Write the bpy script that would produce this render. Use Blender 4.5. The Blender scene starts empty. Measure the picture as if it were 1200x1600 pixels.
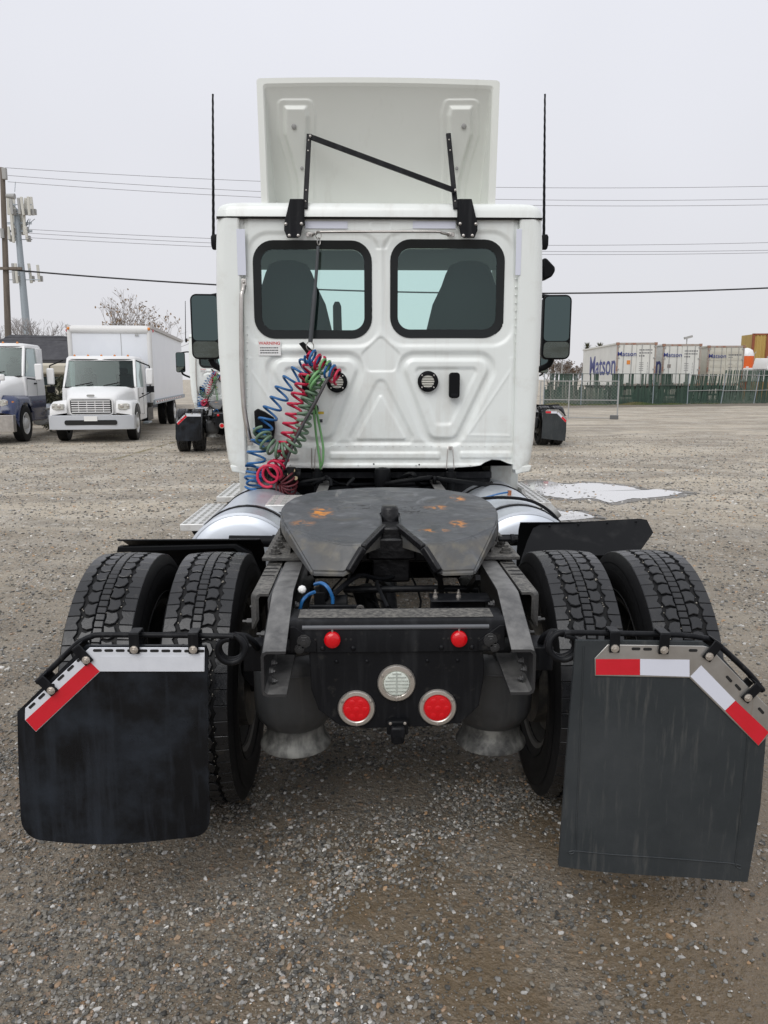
import bpy, bmesh, math, random
import numpy as np
from mathutils import Vector, Matrix
random.seed(7)
R = math.radians
sc = bpy.context.scene
COL = sc.collection

# ------------------------------------------------------------------ camera
CAM_H, CAM_X = 1.72, -0.10
PITCH = math.atan2(209.0, 1200.0); YAW = R(1.34)
cd = bpy.data.cameras.new('camera'); cam = bpy.data.objects.new('camera', cd); COL.objects.link(cam)
cam.location = (CAM_X, 0, CAM_H)
cam.rotation_euler = (R(90) - PITCH, 0, -YAW)
cd.sensor_fit = 'VERTICAL'; cd.sensor_height = 24; cd.lens = 24 * 1200 / 1600
cd.clip_start = 0.05; cd.clip_end = 3000
sc.camera = cam

# ------------------------------------------------------------------ overcast sky
SUN_EL, SUN_AZ = R(46), R(205)
w = bpy.data.worlds.new('World'); sc.world = w; w.use_nodes = True
nt = w.node_tree; nt.nodes.clear()
wo = nt.nodes.new('ShaderNodeOutputWorld'); bg = nt.nodes.new('ShaderNodeBackground')
tc = nt.nodes.new('ShaderNodeTexCoord'); sep = nt.nodes.new('ShaderNodeSeparateXYZ')
rp = nt.nodes.new('ShaderNodeValToRGB'); nz = nt.nodes.new('ShaderNodeTexNoise')
sky = nt.nodes.new('ShaderNodeTexSky'); sky.sky_type = 'NISHITA'; sky.sun_disc = False
sky.sun_elevation = SUN_EL; sky.sun_rotation = SUN_AZ
rp.color_ramp.interpolation = 'EASE'
e = rp.color_ramp.elements
e[0].position = 0.0; e[0].color = (6.95, 6.93, 7.25, 1)
e[1].position = 1.0; e[1].color = (9.3, 9.4, 9.9, 1)
m_ = e.new(0.45); m_.color = (7.6, 7.7, 8.25, 1)
nz.inputs['Scale'].default_value = 1.6; nz.inputs['Detail'].default_value = 3
mxn = nt.nodes.new('ShaderNodeMix'); mxn.data_type = 'RGBA'; mxn.blend_type = 'MULTIPLY'; mxn.inputs['Factor'].default_value = 1
nr = nt.nodes.new('ShaderNodeMapRange'); nr.inputs['From Min'].default_value = .3; nr.inputs['From Max'].default_value = .7
nr.inputs['To Min'].default_value = .95; nr.inputs['To Max'].default_value = 1.035
mxs = nt.nodes.new('ShaderNodeMix'); mxs.data_type = 'RGBA'; mxs.inputs['Factor'].default_value = 0.04
L = nt.links.new
L(tc.outputs['Generated'], sep.inputs[0]); L(sep.outputs['Z'], rp.inputs[0]); L(tc.outputs['Generated'], nz.inputs['Vector'])
L(nz.outputs['Fac'], nr.inputs[0]); L(rp.outputs[0], mxn.inputs['A']); L(nr.outputs[0], mxn.inputs['B'])
L(mxn.outputs['Result'], mxs.inputs['A']); L(sky.outputs[0], mxs.inputs['B'])
L(mxs.outputs['Result'], bg.inputs[0]); L(bg.outputs[0], wo.inputs[0]); bg.inputs[1].default_value = 0.1
sd = bpy.data.lights.new('sun', 'SUN'); sd.energy = 1.45; sd.angle = R(45); sd.color = (1, .985, .96)
sun = bpy.data.objects.new('sun', sd); COL.objects.link(sun)
sun.rotation_euler = (R(90) - SUN_EL, 0, R(180) - SUN_AZ + R(0)); sun.location = (0, 0, 30)
sun.rotation_euler = Vector((math.sin(SUN_AZ) * math.cos(SUN_EL), math.cos(SUN_AZ) * math.cos(SUN_EL), math.sin(SUN_EL))).to_track_quat('Z', 'Y').to_euler()
sc.view_settings.view_transform = 'Standard'; sc.view_settings.look = 'None'
sc.view_settings.exposure = 0.12; sc.view_settings.gamma = 1; sc.view_settings.use_curve_mapping = False
sc.render.engine = 'CYCLES'

# ------------------------------------------------------------------ measuring helper (picture point at a known distance -> place)
_f = Vector((math.sin(YAW) * math.cos(PITCH), math.cos(YAW) * math.cos(PITCH), -math.sin(PITCH)))
_r = Vector((math.cos(YAW), -math.sin(YAW), 0)); _u = _r.cross(_f)
_C = Vector((CAM_X, 0, CAM_H))
def _ray(x, y): return _f + _r * ((x - 600) / 1200) + _u * ((800 - y) / 1200)
def W(x, y, Y): d = _ray(x, y); return _C + d * (Y / d.y)
def G(x, y, Z=0.0): d = _ray(x, y); return _C + d * ((Z - CAM_H) / d.z)
def PX(v):
    v = Vector(v) - _C; d = v.dot(_f); return (600 + 1200 * v.dot(_r) / d, 800 - 1200 * v.dot(_u) / d)

# ------------------------------------------------------------------ materials
MATS = {}
def nd(nt, t, **kw):
    n = nt.nodes.new('ShaderNode' + t)
    for k, v in kw.items(): setattr(n, k, v)
    return n
def mat(name, col, rough=.5, metal=0.0, var=None, bump=None, dirt=None, spec=.5, coat=0, streak=None, emit=None, rvar=0, dust_skylight=None, film=None):
    """var=(colour2, scale, contrast)  bump=(scale, strength, distance)  dirt=(colour, scale, low, high)  streak=(colour, amount)"""
    if name in MATS: return MATS[name]
    m = bpy.data.materials.new(name); m.use_nodes = True; MATS[name] = m
    nt = m.node_tree; b = nt.nodes['Principled BSDF']; L = nt.links.new
    b.inputs['Roughness'].default_value = rough; b.inputs['Metallic'].default_value = metal
    b.inputs['Specular IOR Level'].default_value = spec
    if coat: b.inputs['Coat Weight'].default_value = coat; b.inputs['Coat Roughness'].default_value = .08
    b.inputs['Base Color'].default_value = (*col, 1)
    tc = nd(nt, 'TexCoord'); out = None
    def mix(a, bcol, fac):
        mx = nd(nt, 'Mix', data_type='RGBA')
        if a is None: mx.inputs['A'].default_value = (*col, 1)
        else: L(a, mx.inputs['A'])
        mx.inputs['B'].default_value = (*bcol, 1); L(fac, mx.inputs['Factor']); return mx.outputs['Result']
    def noise(scale, lo, hi, det=6, vec=None):
        n = nd(nt, 'TexNoise'); n.inputs['Scale'].default_value = scale; n.inputs['Detail'].default_value = det; n.inputs['Roughness'].default_value = .62
        L(vec or tc.outputs['Object'], n.inputs['Vector'])
        r = nd(nt, 'MapRange'); r.inputs['From Min'].default_value = lo; r.inputs['From Max'].default_value = hi
        L(n.outputs['Fac'], r.inputs[0]); return r.outputs[0]
    if var:
        c = var[2] if len(var) > 2 else .2
        out = mix(out, var[0], noise(var[1], .5 - c, .5 + c))
    if streak:
        mp = nd(nt, 'Mapping'); mp.inputs['Scale'].default_value = (1, 1, .09); L(tc.outputs['Object'], mp.inputs[0])
        out = mix(out, streak[0], noise(streak[1], streak[2], streak[3], 5, mp.outputs[0]))
    if dirt:
        out = mix(out, dirt[0], noise(dirt[1], dirt[2], dirt[3], 9))
    if dust_skylight:      # road dirt with painted skylight, lightening whatever faces up
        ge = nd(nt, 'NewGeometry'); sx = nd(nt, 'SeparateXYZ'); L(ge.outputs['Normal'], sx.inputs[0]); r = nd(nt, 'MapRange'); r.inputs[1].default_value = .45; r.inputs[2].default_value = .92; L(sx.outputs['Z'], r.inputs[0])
        mu = nd(nt, 'Math', operation='MULTIPLY'); L(r.outputs[0], mu.inputs[0]); L(noise(dust_skylight[1], dust_skylight[2], dust_skylight[3], 9), mu.inputs[1]); out = mix(out, dust_skylight[0], mu.outputs[0])
    if film:      # splash and road film low on the bodywork
        sx = nd(nt, 'SeparateXYZ'); L(tc.outputs['Object'], sx.inputs[0]); r = nd(nt, 'MapRange'); r.inputs[1].default_value = film[1]; r.inputs[2].default_value = film[2]; L(sx.outputs['Z'], r.inputs[0])
        mu = nd(nt, 'Math', operation='MULTIPLY'); L(r.outputs[0], mu.inputs[0]); L(noise(11, .40, .72, 9), mu.inputs[1]); out = mix(out, film[0], mu.outputs[0])
    if out is not None: L(out, b.inputs['Base Color'])
    if rvar:
        n = noise(9, .3, .7); r = nd(nt, 'MapRange'); r.inputs['To Min'].default_value = max(.03, rough - rvar); r.inputs['To Max'].default_value = min(1, rough + rvar)
        L(n, r.inputs[0]); L(r.outputs[0], b.inputs['Roughness'])
    if bump:
        n = nd(nt, 'TexNoise'); n.inputs['Scale'].default_value = bump[0]; n.inputs['Detail'].default_value = 6
        L(tc.outputs['Object'], n.inputs['Vector'])
        bp = nd(nt, 'Bump'); bp.inputs['Strength'].default_value = bump[1]; bp.inputs['Distance'].default_value = bump[2] if len(bump) > 2 else .01
        L(n.outputs['Fac'], bp.inputs['Height']); L(bp.outputs[0], b.inputs['Normal'])
    if emit: b.inputs['Emission Color'].default_value = (*emit[0], 1); b.inputs['Emission Strength'].default_value = emit[1]
    return m

def glassmat(name, tint, refl, rough=.02, col=(.9, .95, .95)):
    m = bpy.data.materials.new(name); m.use_nodes = True; MATS[name] = m
    nt = m.node_tree; nt.nodes.clear(); L = nt.links.new
    o = nd(nt, 'OutputMaterial'); t = nd(nt, 'BsdfTransparent'); g = nd(nt, 'BsdfGlossy'); mx = nd(nt, 'MixShader'); fr = nd(nt, 'Fresnel')
    t.inputs[0].default_value = (*tint, 1); g.inputs['Roughness'].default_value = rough; g.inputs[0].default_value = (*col, 1); fr.inputs[0].default_value = 1.5
    ad = nd(nt, 'Math', operation='ADD'); ad.inputs[1].default_value = refl
    L(fr.outputs[0], ad.inputs[0]); L(ad.outputs[0], mx.inputs[0]); L(t.outputs[0], mx.inputs[1]); L(g.outputs[0], mx.inputs[2]); L(mx.outputs[0], o.inputs[0])
    return m

M_WHITE = mat('white_paint', (.79, .82, .79), .28, var=((.76, .79, .76), 2.5, .25), coat=.35, bump=(3, .05, .01), dirt=((.60, .59, .54), 5, .56, .95), streak=((.66, .66, .62), 11, .54, .85), film=((.56, .55, .50), 1.5, 1.0))
M_WHITE2 = mat('white_paint_inner', (.75, .77, .725), .4, var=((.72, .74, .69), 2.0, .25), streak=((.60, .60, .55), 5, .58, .85))
M_WHITEB = mat('white_paint_far', (.78, .78, .78), .35, var=((.68, .68, .67), 1.2, .3))
M_BLACK = mat('black_paint', (.007, .0075, .009), .42, rvar=.12, spec=.16, dirt=((.055, .053, .048), 26, .60, .90), streak=((.024, .025, .027), 24, .5, .8), bump=(40, .1, .003))
M_PLAST = mat('black_plastic', (.006, .0065, .0075), .5, spec=.12, dirt=((.03, .03, .03), 9, .55, .95))
M_FRAME = mat('frame_steel', (.020, .021, .023), .42, var=((.035, .035, .036), 5, .3), bump=(70, .2, .003), dirt=((.07, .066, .06), 60, .60, .85), dust_skylight=((.155, .153, .147), 14, .25, .60))  # near-black base holds the web's painted shade, upper faces dirt and painted skylight
M_FRAMED = mat('frame_dusty', (.035, .034, .033), .6, var=((.06, .059, .056), 8, .25), dirt=((.10, .095, .085), 110, .5, .75), dust_skylight=((.165, .157, .14), 60, .40, .62), bump=(120, .5, .004))
M_CHROME = mat('chrome_steel', (.60, .575, .54), .34, .9, var=((.45, .42, .39), 14, .2))
M_STEEL = mat('stainless_plate', (.50, .49, .47), .38, .75, var=((.38, .36, .33), 12, .2), streak=((.33, .25, .17), 30, .62, .85))
M_ALU = mat('polished_aluminium', (.66, .70, .75), .42, .75, rvar=.05)
M_ALUP = mat('aluminium_tread', (.72, .72, .70), .4, .5, dirt=((.5, .48, .44), 20, .5, .8))
M_SLOT = mat('dark_slot', (.01, .01, .01), .8)
M_RUB = mat('tyre_rubber', (.007, .0072, .008), .5, spec=.14, var=((.014, .014, .0145), 5, .3), dirt=((.035, .033, .03), 30, .6, .9), bump=(60, .12, .003))  # darker copy of the tread rubber, groove shade painted into its colour
M_TREAD = mat('tread_rubber', (.010, .0108, .0125), .30, spec=.5, var=((.018, .0185, .020), 9, .2), dirt=((.06, .055, .048), 26, .60, .85), bump=(90, .2, .003), rvar=.10)
M_BAG = mat('air_bag_rubber', (.048, .050, .052), .42, spec=.5, streak=((.085, .084, .08), 22, .50, .8), dirt=((.03, .03, .03), 9, .5, .8))
M_BASE = mat('cast_aluminium', (.26, .26, .24), .6, .3, var=((.045, .045, .045), 9, .10), streak=((.08, .08, .075), 20, .45, .7))
M_FLAP1 = mat('mudflap_rubber', (.0050, .0056, .007), .36, spec=.25, streak=((.028, .033, .042), 16, .5, .8), dirt=((.020, .025, .033), 5.5, .46, .72), bump=(25, .12, .006), rvar=.12)
M_FLAP2 = mat('mudflap_rubber_grey', (.031, .036, .039), .5, spec=.25, streak=((.085, .086, .082), 60, .55, .80), dirt=((.046, .051, .054), 3.5, .42, .7), bump=(30, .15, .006), rvar=.12)
M_RED = mat('red_reflector', (.62, .012, .03), .25, coat=.4, var=((.55, .01, .02), 20, .3))
M_SILV = mat('white_reflector', (.68, .70, .74), .3, var=((.6, .62, .66), 30, .3), streak=((.55, .47, .36), 18, .66, .9))
M_SILV2 = mat('lavender_reflector', (.66, .68, .76), .3)
M_LENS = mat('red_lens', (.46, .002, .006), .15, coat=.2, emit=((1, .003, .012), .10))
M_LENSC = mat('clear_lens', (.72, .76, .70), .12, coat=.6, var=((.5, .54, .48), 60, .2))
M_BEZEL = mat('stainless_bezel', (.62, .58, .53), .3, .8)
M_BLUE = mat('blue_hose', (.012, .11, .30), .38)
M_REDH = mat('red_hose', (.50, .008, .05), .38)
M_GREEN = mat('green_hose', (.085, .17, .085), .42)
M_GREEN2 = mat('bright_green_hose', (.16, .36, .14), .4)
M_GREYH = mat('grey_hose', (.055, .052, .055), .45)
M_DRED = mat('dark_red_hose', (.10, .012, .018), .45)
M_SEAT = mat('seat_cloth', (.020, .026, .026), .85, spec=.2)
M_INT = mat('cab_interior', (.05, .055, .056), .8)
M_FRIT = mat('window_frit', (.008, .010, .010), .2, spec=.3)
M_WGLASS = glassmat('tinted_glass', (.74, .92, .88), .035, col=(.72, .92, .90))
M_WSHIELD = glassmat('windshield_glass', (.90, 1.0, .97), .0)
M_MIRROR = mat('mirror_glass', (.085, .115, .115), .03, 1.0); M_MIRROR2 = mat('convex_mirror', (.22, .27, .27), .02, 1.0)
M_GLASSB = mat('far_window_glass', (.045, .06, .062), .06, coat=.5)
M_WOOD = mat('pole_wood', (.17, .14, .115), .85, streak=((.10, .085, .07), 8, .4, .65))
M_GALV = mat('galvanised', (.30, .34, .37), .5, .3)
M_GREY = mat('grey_fitting', (.34, .34, .33), .6)
M_WIRE = mat('wire', (.16, .16, .17), .7)
M_CABLE = mat('black_cable', (.02, .02, .022), .7)
M_PAPER = mat('label_white', (.78, .78, .76), .5)
M_TXTR = mat('label_red', (.55, .03, .03), .5)
M_TXTK = mat('label_dark', (.06, .06, .07), .5)
M_RUST = mat('rusty_steel', (.22, .10, .05), .7)
M_AMBER = mat('amber_lens', (.65, .22, .03), .2, coat=.4)
M_NAVY = mat('navy_paint', (.012, .025, .085), .25, coat=.5)

# ------------------------------------------------------------------ mesh builder
ORG = Vector((0, 0, 0))
def setorg(v):
    global ORG; ORG = Vector(v)
def frame_axes(d):
    d = d.normalized(); a = Vector((0, 0, 1)) if abs(d.z) < .9 else Vector((1, 0, 0))
    x = d.cross(a).normalized(); y = d.cross(x).normalized(); return x, y
class MB:
    def __init__(s): s.v = []; s.f = []
    def add(s, vs, fs):
        k = len(s.v); s.v += [Vector(v) for v in vs]; s.f += [tuple(i + k for i in f) for f in fs]; return s
    def box(s, x0, x1, y0, y1, z0, z1):
        return s.add([(x, y, z) for x in (x0, x1) for y in (y0, y1) for z in (z0, z1)],
                     [(0, 1, 3, 2), (4, 6, 7, 5), (0, 4, 5, 1), (2, 3, 7, 6), (0, 2, 6, 4), (1, 5, 7, 3)])
    def obox(s, c, sx, sy, sz, rot=None):
        b = MB().box(-sx / 2, sx / 2, -sy / 2, sy / 2, -sz / 2, sz / 2)
        m = rot or Matrix.Identity(3); return s.add([m @ v + Vector(c) for v in b.v], b.f)
    def bar(s, p0, p1, wd, th, up=(0, 0, 1)):
        p0 = Vector(p0); p1 = Vector(p1); d = (p1 - p0); l = d.length; d.normalize(); x = d.cross(Vector(up)).normalized(); z = x.cross(d)
        return s.obox((p0 + p1) / 2, wd, l, th, Matrix((x, d, z)).transposed())
    def cyl(s, p0, p1, r, r2=None, n=16, caps=True):
        p0 = Vector(p0); p1 = Vector(p1); r2 = r if r2 is None else r2; x, y = frame_axes(p1 - p0)
        vs = []
        for p, q in ((p0, r), (p1, r2)):
            vs += [p + (x * math.cos(2 * math.pi * i / n) + y * math.sin(2 * math.pi * i / n)) * q for i in range(n)]
        fs = [(i, (i + 1) % n, n + (i + 1) % n, n + i) for i in range(n)]
        if caps: fs += [tuple(range(n - 1, -1, -1)), tuple(range(n, 2 * n))]
        return s.add(vs, fs)
    def tube(s, pts, r, n=8, caps=True):
        pts = [Vector(p) for p in pts]; N = len(pts); vs = []; x = None
        for i, p in enumerate(pts):
            t = (pts[min(i + 1, N - 1)] - pts[max(i - 1, 0)])
            if t.length < 1e-9: t = Vector((0, 0, 1))
            t.normalize()
            if x is None: x, y = frame_axes(t)
            else:
                x = (x - t * x.dot(t)); x.normalize(); y = t.cross(x)
            rr = r[i] if isinstance(r, (list, tuple)) else r
            vs += [p + (x * math.cos(2 * math.pi * k / n) + y * math.sin(2 * math.pi * k / n)) * rr for k in range(n)]
        fs = [(i * n + k, i * n + (k + 1) % n, (i + 1) * n + (k + 1) % n, (i + 1) * n + k) for i in range(N - 1) for k in range(n)]
        if caps: fs += [tuple(range(n - 1, -1, -1)), tuple((N - 1) * n + k for k in range(n))]
        return s.add(vs, fs)
    def prism(s, poly, axis, a, b):
        def P(u, v, t): return {'y': (u, t, v), 'x': (t, u, v), 'z': (u, v, t)}[axis]
        n = len(poly); vs = [P(*p, a) for p in poly] + [P(*p, b) for p in poly]
        return s.add(vs, [tuple(range(n)), tuple(range(2 * n - 1, n - 1, -1))] + [(i, n + i, n + (i + 1) % n, (i + 1) % n) for i in range(n)])
    def lathe(s, prof, c, axis='z', n=32, closed=False):
        """prof: (radius, position along axis)"""
        vs = []; c = Vector(c)
        for r, t in prof:
            for i in range(n):
                a = 2 * math.pi * i / n; u, v = r * math.cos(a), r * math.sin(a)
                vs.append(c + Vector({'z': (u, v, t), 'x': (t, u, v), 'y': (u, t, v)}[axis]))
        m = len(prof); fs = [(j * n + i, j * n + (i + 1) % n, (j + 1) * n + (i + 1) % n, (j + 1) * n + i) for j in range(m - 1) for i in range(n)]
        if closed: fs += [((m - 1) * n + i, (m - 1) * n + (i + 1) % n, (i + 1) % n, i) for i in range(n)]
        return s.add(vs, fs)
    def loft(s, rings, closed=True, cap0=False, cap1=False):
        n = len(rings[0]); vs = [p for r in rings for p in r]; e = n if closed else n - 1
        fs = [(j * n + i, j * n + (i + 1) % n, (j + 1) * n + (i + 1) % n, (j + 1) * n + i) for j in range(len(rings) - 1) for i in range(e)]
        if cap0: fs.append(tuple(range(n)))
        if cap1: fs.append(tuple((len(rings) - 1) * n + i for i in range(n)))
        return s.add(vs, fs)
    def dome(s, c, d, r, h, n=8):
        """low round head standing on a surface, facing d"""
        c = Vector(c); d = Vector(d).normalized(); x, y = frame_axes(d); vs = []
        for q, t in ((1, 0), (.8, .6), (.35, .95)):
            vs += [c + (x * math.cos(2 * math.pi * i / n) + y * math.sin(2 * math.pi * i / n)) * r * q + d * h * t for i in range(n)]
        return s.add(vs, [(j * n + i, j * n + (i + 1) % n, (j + 1) * n + (i + 1) % n, (j + 1) * n + i) for j in range(2) for i in range(n)] + [tuple(2 * n + i for i in range(n))])
    def build(s, name, mt, parent=None, smooth=None, bevel=0, seg=2, org=None, fixn=True, **props):
        me = bpy.data.meshes.new(name); o_ = ORG if org is None else Vector(org)
        me.from_pydata([tuple(v - o_) for v in s.v], [], s.f); me.validate()
        if fixn:
            bm = bmesh.new(); bm.from_mesh(me); bmesh.ops.recalc_face_normals(bm, faces=bm.faces); bm.to_mesh(me); bm.free()
        if smooth is not None:
            me.shade_smooth()
            if smooth < 180: me.set_sharp_from_angle(angle=R(smooth))
        me.materials.append(mt)
        o = bpy.data.objects.new(name, me); COL.objects.link(o)
        if parent is not None: o.parent = parent
        else: o.location = o_
        if bevel:
            bv = o.modifiers.new('bevel', 'BEVEL'); bv.width = bevel; bv.segments = seg; bv.limit_method = 'ANGLE'; bv.angle_limit = R(35)
            if smooth is None: me.shade_smooth(); me.set_sharp_from_angle(angle=R(45)); bv.harden_normals = False
        for k, v in props.items(): o[k] = v
        return o
def tag(o, label, cat, group=None, kind=None):
    if label: o['label'] = label
    if cat: o['category'] = cat
    if group: o['group'] = group
    if kind: o['kind'] = kind
    return o
def empty(name, loc, label, cat, rz=0, group=None):
    o = bpy.data.objects.new(name, None); COL.objects.link(o); o.location = loc; o.rotation_euler = (0, 0, rz); o.empty_display_size = .2
    return tag(o, label, cat, group)
def struct(o): o['kind'] = 'structure'; return o
def copy_tree(o, parent=None):
    c = o.copy(); COL.objects.link(c); c.parent = parent
    for ch in list(o.children): copy_tree(ch, c)
    return c
def rrect(cx, cy, w_, h_, r, k=5):
    p = []
    for sx, sy, a0 in ((1, 1, 0), (-1, 1, 90), (-1, -1, 180), (1, -1, 270)):
        for i in range(k + 1):
            a = R(a0 + 90 * i / k); p.append((cx + sx * (w_ / 2 - r) + r * math.cos(a), cy + sy * (h_ / 2 - r) + r * math.sin(a)))
    return p
def smooth_path(pts, sub=8):
    pts = [Vector(p) for p in pts]; out = []
    for i in range(len(pts) - 1):
        p0 = pts[max(i - 1, 0)]; p1 = pts[i]; p2 = pts[i + 1]; p3 = pts[min(i + 2, len(pts) - 1)]
        for k in range(sub):
            t = k / sub
            out.append(.5 * ((2 * p1) + (p2 - p0) * t + (2 * p0 - 5 * p1 + 4 * p2 - p3) * t * t + (3 * p1 - p0 - 3 * p2 + p3) * t ** 3))
    out.append(pts[-1]); return out
def text_mesh(name, txt, size, mt, parent, loc, rot, sx=1, off=0, bold=0):
    cu = bpy.data.curves.new(name, 'FONT'); cu.body = txt; cu.size = size; cu.align_x = 'CENTER'; cu.align_y = 'CENTER'; cu.offset = bold
    to = bpy.data.objects.new(name, cu); COL.objects.link(to)
    me = bpy.data.meshes.new_from_object(to.evaluated_get(bpy.context.evaluated_depsgraph_get()))
    COL.objects.unlink(to); bpy.data.objects.remove(to)
    me.materials.clear(); me.materials.append(mt)
    o = bpy.data.objects.new(name, me); COL.objects.link(o); o.parent = parent; o.location = loc; o.rotation_euler = rot; o.scale = (sx, 1, 1)
    return o
# ------------------------------------------------------------------ ground
def ground_material():
    m = bpy.data.materials.new('gravel_ground'); m.use_nodes = True; nt = m.node_tree; L = nt.links.new; b = nt.nodes['Principled BSDF']
    tc = nd(nt, 'TexCoord'); P = tc.outputs['Object']
    def noise(s, d=5, r=.6, vec=None):
        n = nd(nt, 'TexNoise'); n.inputs['Scale'].default_value = s; n.inputs['Detail'].default_value = d; n.inputs['Roughness'].default_value = r; L(vec or P, n.inputs['Vector']); return n.outputs['Fac']
    def rng(v, a, b_, c=0, d=1):
        r = nd(nt, 'MapRange'); r.inputs[1].default_value = a; r.inputs[2].default_value = b_; r.inputs[3].default_value = c; r.inputs[4].default_value = d; L(v, r.inputs[0]); return r.outputs[0]
    def mix(a, b_, f):
        x = nd(nt, 'Mix', data_type='RGBA')
        for k, q in (('A', a), ('B', b_)):
            if isinstance(q, tuple): x.inputs[k].default_value = (*q, 1)
            else: L(q, x.inputs[k])
        if isinstance(f, float): x.inputs['Factor'].default_value = f
        else: L(f, x.inputs['Factor'])
        return x.outputs['Result']
    def math_(op, a, b_):
        x = nd(nt, 'Math', operation=op)
        for k, q in ((0, a), (1, b_)):
            if isinstance(q, (int, float)): x.inputs[k].default_value = q
            else: L(q, x.inputs[k])
        return x.outputs[0]
    # packed fines
    fines = mix((.15, .122, .088), (.235, .20, .155), rng(noise(2.2), .35, .65))
    fines = mix(fines, (.10, .085, .066), rng(noise(38, 4), .5, .75))
    # stones of three sizes
    cols = []; hs = []
    for s in (34.0, 75.0, 160.0):
        v = nd(nt, 'TexVoronoi'); v.inputs['Scale'].default_value = s; v.inputs['Randomness'].default_value = 1
        dist = nd(nt, 'VectorMath', operation='ADD'); nn = nd(nt, 'TexNoise'); nn.inputs['Scale'].default_value = s * 1.5; L(P, nn.inputs['Vector'])
        sc_ = nd(nt, 'VectorMath', operation='SCALE'); sc_.inputs['Scale'].default_value = .35 / s; L(nn.outputs['Color'], sc_.inputs[0]); L(P, dist.inputs[0]); L(sc_.outputs[0], dist.inputs[1]); L(dist.outputs[0], v.inputs['Vector'])
        sp = nd(nt, 'SeparateColor'); L(v.outputs['Color'], sp.inputs[0])
        rp = nd(nt, 'ValToRGB'); L(sp.outputs[0], rp.inputs[0]); e = rp.color_ramp.elements
        e[0].color = (.075, .072, .066, 1); e[1].position = .98; e[1].color = (.55, .54, .50, 1)
        for p_, c_ in ((.25, (.14, .132, .115, 1)), (.5, (.22, .205, .175, 1)), (.68, (.25, .215, .165, 1)), (.78, (.29, .17, .09, 1)), (.84, (.23, .225, .21, 1)), (.93, (.34, .33, .30, 1))):
            q = e.new(p_); q.color = c_
        cols.append((rp.outputs[0], rng(v.outputs['Distance'], .30, .42, 1, 0), sp.outputs[1])); hs.append(rng(v.outputs['Distance'], .05, .55, 1, 0))
    c = fines
    patch = rng(noise(1.15, 6, .65), .40, .60)
    for (col, msk, sel), thr, k in zip(reversed(cols), (.25, .40, .62), (1, 1, 1)):
        s1 = math_('GREATER_THAN', sel, math_('SUBTRACT', thr + .18, math_('MULTIPLY', patch, .45)))
        c = mix(c, col, math_('MULTIPLY', math_('MULTIPLY', msk, s1), .95))
    # wheel tracks: drier bands that wander, on coordinates pushed about by slow noise
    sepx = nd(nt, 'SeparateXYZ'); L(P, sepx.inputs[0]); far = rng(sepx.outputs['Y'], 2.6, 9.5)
    wn = nd(nt, 'TexNoise'); wn.inputs['Scale'].default_value = .10; wn.inputs['Detail'].default_value = 3; L(P, wn.inputs['Vector'])
    ws = nd(nt, 'VectorMath', operation='SCALE'); ws.inputs['Scale'].default_value = 9; L(wn.outputs['Color'], ws.inputs[0]); wa = nd(nt, 'VectorMath', operation='ADD'); L(P, wa.inputs[0]); L(ws.outputs[0], wa.inputs[1])
    def bandn(rot, sx, sy, lo, hi):
        mp = nd(nt, 'Mapping'); mp.inputs['Rotation'].default_value = (0, 0, R(rot)); mp.inputs['Scale'].default_value = (sx, sy, 1); L(wa.outputs[0], mp.inputs[0])
        return rng(noise(1.0, 9, .68, mp.outputs[0]), lo, hi)
    c = mix(c, (.37, .325, .255), math_('MULTIPLY', math_('MULTIPLY', bandn(-22, .16, .8, .44, .60), .80), far))
    c = mix(c, (.12, .107, .09), math_('MULTIPLY', math_('MULTIPLY', bandn(16, .22, 1.3, .50, .64), .75), far))
    c = mix(c, (.40, .38, .34), math_('MULTIPLY', math_('MULTIPLY', rng(noise(.9, 10, .75), .48, .66), .5), far))
    # pebble glints that survive at a distance
    for s_, k_ in ((4.5, .45), (9.0, .7), (22.0, .6)):
        v = nd(nt, 'TexVoronoi'); v.inputs['Scale'].default_value = s_; L(P, v.inputs['Vector']); sp = nd(nt, 'SeparateColor'); L(v.outputs['Color'], sp.inputs[0])
        msk = math_('MULTIPLY', rng(v.outputs['Distance'], .30, .18), far)
        c = mix(c, (.46, .44, .40), math_('MULTIPLY', math_('MULTIPLY', msk, math_('GREATER_THAN', sp.outputs[0], .72)), k_)); c = mix(c, (.09, .083, .073), math_('MULTIPLY', math_('MULTIPLY', msk, math_('GREATER_THAN', sp.outputs[1], .70)), k_))
    c = mix(c, (.40, .36, .29), math_('MULTIPLY', far, .16)); vs_ = nd(nt, 'VectorMath', operation='SCALE'); L(c, vs_.inputs[0]); L(rng(far, 0, 1, 1, 1.42), vs_.inputs['Scale']); c = vs_.outputs[0]  # colour painted brighter with distance, standing in for sky seen at a grazing angle
    wetn = rng(noise(.75, 5, .6), .44, .58); near = rng(sepx.outputs['Y'], 4.6, 2.6)
    rx = rng(sepx.outputs['X'], .05, .7); wet = math_('MULTIPLY', wetn, near)
    wet = math_('MAXIMUM', wet, math_('MULTIPLY', math_('MULTIPLY', rx, near), rng(noise(1.6, 4), .34, .52)))
    c = mix(c, (.130, .094, .055), math_('MULTIPLY', wet, .80))
    L(c, b.inputs['Base Color'])
    L(rng(wet, 0, 1, .80, .27), b.inputs['Roughness']); b.inputs['Specular IOR Level'].default_value = .4
    h = math_('ADD', math_('MULTIPLY', hs[0], .9), math_('MULTIPLY', hs[1], .5)); h = math_('ADD', h, math_('MULTIPLY', hs[2], .25)); h = math_('ADD', h, math_('MULTIPLY', noise(3, 8, .7), 2.0)); h = math_('ADD', h, math_('MULTIPLY', noise(7, 6, .8), 3.0))
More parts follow.
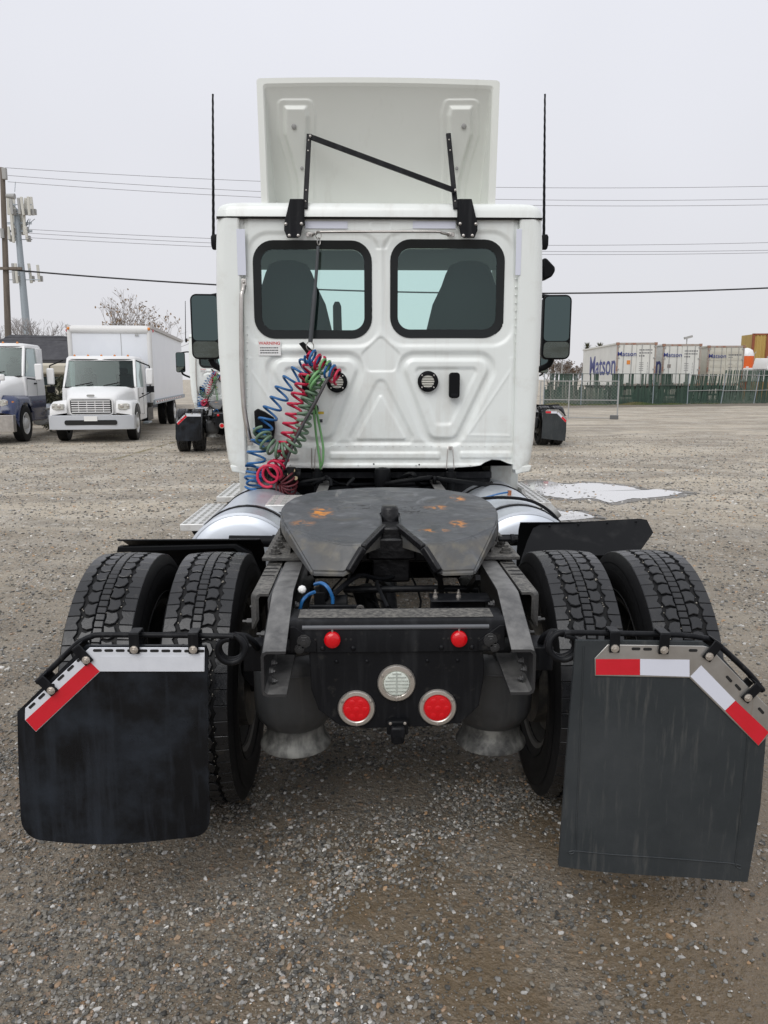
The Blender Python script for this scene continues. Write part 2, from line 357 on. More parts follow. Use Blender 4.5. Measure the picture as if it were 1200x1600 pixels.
    bp = nd(nt, 'Bump'); L(rng(wet, 0, 1, .75, .42), bp.inputs['Strength']); bp.inputs['Distance'].default_value = .012; L(h, bp.inputs['Height']); L(bp.outputs[0], b.inputs['Normal'])
    return m
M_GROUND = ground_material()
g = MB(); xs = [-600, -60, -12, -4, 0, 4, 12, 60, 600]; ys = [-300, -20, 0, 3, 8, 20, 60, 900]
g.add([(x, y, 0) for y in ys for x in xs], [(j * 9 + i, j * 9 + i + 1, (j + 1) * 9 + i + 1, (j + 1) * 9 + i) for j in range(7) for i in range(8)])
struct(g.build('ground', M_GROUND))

# loose pebbles lying on it near the camera
def pebble_material(k_=1.0):
    m = bpy.data.materials.new('pebble'); m.use_nodes = True; nt = m.node_tree; L = nt.links.new; b = nt.nodes['Principled BSDF']
    oi = nd(nt, 'ObjectInfo'); rp = nd(nt, 'ValToRGB'); L(oi.outputs['Random'], rp.inputs[0]); e = rp.color_ramp.elements; rp.color_ramp.interpolation = 'LINEAR'
    e[0].color = (.040, .038, .034, 1); e[1].position = 1; e[1].color = (.60, .585, .55, 1)
    for p_, c_ in ((.2, (.10, .098, .09, 1)), (.45, (.16, .148, .125, 1)), (.62, (.21, .19, .155, 1)), (.74, (.27, .26, .24, 1)), (.80, (.33, .20, .10, 1)), (.86, (.24, .235, .225, 1)), (.95, (.36, .35, .33, 1))):
        q = e.new(p_); q.color = c_
    tc = nd(nt, 'TexCoord'); n = nd(nt, 'TexNoise'); n.inputs['Scale'].default_value = 60; L(tc.outputs['Object'], n.inputs['Vector'])
    x = nd(nt, 'Mix', data_type='RGBA', blend_type='MULTIPLY'); x.inputs['Factor'].default_value = .5; L(rp.outputs[0], x.inputs['A']); L(n.outputs['Color'], x.inputs['B']); x.inputs['Factor'].default_value = .35
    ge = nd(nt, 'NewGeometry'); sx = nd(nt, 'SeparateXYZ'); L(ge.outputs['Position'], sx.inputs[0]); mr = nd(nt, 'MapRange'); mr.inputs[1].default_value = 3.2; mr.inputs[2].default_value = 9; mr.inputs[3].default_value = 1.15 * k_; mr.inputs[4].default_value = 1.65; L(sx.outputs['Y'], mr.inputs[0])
    far_light = nd(nt, 'VectorMath', operation='SCALE'); L(mr.outputs[0], far_light.inputs['Scale']); L(x.outputs['Result'], far_light.inputs[0])   # stones painted brighter further off, as grazing skylight would make them
    L(far_light.outputs[0], b.inputs['Base Color']); b.inputs['Roughness'].default_value = .55
    return m
M_PEB = pebble_material()
PUD = [[G(*p) for p in q] for q in ([(800, 757), (850, 752), (885, 757), (920, 755), (975, 760), (1005, 766), (1030, 765), (1064, 771), (1020, 778), (985, 780), (955, 786), (925, 779), (890, 780), (850, 775), (800, 772)],
    [(800, 797), (855, 795), (880, 800), (897, 799), (928, 808), (905, 812), (860, 815), (800, 815)])]
def inside(x, y, pg):
    c = False; j = len(pg) - 1
    for i in range(len(pg)):
        if (pg[i].y > y) != (pg[j].y > y) and x < (pg[j].x - pg[i].x) * (y - pg[i].y) / (pg[j].y - pg[i].y) + pg[i].x: c = not c
        j = i
    return c
def cells(poly):
    (xa, ya), (xb, yb), (xc, yc_), (xd, yd) = poly
    if ya < 4: return [(x, y, .002) for x, y in poly], [(0, 1, 2, 3)]
    v = []; f = []; s_ = .16; y = ya
    while y < yc_:
        t = (y - ya) / (yc_ - ya); l, r = xa + (xd - xa) * t, xb + (xc - xb) * t; x = l
        while x < r:
            near_ = x > 1.4 and 8.8 < y < 13.5; w_ = s_ if near_ or x < 1.4 < x + 2 else 2.0
            if x < 1.4: w_ = min(1.4 - x, 2.0) if 1.4 - x > .01 else s_
            elif not 8.8 < y < 13.5: w_ = r - x
            elif x > 5.5: w_ = r - x
            if not (near_ and any(inside(x + s_ / 2, y + s_ / 2, p) for p in PUD)):
                k = len(v); v += [(x, y, .002), (x + w_, y, .002), (x + w_, y + s_, .002), (x, y + s_, .002)]; f.append((k, k + 1, k + 2, k + 3))
            x += w_
        y += s_
    return v, f
def scatter(name, poly, dens, smin, smax, seed, patch_lo, patch_hi, floor_, fade=None, xf=None, mt=None):
    me = bpy.data.meshes.new(name); v_, f_ = cells(poly); me.from_pydata(v_, [], f_); me.materials.append(M_PEB)
    o = bpy.data.objects.new(name, me); COL.objects.link(o)
    nt = bpy.data.node_groups.new(name, 'GeometryNodeTree'); L = nt.links.new
    nt.interface.new_socket('Geometry', in_out='INPUT', socket_type='NodeSocketGeometry'); nt.interface.new_socket('Geometry', in_out='OUTPUT', socket_type='NodeSocketGeometry')
    N = lambda t: nt.nodes.new(t)
    gi = N('NodeGroupInput'); go = N('NodeGroupOutput'); dp = N('GeometryNodeDistributePointsOnFaces'); dp.distribute_method = 'RANDOM'; dp.inputs['Seed'].default_value = seed
    pos = N('GeometryNodeInputPosition'); nz = N('ShaderNodeTexNoise'); nz.inputs['Scale'].default_value = 1.9; nz.inputs['Detail'].default_value = 5; nz.inputs['Roughness'].default_value = .65
    mr = N('ShaderNodeMapRange'); mr.inputs[1].default_value = patch_lo; mr.inputs[2].default_value = patch_hi; mr.inputs[3].default_value = dens * floor_; mr.inputs[4].default_value = dens
    # density field is sampled after distribution (points deleted), so patches stay crisp
    dp.inputs['Density'].default_value = dens
    rv = N('FunctionNodeRandomValue'); rv.data_type = 'FLOAT'; rv.inputs[2].default_value = 0; rv.inputs[3].default_value = dens; rv.inputs['Seed'].default_value = seed + 5
    cmp_ = N('FunctionNodeCompare'); cmp_.data_type = 'FLOAT'; cmp_.operation = 'GREATER_THAN'
    dg = N('GeometryNodeDeleteGeometry'); dg.domain = 'POINT'
    L(gi.outputs[0], dp.inputs['Mesh']); L(pos.outputs[0], nz.inputs['Vector']); L(nz.outputs['Fac'], mr.inputs[0])
    dout = mr.outputs[0]
    if fade:
        sx_ = N('ShaderNodeSeparateXYZ'); L(pos.outputs[0], sx_.inputs[0]); fm = N('ShaderNodeMapRange'); fm.inputs[1].default_value, fm.inputs[2].default_value, fm.inputs[3].default_value, fm.inputs[4].default_value = fade; L(sx_.outputs['Y'], fm.inputs[0])
        mm = N('ShaderNodeMath'); mm.operation = 'MULTIPLY'; L(dout, mm.inputs[0]); L(fm.outputs[0], mm.inputs[1]); dout = mm.outputs[0]
        if xf:
            fm = N('ShaderNodeMapRange'); fm.inputs[1].default_value, fm.inputs[2].default_value, fm.inputs[3].default_value, fm.inputs[4].default_value = xf; L(sx_.outputs['X'], fm.inputs[0])
            mm = N('ShaderNodeMath'); mm.operation = 'MULTIPLY'; L(dout, mm.inputs[0]); L(fm.outputs[0], mm.inputs[1]); dout = mm.outputs[0]
    L(rv.outputs[1], cmp_.inputs[0]); L(dout, cmp_.inputs[1]); L(dp.outputs['Points'], dg.inputs[0]); L(cmp_.outputs[0], dg.inputs['Selection'])
    ico = N('GeometryNodeMeshIcoSphere'); ico.inputs['Radius'].default_value = .5; ico.inputs['Subdivisions'].default_value = 2
    sp = N('GeometryNodeSetPosition'); n2 = N('ShaderNodeTexNoise'); n2.inputs['Scale'].default_value = 2.2; vm = N('ShaderNodeVectorMath'); vm.operation = 'SUBTRACT'; vm.inputs[1].default_value = (.5, .5, .5)
    v2 = N('ShaderNodeVectorMath'); v2.operation = 'SCALE'; v2.inputs['Scale'].default_value = .75
    L(n2.outputs['Color'], vm.inputs[0]); L(vm.outputs[0], v2.inputs[0]); L(ico.outputs[0], sp.inputs[0]); L(v2.outputs[0], sp.inputs['Offset'])
    sm = N('GeometryNodeSetMaterial'); sm.inputs['Material'].default_value = mt or M_PEB; L(sp.outputs[0], sm.inputs[0])
    ip = N('GeometryNodeInstanceOnPoints'); L(dg.outputs[0], ip.inputs['Points']); L(sm.outputs[0], ip.inputs['Instance'])
    rr = N('FunctionNodeRandomValue'); rr.data_type = 'FLOAT_VECTOR'; rr.inputs[0].default_value = (-.35, -.35, 0); rr.inputs[1].default_value = (.35, .35, 6.28); rr.inputs['Seed'].default_value = seed + 9
    r2 = N('FunctionNodeRandomValue'); r2.data_type = 'FLOAT_VECTOR'; r2.inputs[0].default_value = (.75, .6, .40); r2.inputs[1].default_value = (1.35, 1.0, .7); r2.inputs['Seed'].default_value = seed + 2
    r3 = N('FunctionNodeRandomValue'); r3.data_type = 'FLOAT'; r3.inputs[2].default_value = 0; r3.inputs[3].default_value = 1; r3.inputs['Seed'].default_value = seed + 3
    pw = N('ShaderNodeMath'); pw.operation = 'POWER'; pw.inputs[1].default_value = 3.2; L(r3.outputs[1], pw.inputs[0])
    m3 = N('ShaderNodeMapRange'); m3.inputs[3].default_value = smin; m3.inputs[4].default_value = smax; L(pw.outputs[0], m3.inputs[0])
    v3 = N('ShaderNodeVectorMath'); v3.operation = 'SCALE'; L(r2.outputs[0], v3.inputs[0]); L(m3.outputs[0], v3.inputs['Scale'])
    L(rr.outputs[0], ip.inputs['Rotation']); L(v3.outputs[0], ip.inputs['Scale']); L(ip.outputs[0], go.inputs[0])
    md = o.modifiers.new('scatter', 'NODES'); md.node_group = nt
    return o
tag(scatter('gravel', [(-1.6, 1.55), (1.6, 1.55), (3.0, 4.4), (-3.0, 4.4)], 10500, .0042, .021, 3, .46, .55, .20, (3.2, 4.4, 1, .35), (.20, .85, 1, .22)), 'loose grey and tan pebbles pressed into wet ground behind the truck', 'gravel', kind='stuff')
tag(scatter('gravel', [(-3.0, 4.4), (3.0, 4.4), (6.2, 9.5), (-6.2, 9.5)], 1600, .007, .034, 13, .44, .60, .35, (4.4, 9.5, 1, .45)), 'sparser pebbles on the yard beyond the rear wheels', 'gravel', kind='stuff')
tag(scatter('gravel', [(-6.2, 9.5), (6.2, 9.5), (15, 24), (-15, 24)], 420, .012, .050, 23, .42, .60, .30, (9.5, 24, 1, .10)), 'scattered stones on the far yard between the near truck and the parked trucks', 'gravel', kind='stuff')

M_PEBP = pebble_material(1.38)
for k_, pp in enumerate((((235, 1470), (330, 1385), (440, 1345), (640, 1335), (600, 1400), (480, 1445), (330, 1460)), ((400, 1340), (540, 1270), (760, 1215), (900, 1210), (850, 1270), (640, 1330), (520, 1350)), ((330, 1600), (400, 1535), (500, 1510), (560, 1560), (500, 1600), (420, 1620), (380, 1620)))):
    q = [G(*p) for p in pp]; c_ = sum(q, Vector()) / len(q)
    for sc_, dn in ((1.0, 9000), (.72, 8000)):
        pq = [(c_.x + (v.x - c_.x) * sc_, c_.y + (v.y - c_.y) * sc_) for v in q]; cells_ = cells; 
        def cells(poly): return [(x, y, .003) for x, y in poly], [tuple(range(len(poly)))]
        o_ = scatter('gravel', pq, dn, .0045, .019, 40 + k_ * 3 + int(sc_ * 2), .40, .56, .12, None, None, M_PEBP); cells = cells_
        tag(o_, ('pale loose gravel drift left of centre at the bottom', 'pale loose gravel drift running under the rear lamps', 'small pale gravel patch at the bottom edge')[k_], 'gravel', kind='stuff')

# puddles: irregular thin sheets of standing water
M_WATER = mat('puddle_water', (.58, .57, .55), .03, spec=.9, coat=1.0, bump=(6, .02, .003))
for pg, sd_ in zip(PUD, (1, 2)):
    rnd = random.Random(sd_); pg = smooth_path(pg + [pg[0]], 14)[:-1]; c = sum(pg, Vector()) / len(pg)
    out = [c + (p - c) * (1 + rnd.uniform(-.012, .012) + .02 * math.sin(i * .9) * math.sin(i * .37)) for i, p in enumerate(pg)]; n = len(out)
    rim = [c + (p - c) * 1.10 + (p - c).normalized() * .10 for p in out]; struct(MB().add([(p.x + rnd.uniform(-.03, .03), p.y + rnd.uniform(-.05, .05), .003) for p in rim] + [(c.x, c.y, .003)], [(i, (i + 1) % n, n) for i in range(n)]).build('wet_margin', mat('wet_gravel', (.085, .075, .06), .35, var=((.17, .155, .13), 30, .12), bump=(40, .6, .01))))
    struct(MB().add([(p.x, p.y, .007) for p in out] + [(c.x, c.y, .007)], [(i, (i + 1) % n, n) for i in range(n)]).build('puddle', M_WATER))
# faint yellow bay line
m = MB(); a, b_ = G(178, 718), G(275, 690); d = (b_ - a).normalized(); nrm = Vector((-d.y, d.x, 0)) * .06
for k in range(14):
    if k in (3, 8, 11): continue
    p = a + (b_ - a) * (k / 14); q = a + (b_ - a) * ((k + .9) / 14); m.add([(v.x, v.y, .005) for v in (p - nrm, p + nrm, q + nrm, q - nrm)], [(0, 1, 2, 3)])
struct(m.build('painted_line', mat('worn_yellow', (.30, .25, .12), .8, var=((.2, .18, .14), 6, .15))))
# ================================================================== THE TRACTOR
setorg((0, 4.6, 0))
T = empty('tractor_truck', (0, 4.6, 0), 'large white day cab tractor truck filling the foreground, seen from behind', 'truck')
YC = 5.40                                             # rear wall of the cab
def sdpoly(px, pz, poly):
    n = len(poly); d = np.full(px.shape, 1e9); s = np.ones(px.shape)
    for i in range(n):
        ax, az = poly[i]; bx, bz = poly[i - 1]; ex, ez = bx - ax, bz - az; wx, wz = px - ax, pz - az
        t = np.clip((wx * ex + wz * ez) / (ex * ex + ez * ez + 1e-12), 0, 1); dx, dz = wx - ex * t, wz - ez * t
        d = np.minimum(d, dx * dx + dz * dz)
        c1 = pz >= az; c2 = pz < bz; c3 = ex * wz > ez * wx
        s = np.where((c1 & c2 & c3) | (~c1 & ~c2 & ~c3), -s, s)
    return s * np.sqrt(d)
def sst(a, b, x): t = np.clip((x - a) / (b - a), 0, 1); return t * t * (3 - 2 * t)
WIN = {-1: (398, 581, 375.5, 529), 1: (609.5, 790, 374, 528)}
def rear_wall():
    NX, NZ = 330, 300
    X0, X1 = W(372, 600, YC).x, W(818, 600, YC).x; ZT = 2.772
    xs = np.linspace(X0, X1, NX)
    def zbot(x):
        px = 572 + (x + .1) * 1200 / YC + 1
        pts = [(360, 733), (390, 731), (700, 731), (738, 729), (752, 727), (761, 722), (771, 718), (784, 719), (796, 724), (806, 726), (830, 728)]
        return np.interp(px, [p[0] for p in pts], [W(p[0], p[1], YC).z for p in pts])
    zb = zbot(xs); t = np.linspace(0, 1, NZ)
    X = np.repeat(xs[None, :], NZ, 0); Z = zb[None, :] + (ZT - zb[None, :]) * t[:, None]
    # picture coordinates of every wall point, used only to lay out the pressings
    C = np.array(_C); f_, r_, u_ = map(np.array, (_f, _r, _u))
    V = np.stack([X - C[0], np.full(X.shape, YC), Z - C[2]], -1); D = V @ f_
    px = 600 + 1200 * (V @ r_) / D; py = 800 - 1200 * (V @ u_) / D
    h = np.zeros(X.shape)
    mir = lambda poly: [(1190 - a, b) for a, b in poly]
    def stepin(poly, rad, amp, wd):                    # everything inside the outline stands amp (m) off
        nonlocal h
        d = sdpoly(px, py, poly) - rad; h += .85 * amp * sst(wd / 2, -wd / 2, d)
    def ridge(poly, rad, amp, wd):
        nonlocal h
        d = sdpoly(px, py, poly) - rad; h += amp * np.exp(-(d / wd) ** 2)
    for s in (-1, 1):
        x0, x1, y0, y1 = WIN[s]
        stepin([(x0 + 22, y0 + 22), (x1 - 22, y0 + 22), (x1 - 22, y1 - 22), (x0 + 22, y1 - 22)], 34, -.012, 9)
    for f in (lambda p: p, mir):
        outer = f([(648, 577), (747, 577), (702, 670), (683, 670)]); mid = f([(656, 581), (738, 581), (700, 657), (686, 657)])
        stepin(outer, 26, -.016, 9); stepin(outer, 15, .020, 8); stepin(mid, 6, -.012, 7)
        panel = f([(800, 560), (800, 576), (731, 680), (797, 681), (799, 560)])
        ridge(panel, 0, .0035, 2.2)
    stepin([(595, 535), (617, 556), (611, 572), (579, 572), (573, 556)], 8, -.008, 5)
    stepin([(583, 366), (608, 366), (600, 384), (591, 384)], 5, -.007, 5)
    ridge([(584, 352), (607, 352), (607, 356), (584, 356)], 5, .003, 2)
    stepin([(595, 603), (636, 684), (555, 684)], 9, -.010, 7); stepin([(595, 622), (630, 684), (561, 684)], 3, .011, 5)
    for a, b, c, d2 in ((514, 688, 707, 717), (398, 468, 707, 718), (718, 800, 706, 716)):
        stepin([(a + 4, c + 3), (b - 4, c + 3), (b - 4, d2 - 3), (a + 4, d2 - 3)], 3, .011, 5)
    h += .012 * sst(723, 727, py)                                        # bottom lip
    h -= .004 * np.exp(-((py - 692) / 3.) ** 2)
    h -= .010 * sst(2.5, 0, np.abs(px - 811)) + .010 * sst(2.5, 0, np.abs(px - 379.5))
    h += .010 * sst(383, 389, px) * sst(807, 801, px) - .010
    h += .0025 * np.sin(X * 7 + 1) * np.sin(Z * 5)                          # slight oil-canning
    keep = np.ones(X.shape, bool)
    for s in (-1, 1):
        x0, x1, y0, y1 = WIN[s]
        d = sdpoly(px, py, [(x0 + 27, y0 + 27), (x1 - 27, y0 + 27), (x1 - 27, y1 - 27), (x0 + 27, y1 - 27)]) - 23
        keep &= d > 0
    Yv = YC - h
    m = MB(); idx = np.arange(NX * NZ).reshape(NZ, NX)
    m.v = [Vector(v) for v in np.stack([X, Yv, Z], -1).reshape(-1, 3)]
    kk = keep[:-1, :-1] & keep[1:, :-1] & keep[:-1, 1:] & keep[1:, 1:]
    J, I = np.nonzero(kk)
    m.f = [(int(idx[j, i]), int(idx[j, i + 1]), int(idx[j + 1, i + 1]), int(idx[j + 1, i])) for j, i in zip(J, I)]
    # the lip folds forward under the cab
    b = [Vector((xs[i], float(Yv[0, i]), zb[i])) for i in range(NX)]; k = len(m.v)
    m.v += [p + Vector((0, .07, 0)) for p in b]; m.f += [(i, k + i, k + i + 1, i + 1) for i in range(NX - 1)]
    return m
rear_wall().build('cab_rear_wall', M_WHITE, T, smooth=180, fixn=False)

# outer shell of the cab: rounded rear corners, doors, pillars
def shell():
    m = MB()
    zl = [(1.085, 1.035), (1.10, 1.055), (1.16, 1.075), (1.30, 1.09), (1.6, 1.105), (1.95, 1.115), (2.3, 1.115), (2.6, 1.105), (2.768, 1.094)]
    def side(s, ymax, levels, yin=.935):
        rings = []
        for z, hw in levels:
            r = [Vector((s * yin, YC + .03, z)), Vector((s * (yin + .002), YC - .018, z)), Vector((s * (yin + .012), YC - .028, z))]
            for k in range(7):
                a = R(90 * k / 6); r.append(Vector((s * (hw - .075 + .075 * math.sin(a)), YC - .03 + .075 * (1 - math.cos(a)), z)))
            r += [Vector((s * hw, YC + .25, z)), Vector((s * (hw - .004), ymax, z)), Vector((s * (hw - .05), ymax, z)), Vector((s * (hw - .05), YC + .10, z)), Vector((s * (yin + .03), YC + .05, z))]
            rings.append(r)
        m.loft(rings, True, True, True)
    for s in (-1, 1):
        side(s, 5.78, zl)
        dl = [l for l in zl if l[0] <= 1.96]; m.loft([[Vector((s * hw, 5.781, z)), Vector((s * (hw - .004), 7.05, z)), Vector((s * (hw - .05), 7.05, z)), Vector((s * (hw - .05), 5.781, z))] for z, hw in dl], True, True, True)
        m.box(s * 1.045 if s < 0 else 1.045, s * 1.10 if s < 0 else 1.10, 5.78, 6.95, 2.66, 2.768)
        m.cyl((s * 1.08, 7.15, 1.93), (s * 1.03, 6.85, 2.72), .045, n=10)
    m.box(-1.05, 1.05, 6.78, 6.95, 2.68, 2.768)
    return m
shell().build('cab_shell', M_WHITE, T, smooth=40)
# roof cap
m = MB(); rings = []
for z, i in ((2.776, -.004), (2.815, 0.0), (2.845, .008), (2.866, .03), (2.882, .09), (2.888, .3)):
    hw, y0, y1 = 1.10 - i, YC - .035 + i, 7.0 - i
    r = .11; p = []
    for cx, cy, a0 in ((hw - r, y1 - r, 0), (-hw + r, y1 - r, 90), (-hw + r, y0 + r, 180), (hw - r, y0 + r, 270)):
        p += [Vector((cx + r * math.cos(R(a0 + 15 * k)), cy + r * math.sin(R(a0 + 15 * k)), z)) for k in range(7)]
    rings.append(p)
m.loft(rings, True, True, True); m.build('roof', M_WHITE, T, smooth=50)
m = MB(); m.box(-1.085, 1.085, YC - .030, YC + .5, 2.767, 2.777); m.build('roof_seam', M_SLOT, T)
# inside the cab
m = MB(); m.box(-1.04, 1.04, 5.47, 6.9, 2.64, 2.69); m.box(-.93, .93, 5.47, 5.50, 1.1, 1.97); m.box(-1.0, 1.0, 5.47, 7.1, 1.10, 1.14)
m.box(-1.04, 1.04, 6.80, 7.12, 1.3, 1.84); m.box(-.10, .10, 5.46, 5.50, 1.9, 2.64)
m.box(-.93, .93, 5.46, 5.49, 2.60, 2.66)
m.build('cab_trim', M_INT, T)
def seat(s):
    a, b = (W(668, 500, 5.85).x, W(786, 500, 5.85).x); hw = (b - a) / 2 + .02; cx = s * (a + b) / 2; m = MB(); rings = []
    for z, q, y in ((1.5, 1.0, 5.80), (1.8, 1.03, 5.78), (2.05, 1.0, 5.77), (2.25, .86, 5.78), (2.38, .66, 5.80), (2.47, .56, 5.82), (2.53, .46, 5.83), (2.555, .25, 5.84)):
        rings.append([Vector((cx + s * 0.03 * (z - 2) + hw * q * math.copysign(abs(math.cos(t)) ** .5, math.cos(t)), y + .09 * math.copysign(abs(math.sin(t)) ** .6, math.sin(t)), z)) for t in [2 * math.pi * k / 24 for k in range(24)]])
    m.loft(rings, True, True, True); o = m.build('seat', M_SEAT, T, smooth=60)
    MB().box(cx - hw, cx + hw, 5.85, 6.35, 1.45, 1.6).build('seat_cushion', M_SEAT, o, bevel=.04)
seat(1); seat(-1)
# dark grab post seen through the left window
m = MB(); p = [W(x, y, 6.6) for x, y in ((521, 545), (520, 478), (523, 471), (530, 471), (533, 478), (535, 545))]
m.prism([(v.x, v.z) for v in p], 'y', 6.6, 6.66); m.build('dash_display', M_SEAT, T, bevel=.008)
m = MB(); m.lathe([(.20 + .018 * math.cos(a), .018 * math.sin(a)) for a in [2 * math.pi * k / 8 for k in range(8)]], (0, 0, 0), 'y', 28, True)
q = Matrix.Rotation(R(-35), 3, 'X'); m.v = [q @ v + Vector((-.55, 6.45, 1.93)) for v in m.v]; m.build('steering_wheel', M_INT, T, smooth=60)
MB().add([(-1.0, 7.17, 1.84), (1.0, 7.17, 1.84), (.98, 6.86, 2.70), (-.98, 6.86, 2.70)], [(0, 1, 2, 3)]).build('windshield', M_WSHIELD, T)
for s in (-1, 1): MB().add([(s * 1.085, 5.78, 1.93), (s * 1.085, 7.05, 1.93), (s * 1.06, 6.85, 2.66), (s * 1.085, 5.78, 2.66)], [(0, 1, 2, 3)]).build('door_glass', M_WSHIELD, T)
# rear windows
for s in (-1, 1):
    x0, x1, y0, y1 = WIN[s]; a = W(x0, y1, YC); b = W(x1, y0, YC); cx, cz = (a.x + b.x) / 2, (a.z + b.z) / 2; ww, hh = b.x - a.x, b.z - a.z
    o_ = rrect(cx, cz, ww, hh, .140, 8); i_ = rrect(cx, cz, ww - .105, hh - .115, .085, 8); k = len(o_)
    m = MB(); yo, yi = YC + .006, YC + .016
    m.add([(x, yo + .03, z) for x, z in o_] + [(x, yo, z) for x, z in o_] + [(x, yi - .004, z) for x, z in i_] + [(x, yi + .03, z) for x, z in i_],
          [(j * k + i, j * k + (i + 1) % k, (j + 1) * k + (i + 1) % k, (j + 1) * k + i) for j in range(3) for i in range(k)])
    fr = m.build('rear_window', M_FRIT, T, smooth=40)
    j_ = rrect(cx, cz, ww - .09, hh - .10, .08, 8)
    MB().add([(x, YC + .018, z) for x, z in j_], [tuple(range(len(j_)))]).build('glass', M_WGLASS, fr)
# ---- fairing on the roof, open at the back
def fairing():
    A = W(403, 215, 5.42); B = W(779, 215, 5.42); cx = (A.x + B.x) / 2; hw = (B.x - A.x) / 2; zt = W(590, 124, 5.42).z
    def section(t, inner, n=40):
        Y = 5.42 + .30 * t; z1 = zt - .70 * t ** 1.15 - inner * .8; w_ = hw - .03 * t - inner; z0 = 2.86; r = .022; p = []
        c = .012 * (1 - t)
        for k in range(9): p.append(Vector((cx - w_ + .012 * (1 - k / 8), Y, z0 + (z1 - r - z0) * k / 8)))
        for k in range(1, 6): a = R(180 - 90 * k / 6); p.append(Vector((cx - w_ + r + r * math.cos(a), Y, z1 - r + r * math.sin(a))))
        for k in range(n + 1): x = -w_ + r + (2 * w_ - 2 * r) * k / n; p.append(Vector((cx + x, Y, z1 + c * (1 - (x / w_) ** 2))))
        for k in range(1, 6): a = R(90 - 90 * k / 6); p.append(Vector((cx + w_ - r + r * math.cos(a), Y, z1 - r + r * math.sin(a))))
        for k in range(9): p.append(Vector((cx + w_ - .012 * (k / 8), Y, z1 - r - (z1 - r - z0) * k / 8)))
        return p
    N = 60
    m = MB(); m.loft([section(k / 12, 0) for k in range(13)], False, False, True)
    m.loft([section(0, q) for q in (0, .004, .040)], False)
    o = m.build('roof_fairing', M_WHITE2, T, smooth=50)
    # inner skin with two pressed pads
    rings = [section(.03 + .95 * k / 150, .047, 170) for k in range(151)]
    pads = []
    for f in (lambda a: a, lambda a: 1182 - a):
        pads.append([(f(a), b) for a, b in ((443, 164), (480, 164), (484, 180), (482, 230), (482, 340), (466, 340), (463, 285), (455, 250), (443, 210))])
    for ring in rings:
        for p in ring:
            x, y = PX(p); h = 0
            if p.z < 2.9: continue
            for pd in pads:
                d = float(sdpoly(np.array([x]), np.array([y]), pd)[0]) if 425 < x < 500 or 680 < x < 760 else 50
                q = min(1, max(0, (10 - d) / 2)); h += .006 * q
                q = min(1, max(0, (0 - d) / 6)); h += .022 * q * q * (3 - 2 * q)
            p.y -= h; p.z -= h * .5
    m = MB(); m.loft(rings, False); m.loft([section(0, .040), section(.03, .047)], False)
    m.build('inner_skin', M_WHITE2, o, smooth=60)
    for x, y in ((459, 198), (724, 198), (471, 263), (713, 263)):
        # small drain holes, put on the skin along the line they are seen
        d = _ray(x, y); best = None
        for ring in rings:
            for p in ring:
                a, b = PX(p); e_ = abs(a - x) + abs(b - y)
                if best is None or e_ < best[0]: best = (e_, p)
        m = MB(); m.dome(best[1] + Vector((0, -.006, 0)), (0, -1, -.3), .017 if y < 220 else .012, .004, 12); m.build('drain_plug', M_GREY, o, smooth=50)
fairing()
# ---- fairing struts and hinge plates
def plate(pts, Y, th, mt, name, parent, bev=.003):
    m = MB(); m.prism([(W(x, y, Y).x, W(x, y, Y).z) for x, y in pts], 'y', Y - th, Y); return m.build(name, mt, parent, bevel=bev)
YB = YC - .055
for f in (lambda a: a, lambda a: 1190 - a):
    g_ = plate([(f(a), b) for a, b in ((453, 311), (473, 311), (474, 350), (470, 369), (466, 372), (449, 372), (444, 360), (444, 350))], YB, .008, M_BLACK, 'hinge_bracket', T)
    for x, y in ((446.5, 350), (471, 349.5), (452, 368), (466, 368)):
        p = W(f(x), y, YB - .008); MB().dome(p, (0, -1, 0), .012, .008, 8).build('bolt', M_CHROME, g_, smooth=40)
    a = W(f(474), 311, YB); b = W(f(473), 350, YB); MB().box(min(a.x, b.x) - .004, max(a.x, b.x) + .004, YB, YB + .05, b.z, a.z).build('bracket_flange', M_BLACK, g_)
for (x0, y0, Y0), (x1, y1, Y1) in (((483, 210, 5.47), (477, 326, 5.36)), ((700.5, 209, 5.47), (712, 326, 5.36))):
    MB().bar(W(x0, y0, Y0), W(x1, y1, Y1), .032, .02, (0, -1, 0)).build('fairing_strut', M_BLACK, T, bevel=.002)
    for k in (.08, .22, .75, .9):
        a, b = W(x0, y0, Y0), W(x1, y1, Y1); p = a + (b - a) * k; MB().dome(p + Vector((0, -.012, -.004)), (0, -1, -.3), .006, .004, 8).build('bolt', M_CHROME, T)
a, b = W(485, 214, 5.43), W(711, 298, 5.35); MB().bar(a, b, .032, .022, (0, -1, 0)).build('diagonal_brace', M_BLACK, T, bevel=.002)
for p in (a, b): MB().dome(p + Vector((0, -.02, 0)), (0, -1, 0), .009, .006, 8).build('bolt', M_CHROME, T)
# ---- rails, handles
def W3(x, y, off): return W(x, y, YC - off)
gb = MB(); gb.tube(smooth_path([W3(488, 367, .02), W3(494, 365, .055), W3(502, 362.5, .065), W3(590, 362, .065), W3(680, 362, .065), W3(690, 364, .058), W3(701, 366.5, .02)], 5), .0085, 8)
gb = gb.build('grab_rail', M_CHROME, T, smooth=50)
for x in (484, 704.5):
    MB().obox(W3(x, 366.5, .014), .05, .006, .028).build('rail_foot', M_CHROME, gb, bevel=.003); MB().dome(W3(x, 366.5, .018), (0, -1, 0), .009, .007, 8).build('bolt', M_STEEL, gb, smooth=40)
m = MB(); m.tube(smooth_path([W3(381, 447, .045), W3(379.5, 455, .07), W3(377.5, 470, .085), W3(377.5, 560, .085), W3(380, 620, .085), W3(383, 650, .085), W3(387, 672, .08), W3(390, 684, .05)], 6), .017, 10)
hd = m.build('grab_handle', M_CHROME, T, smooth=50)
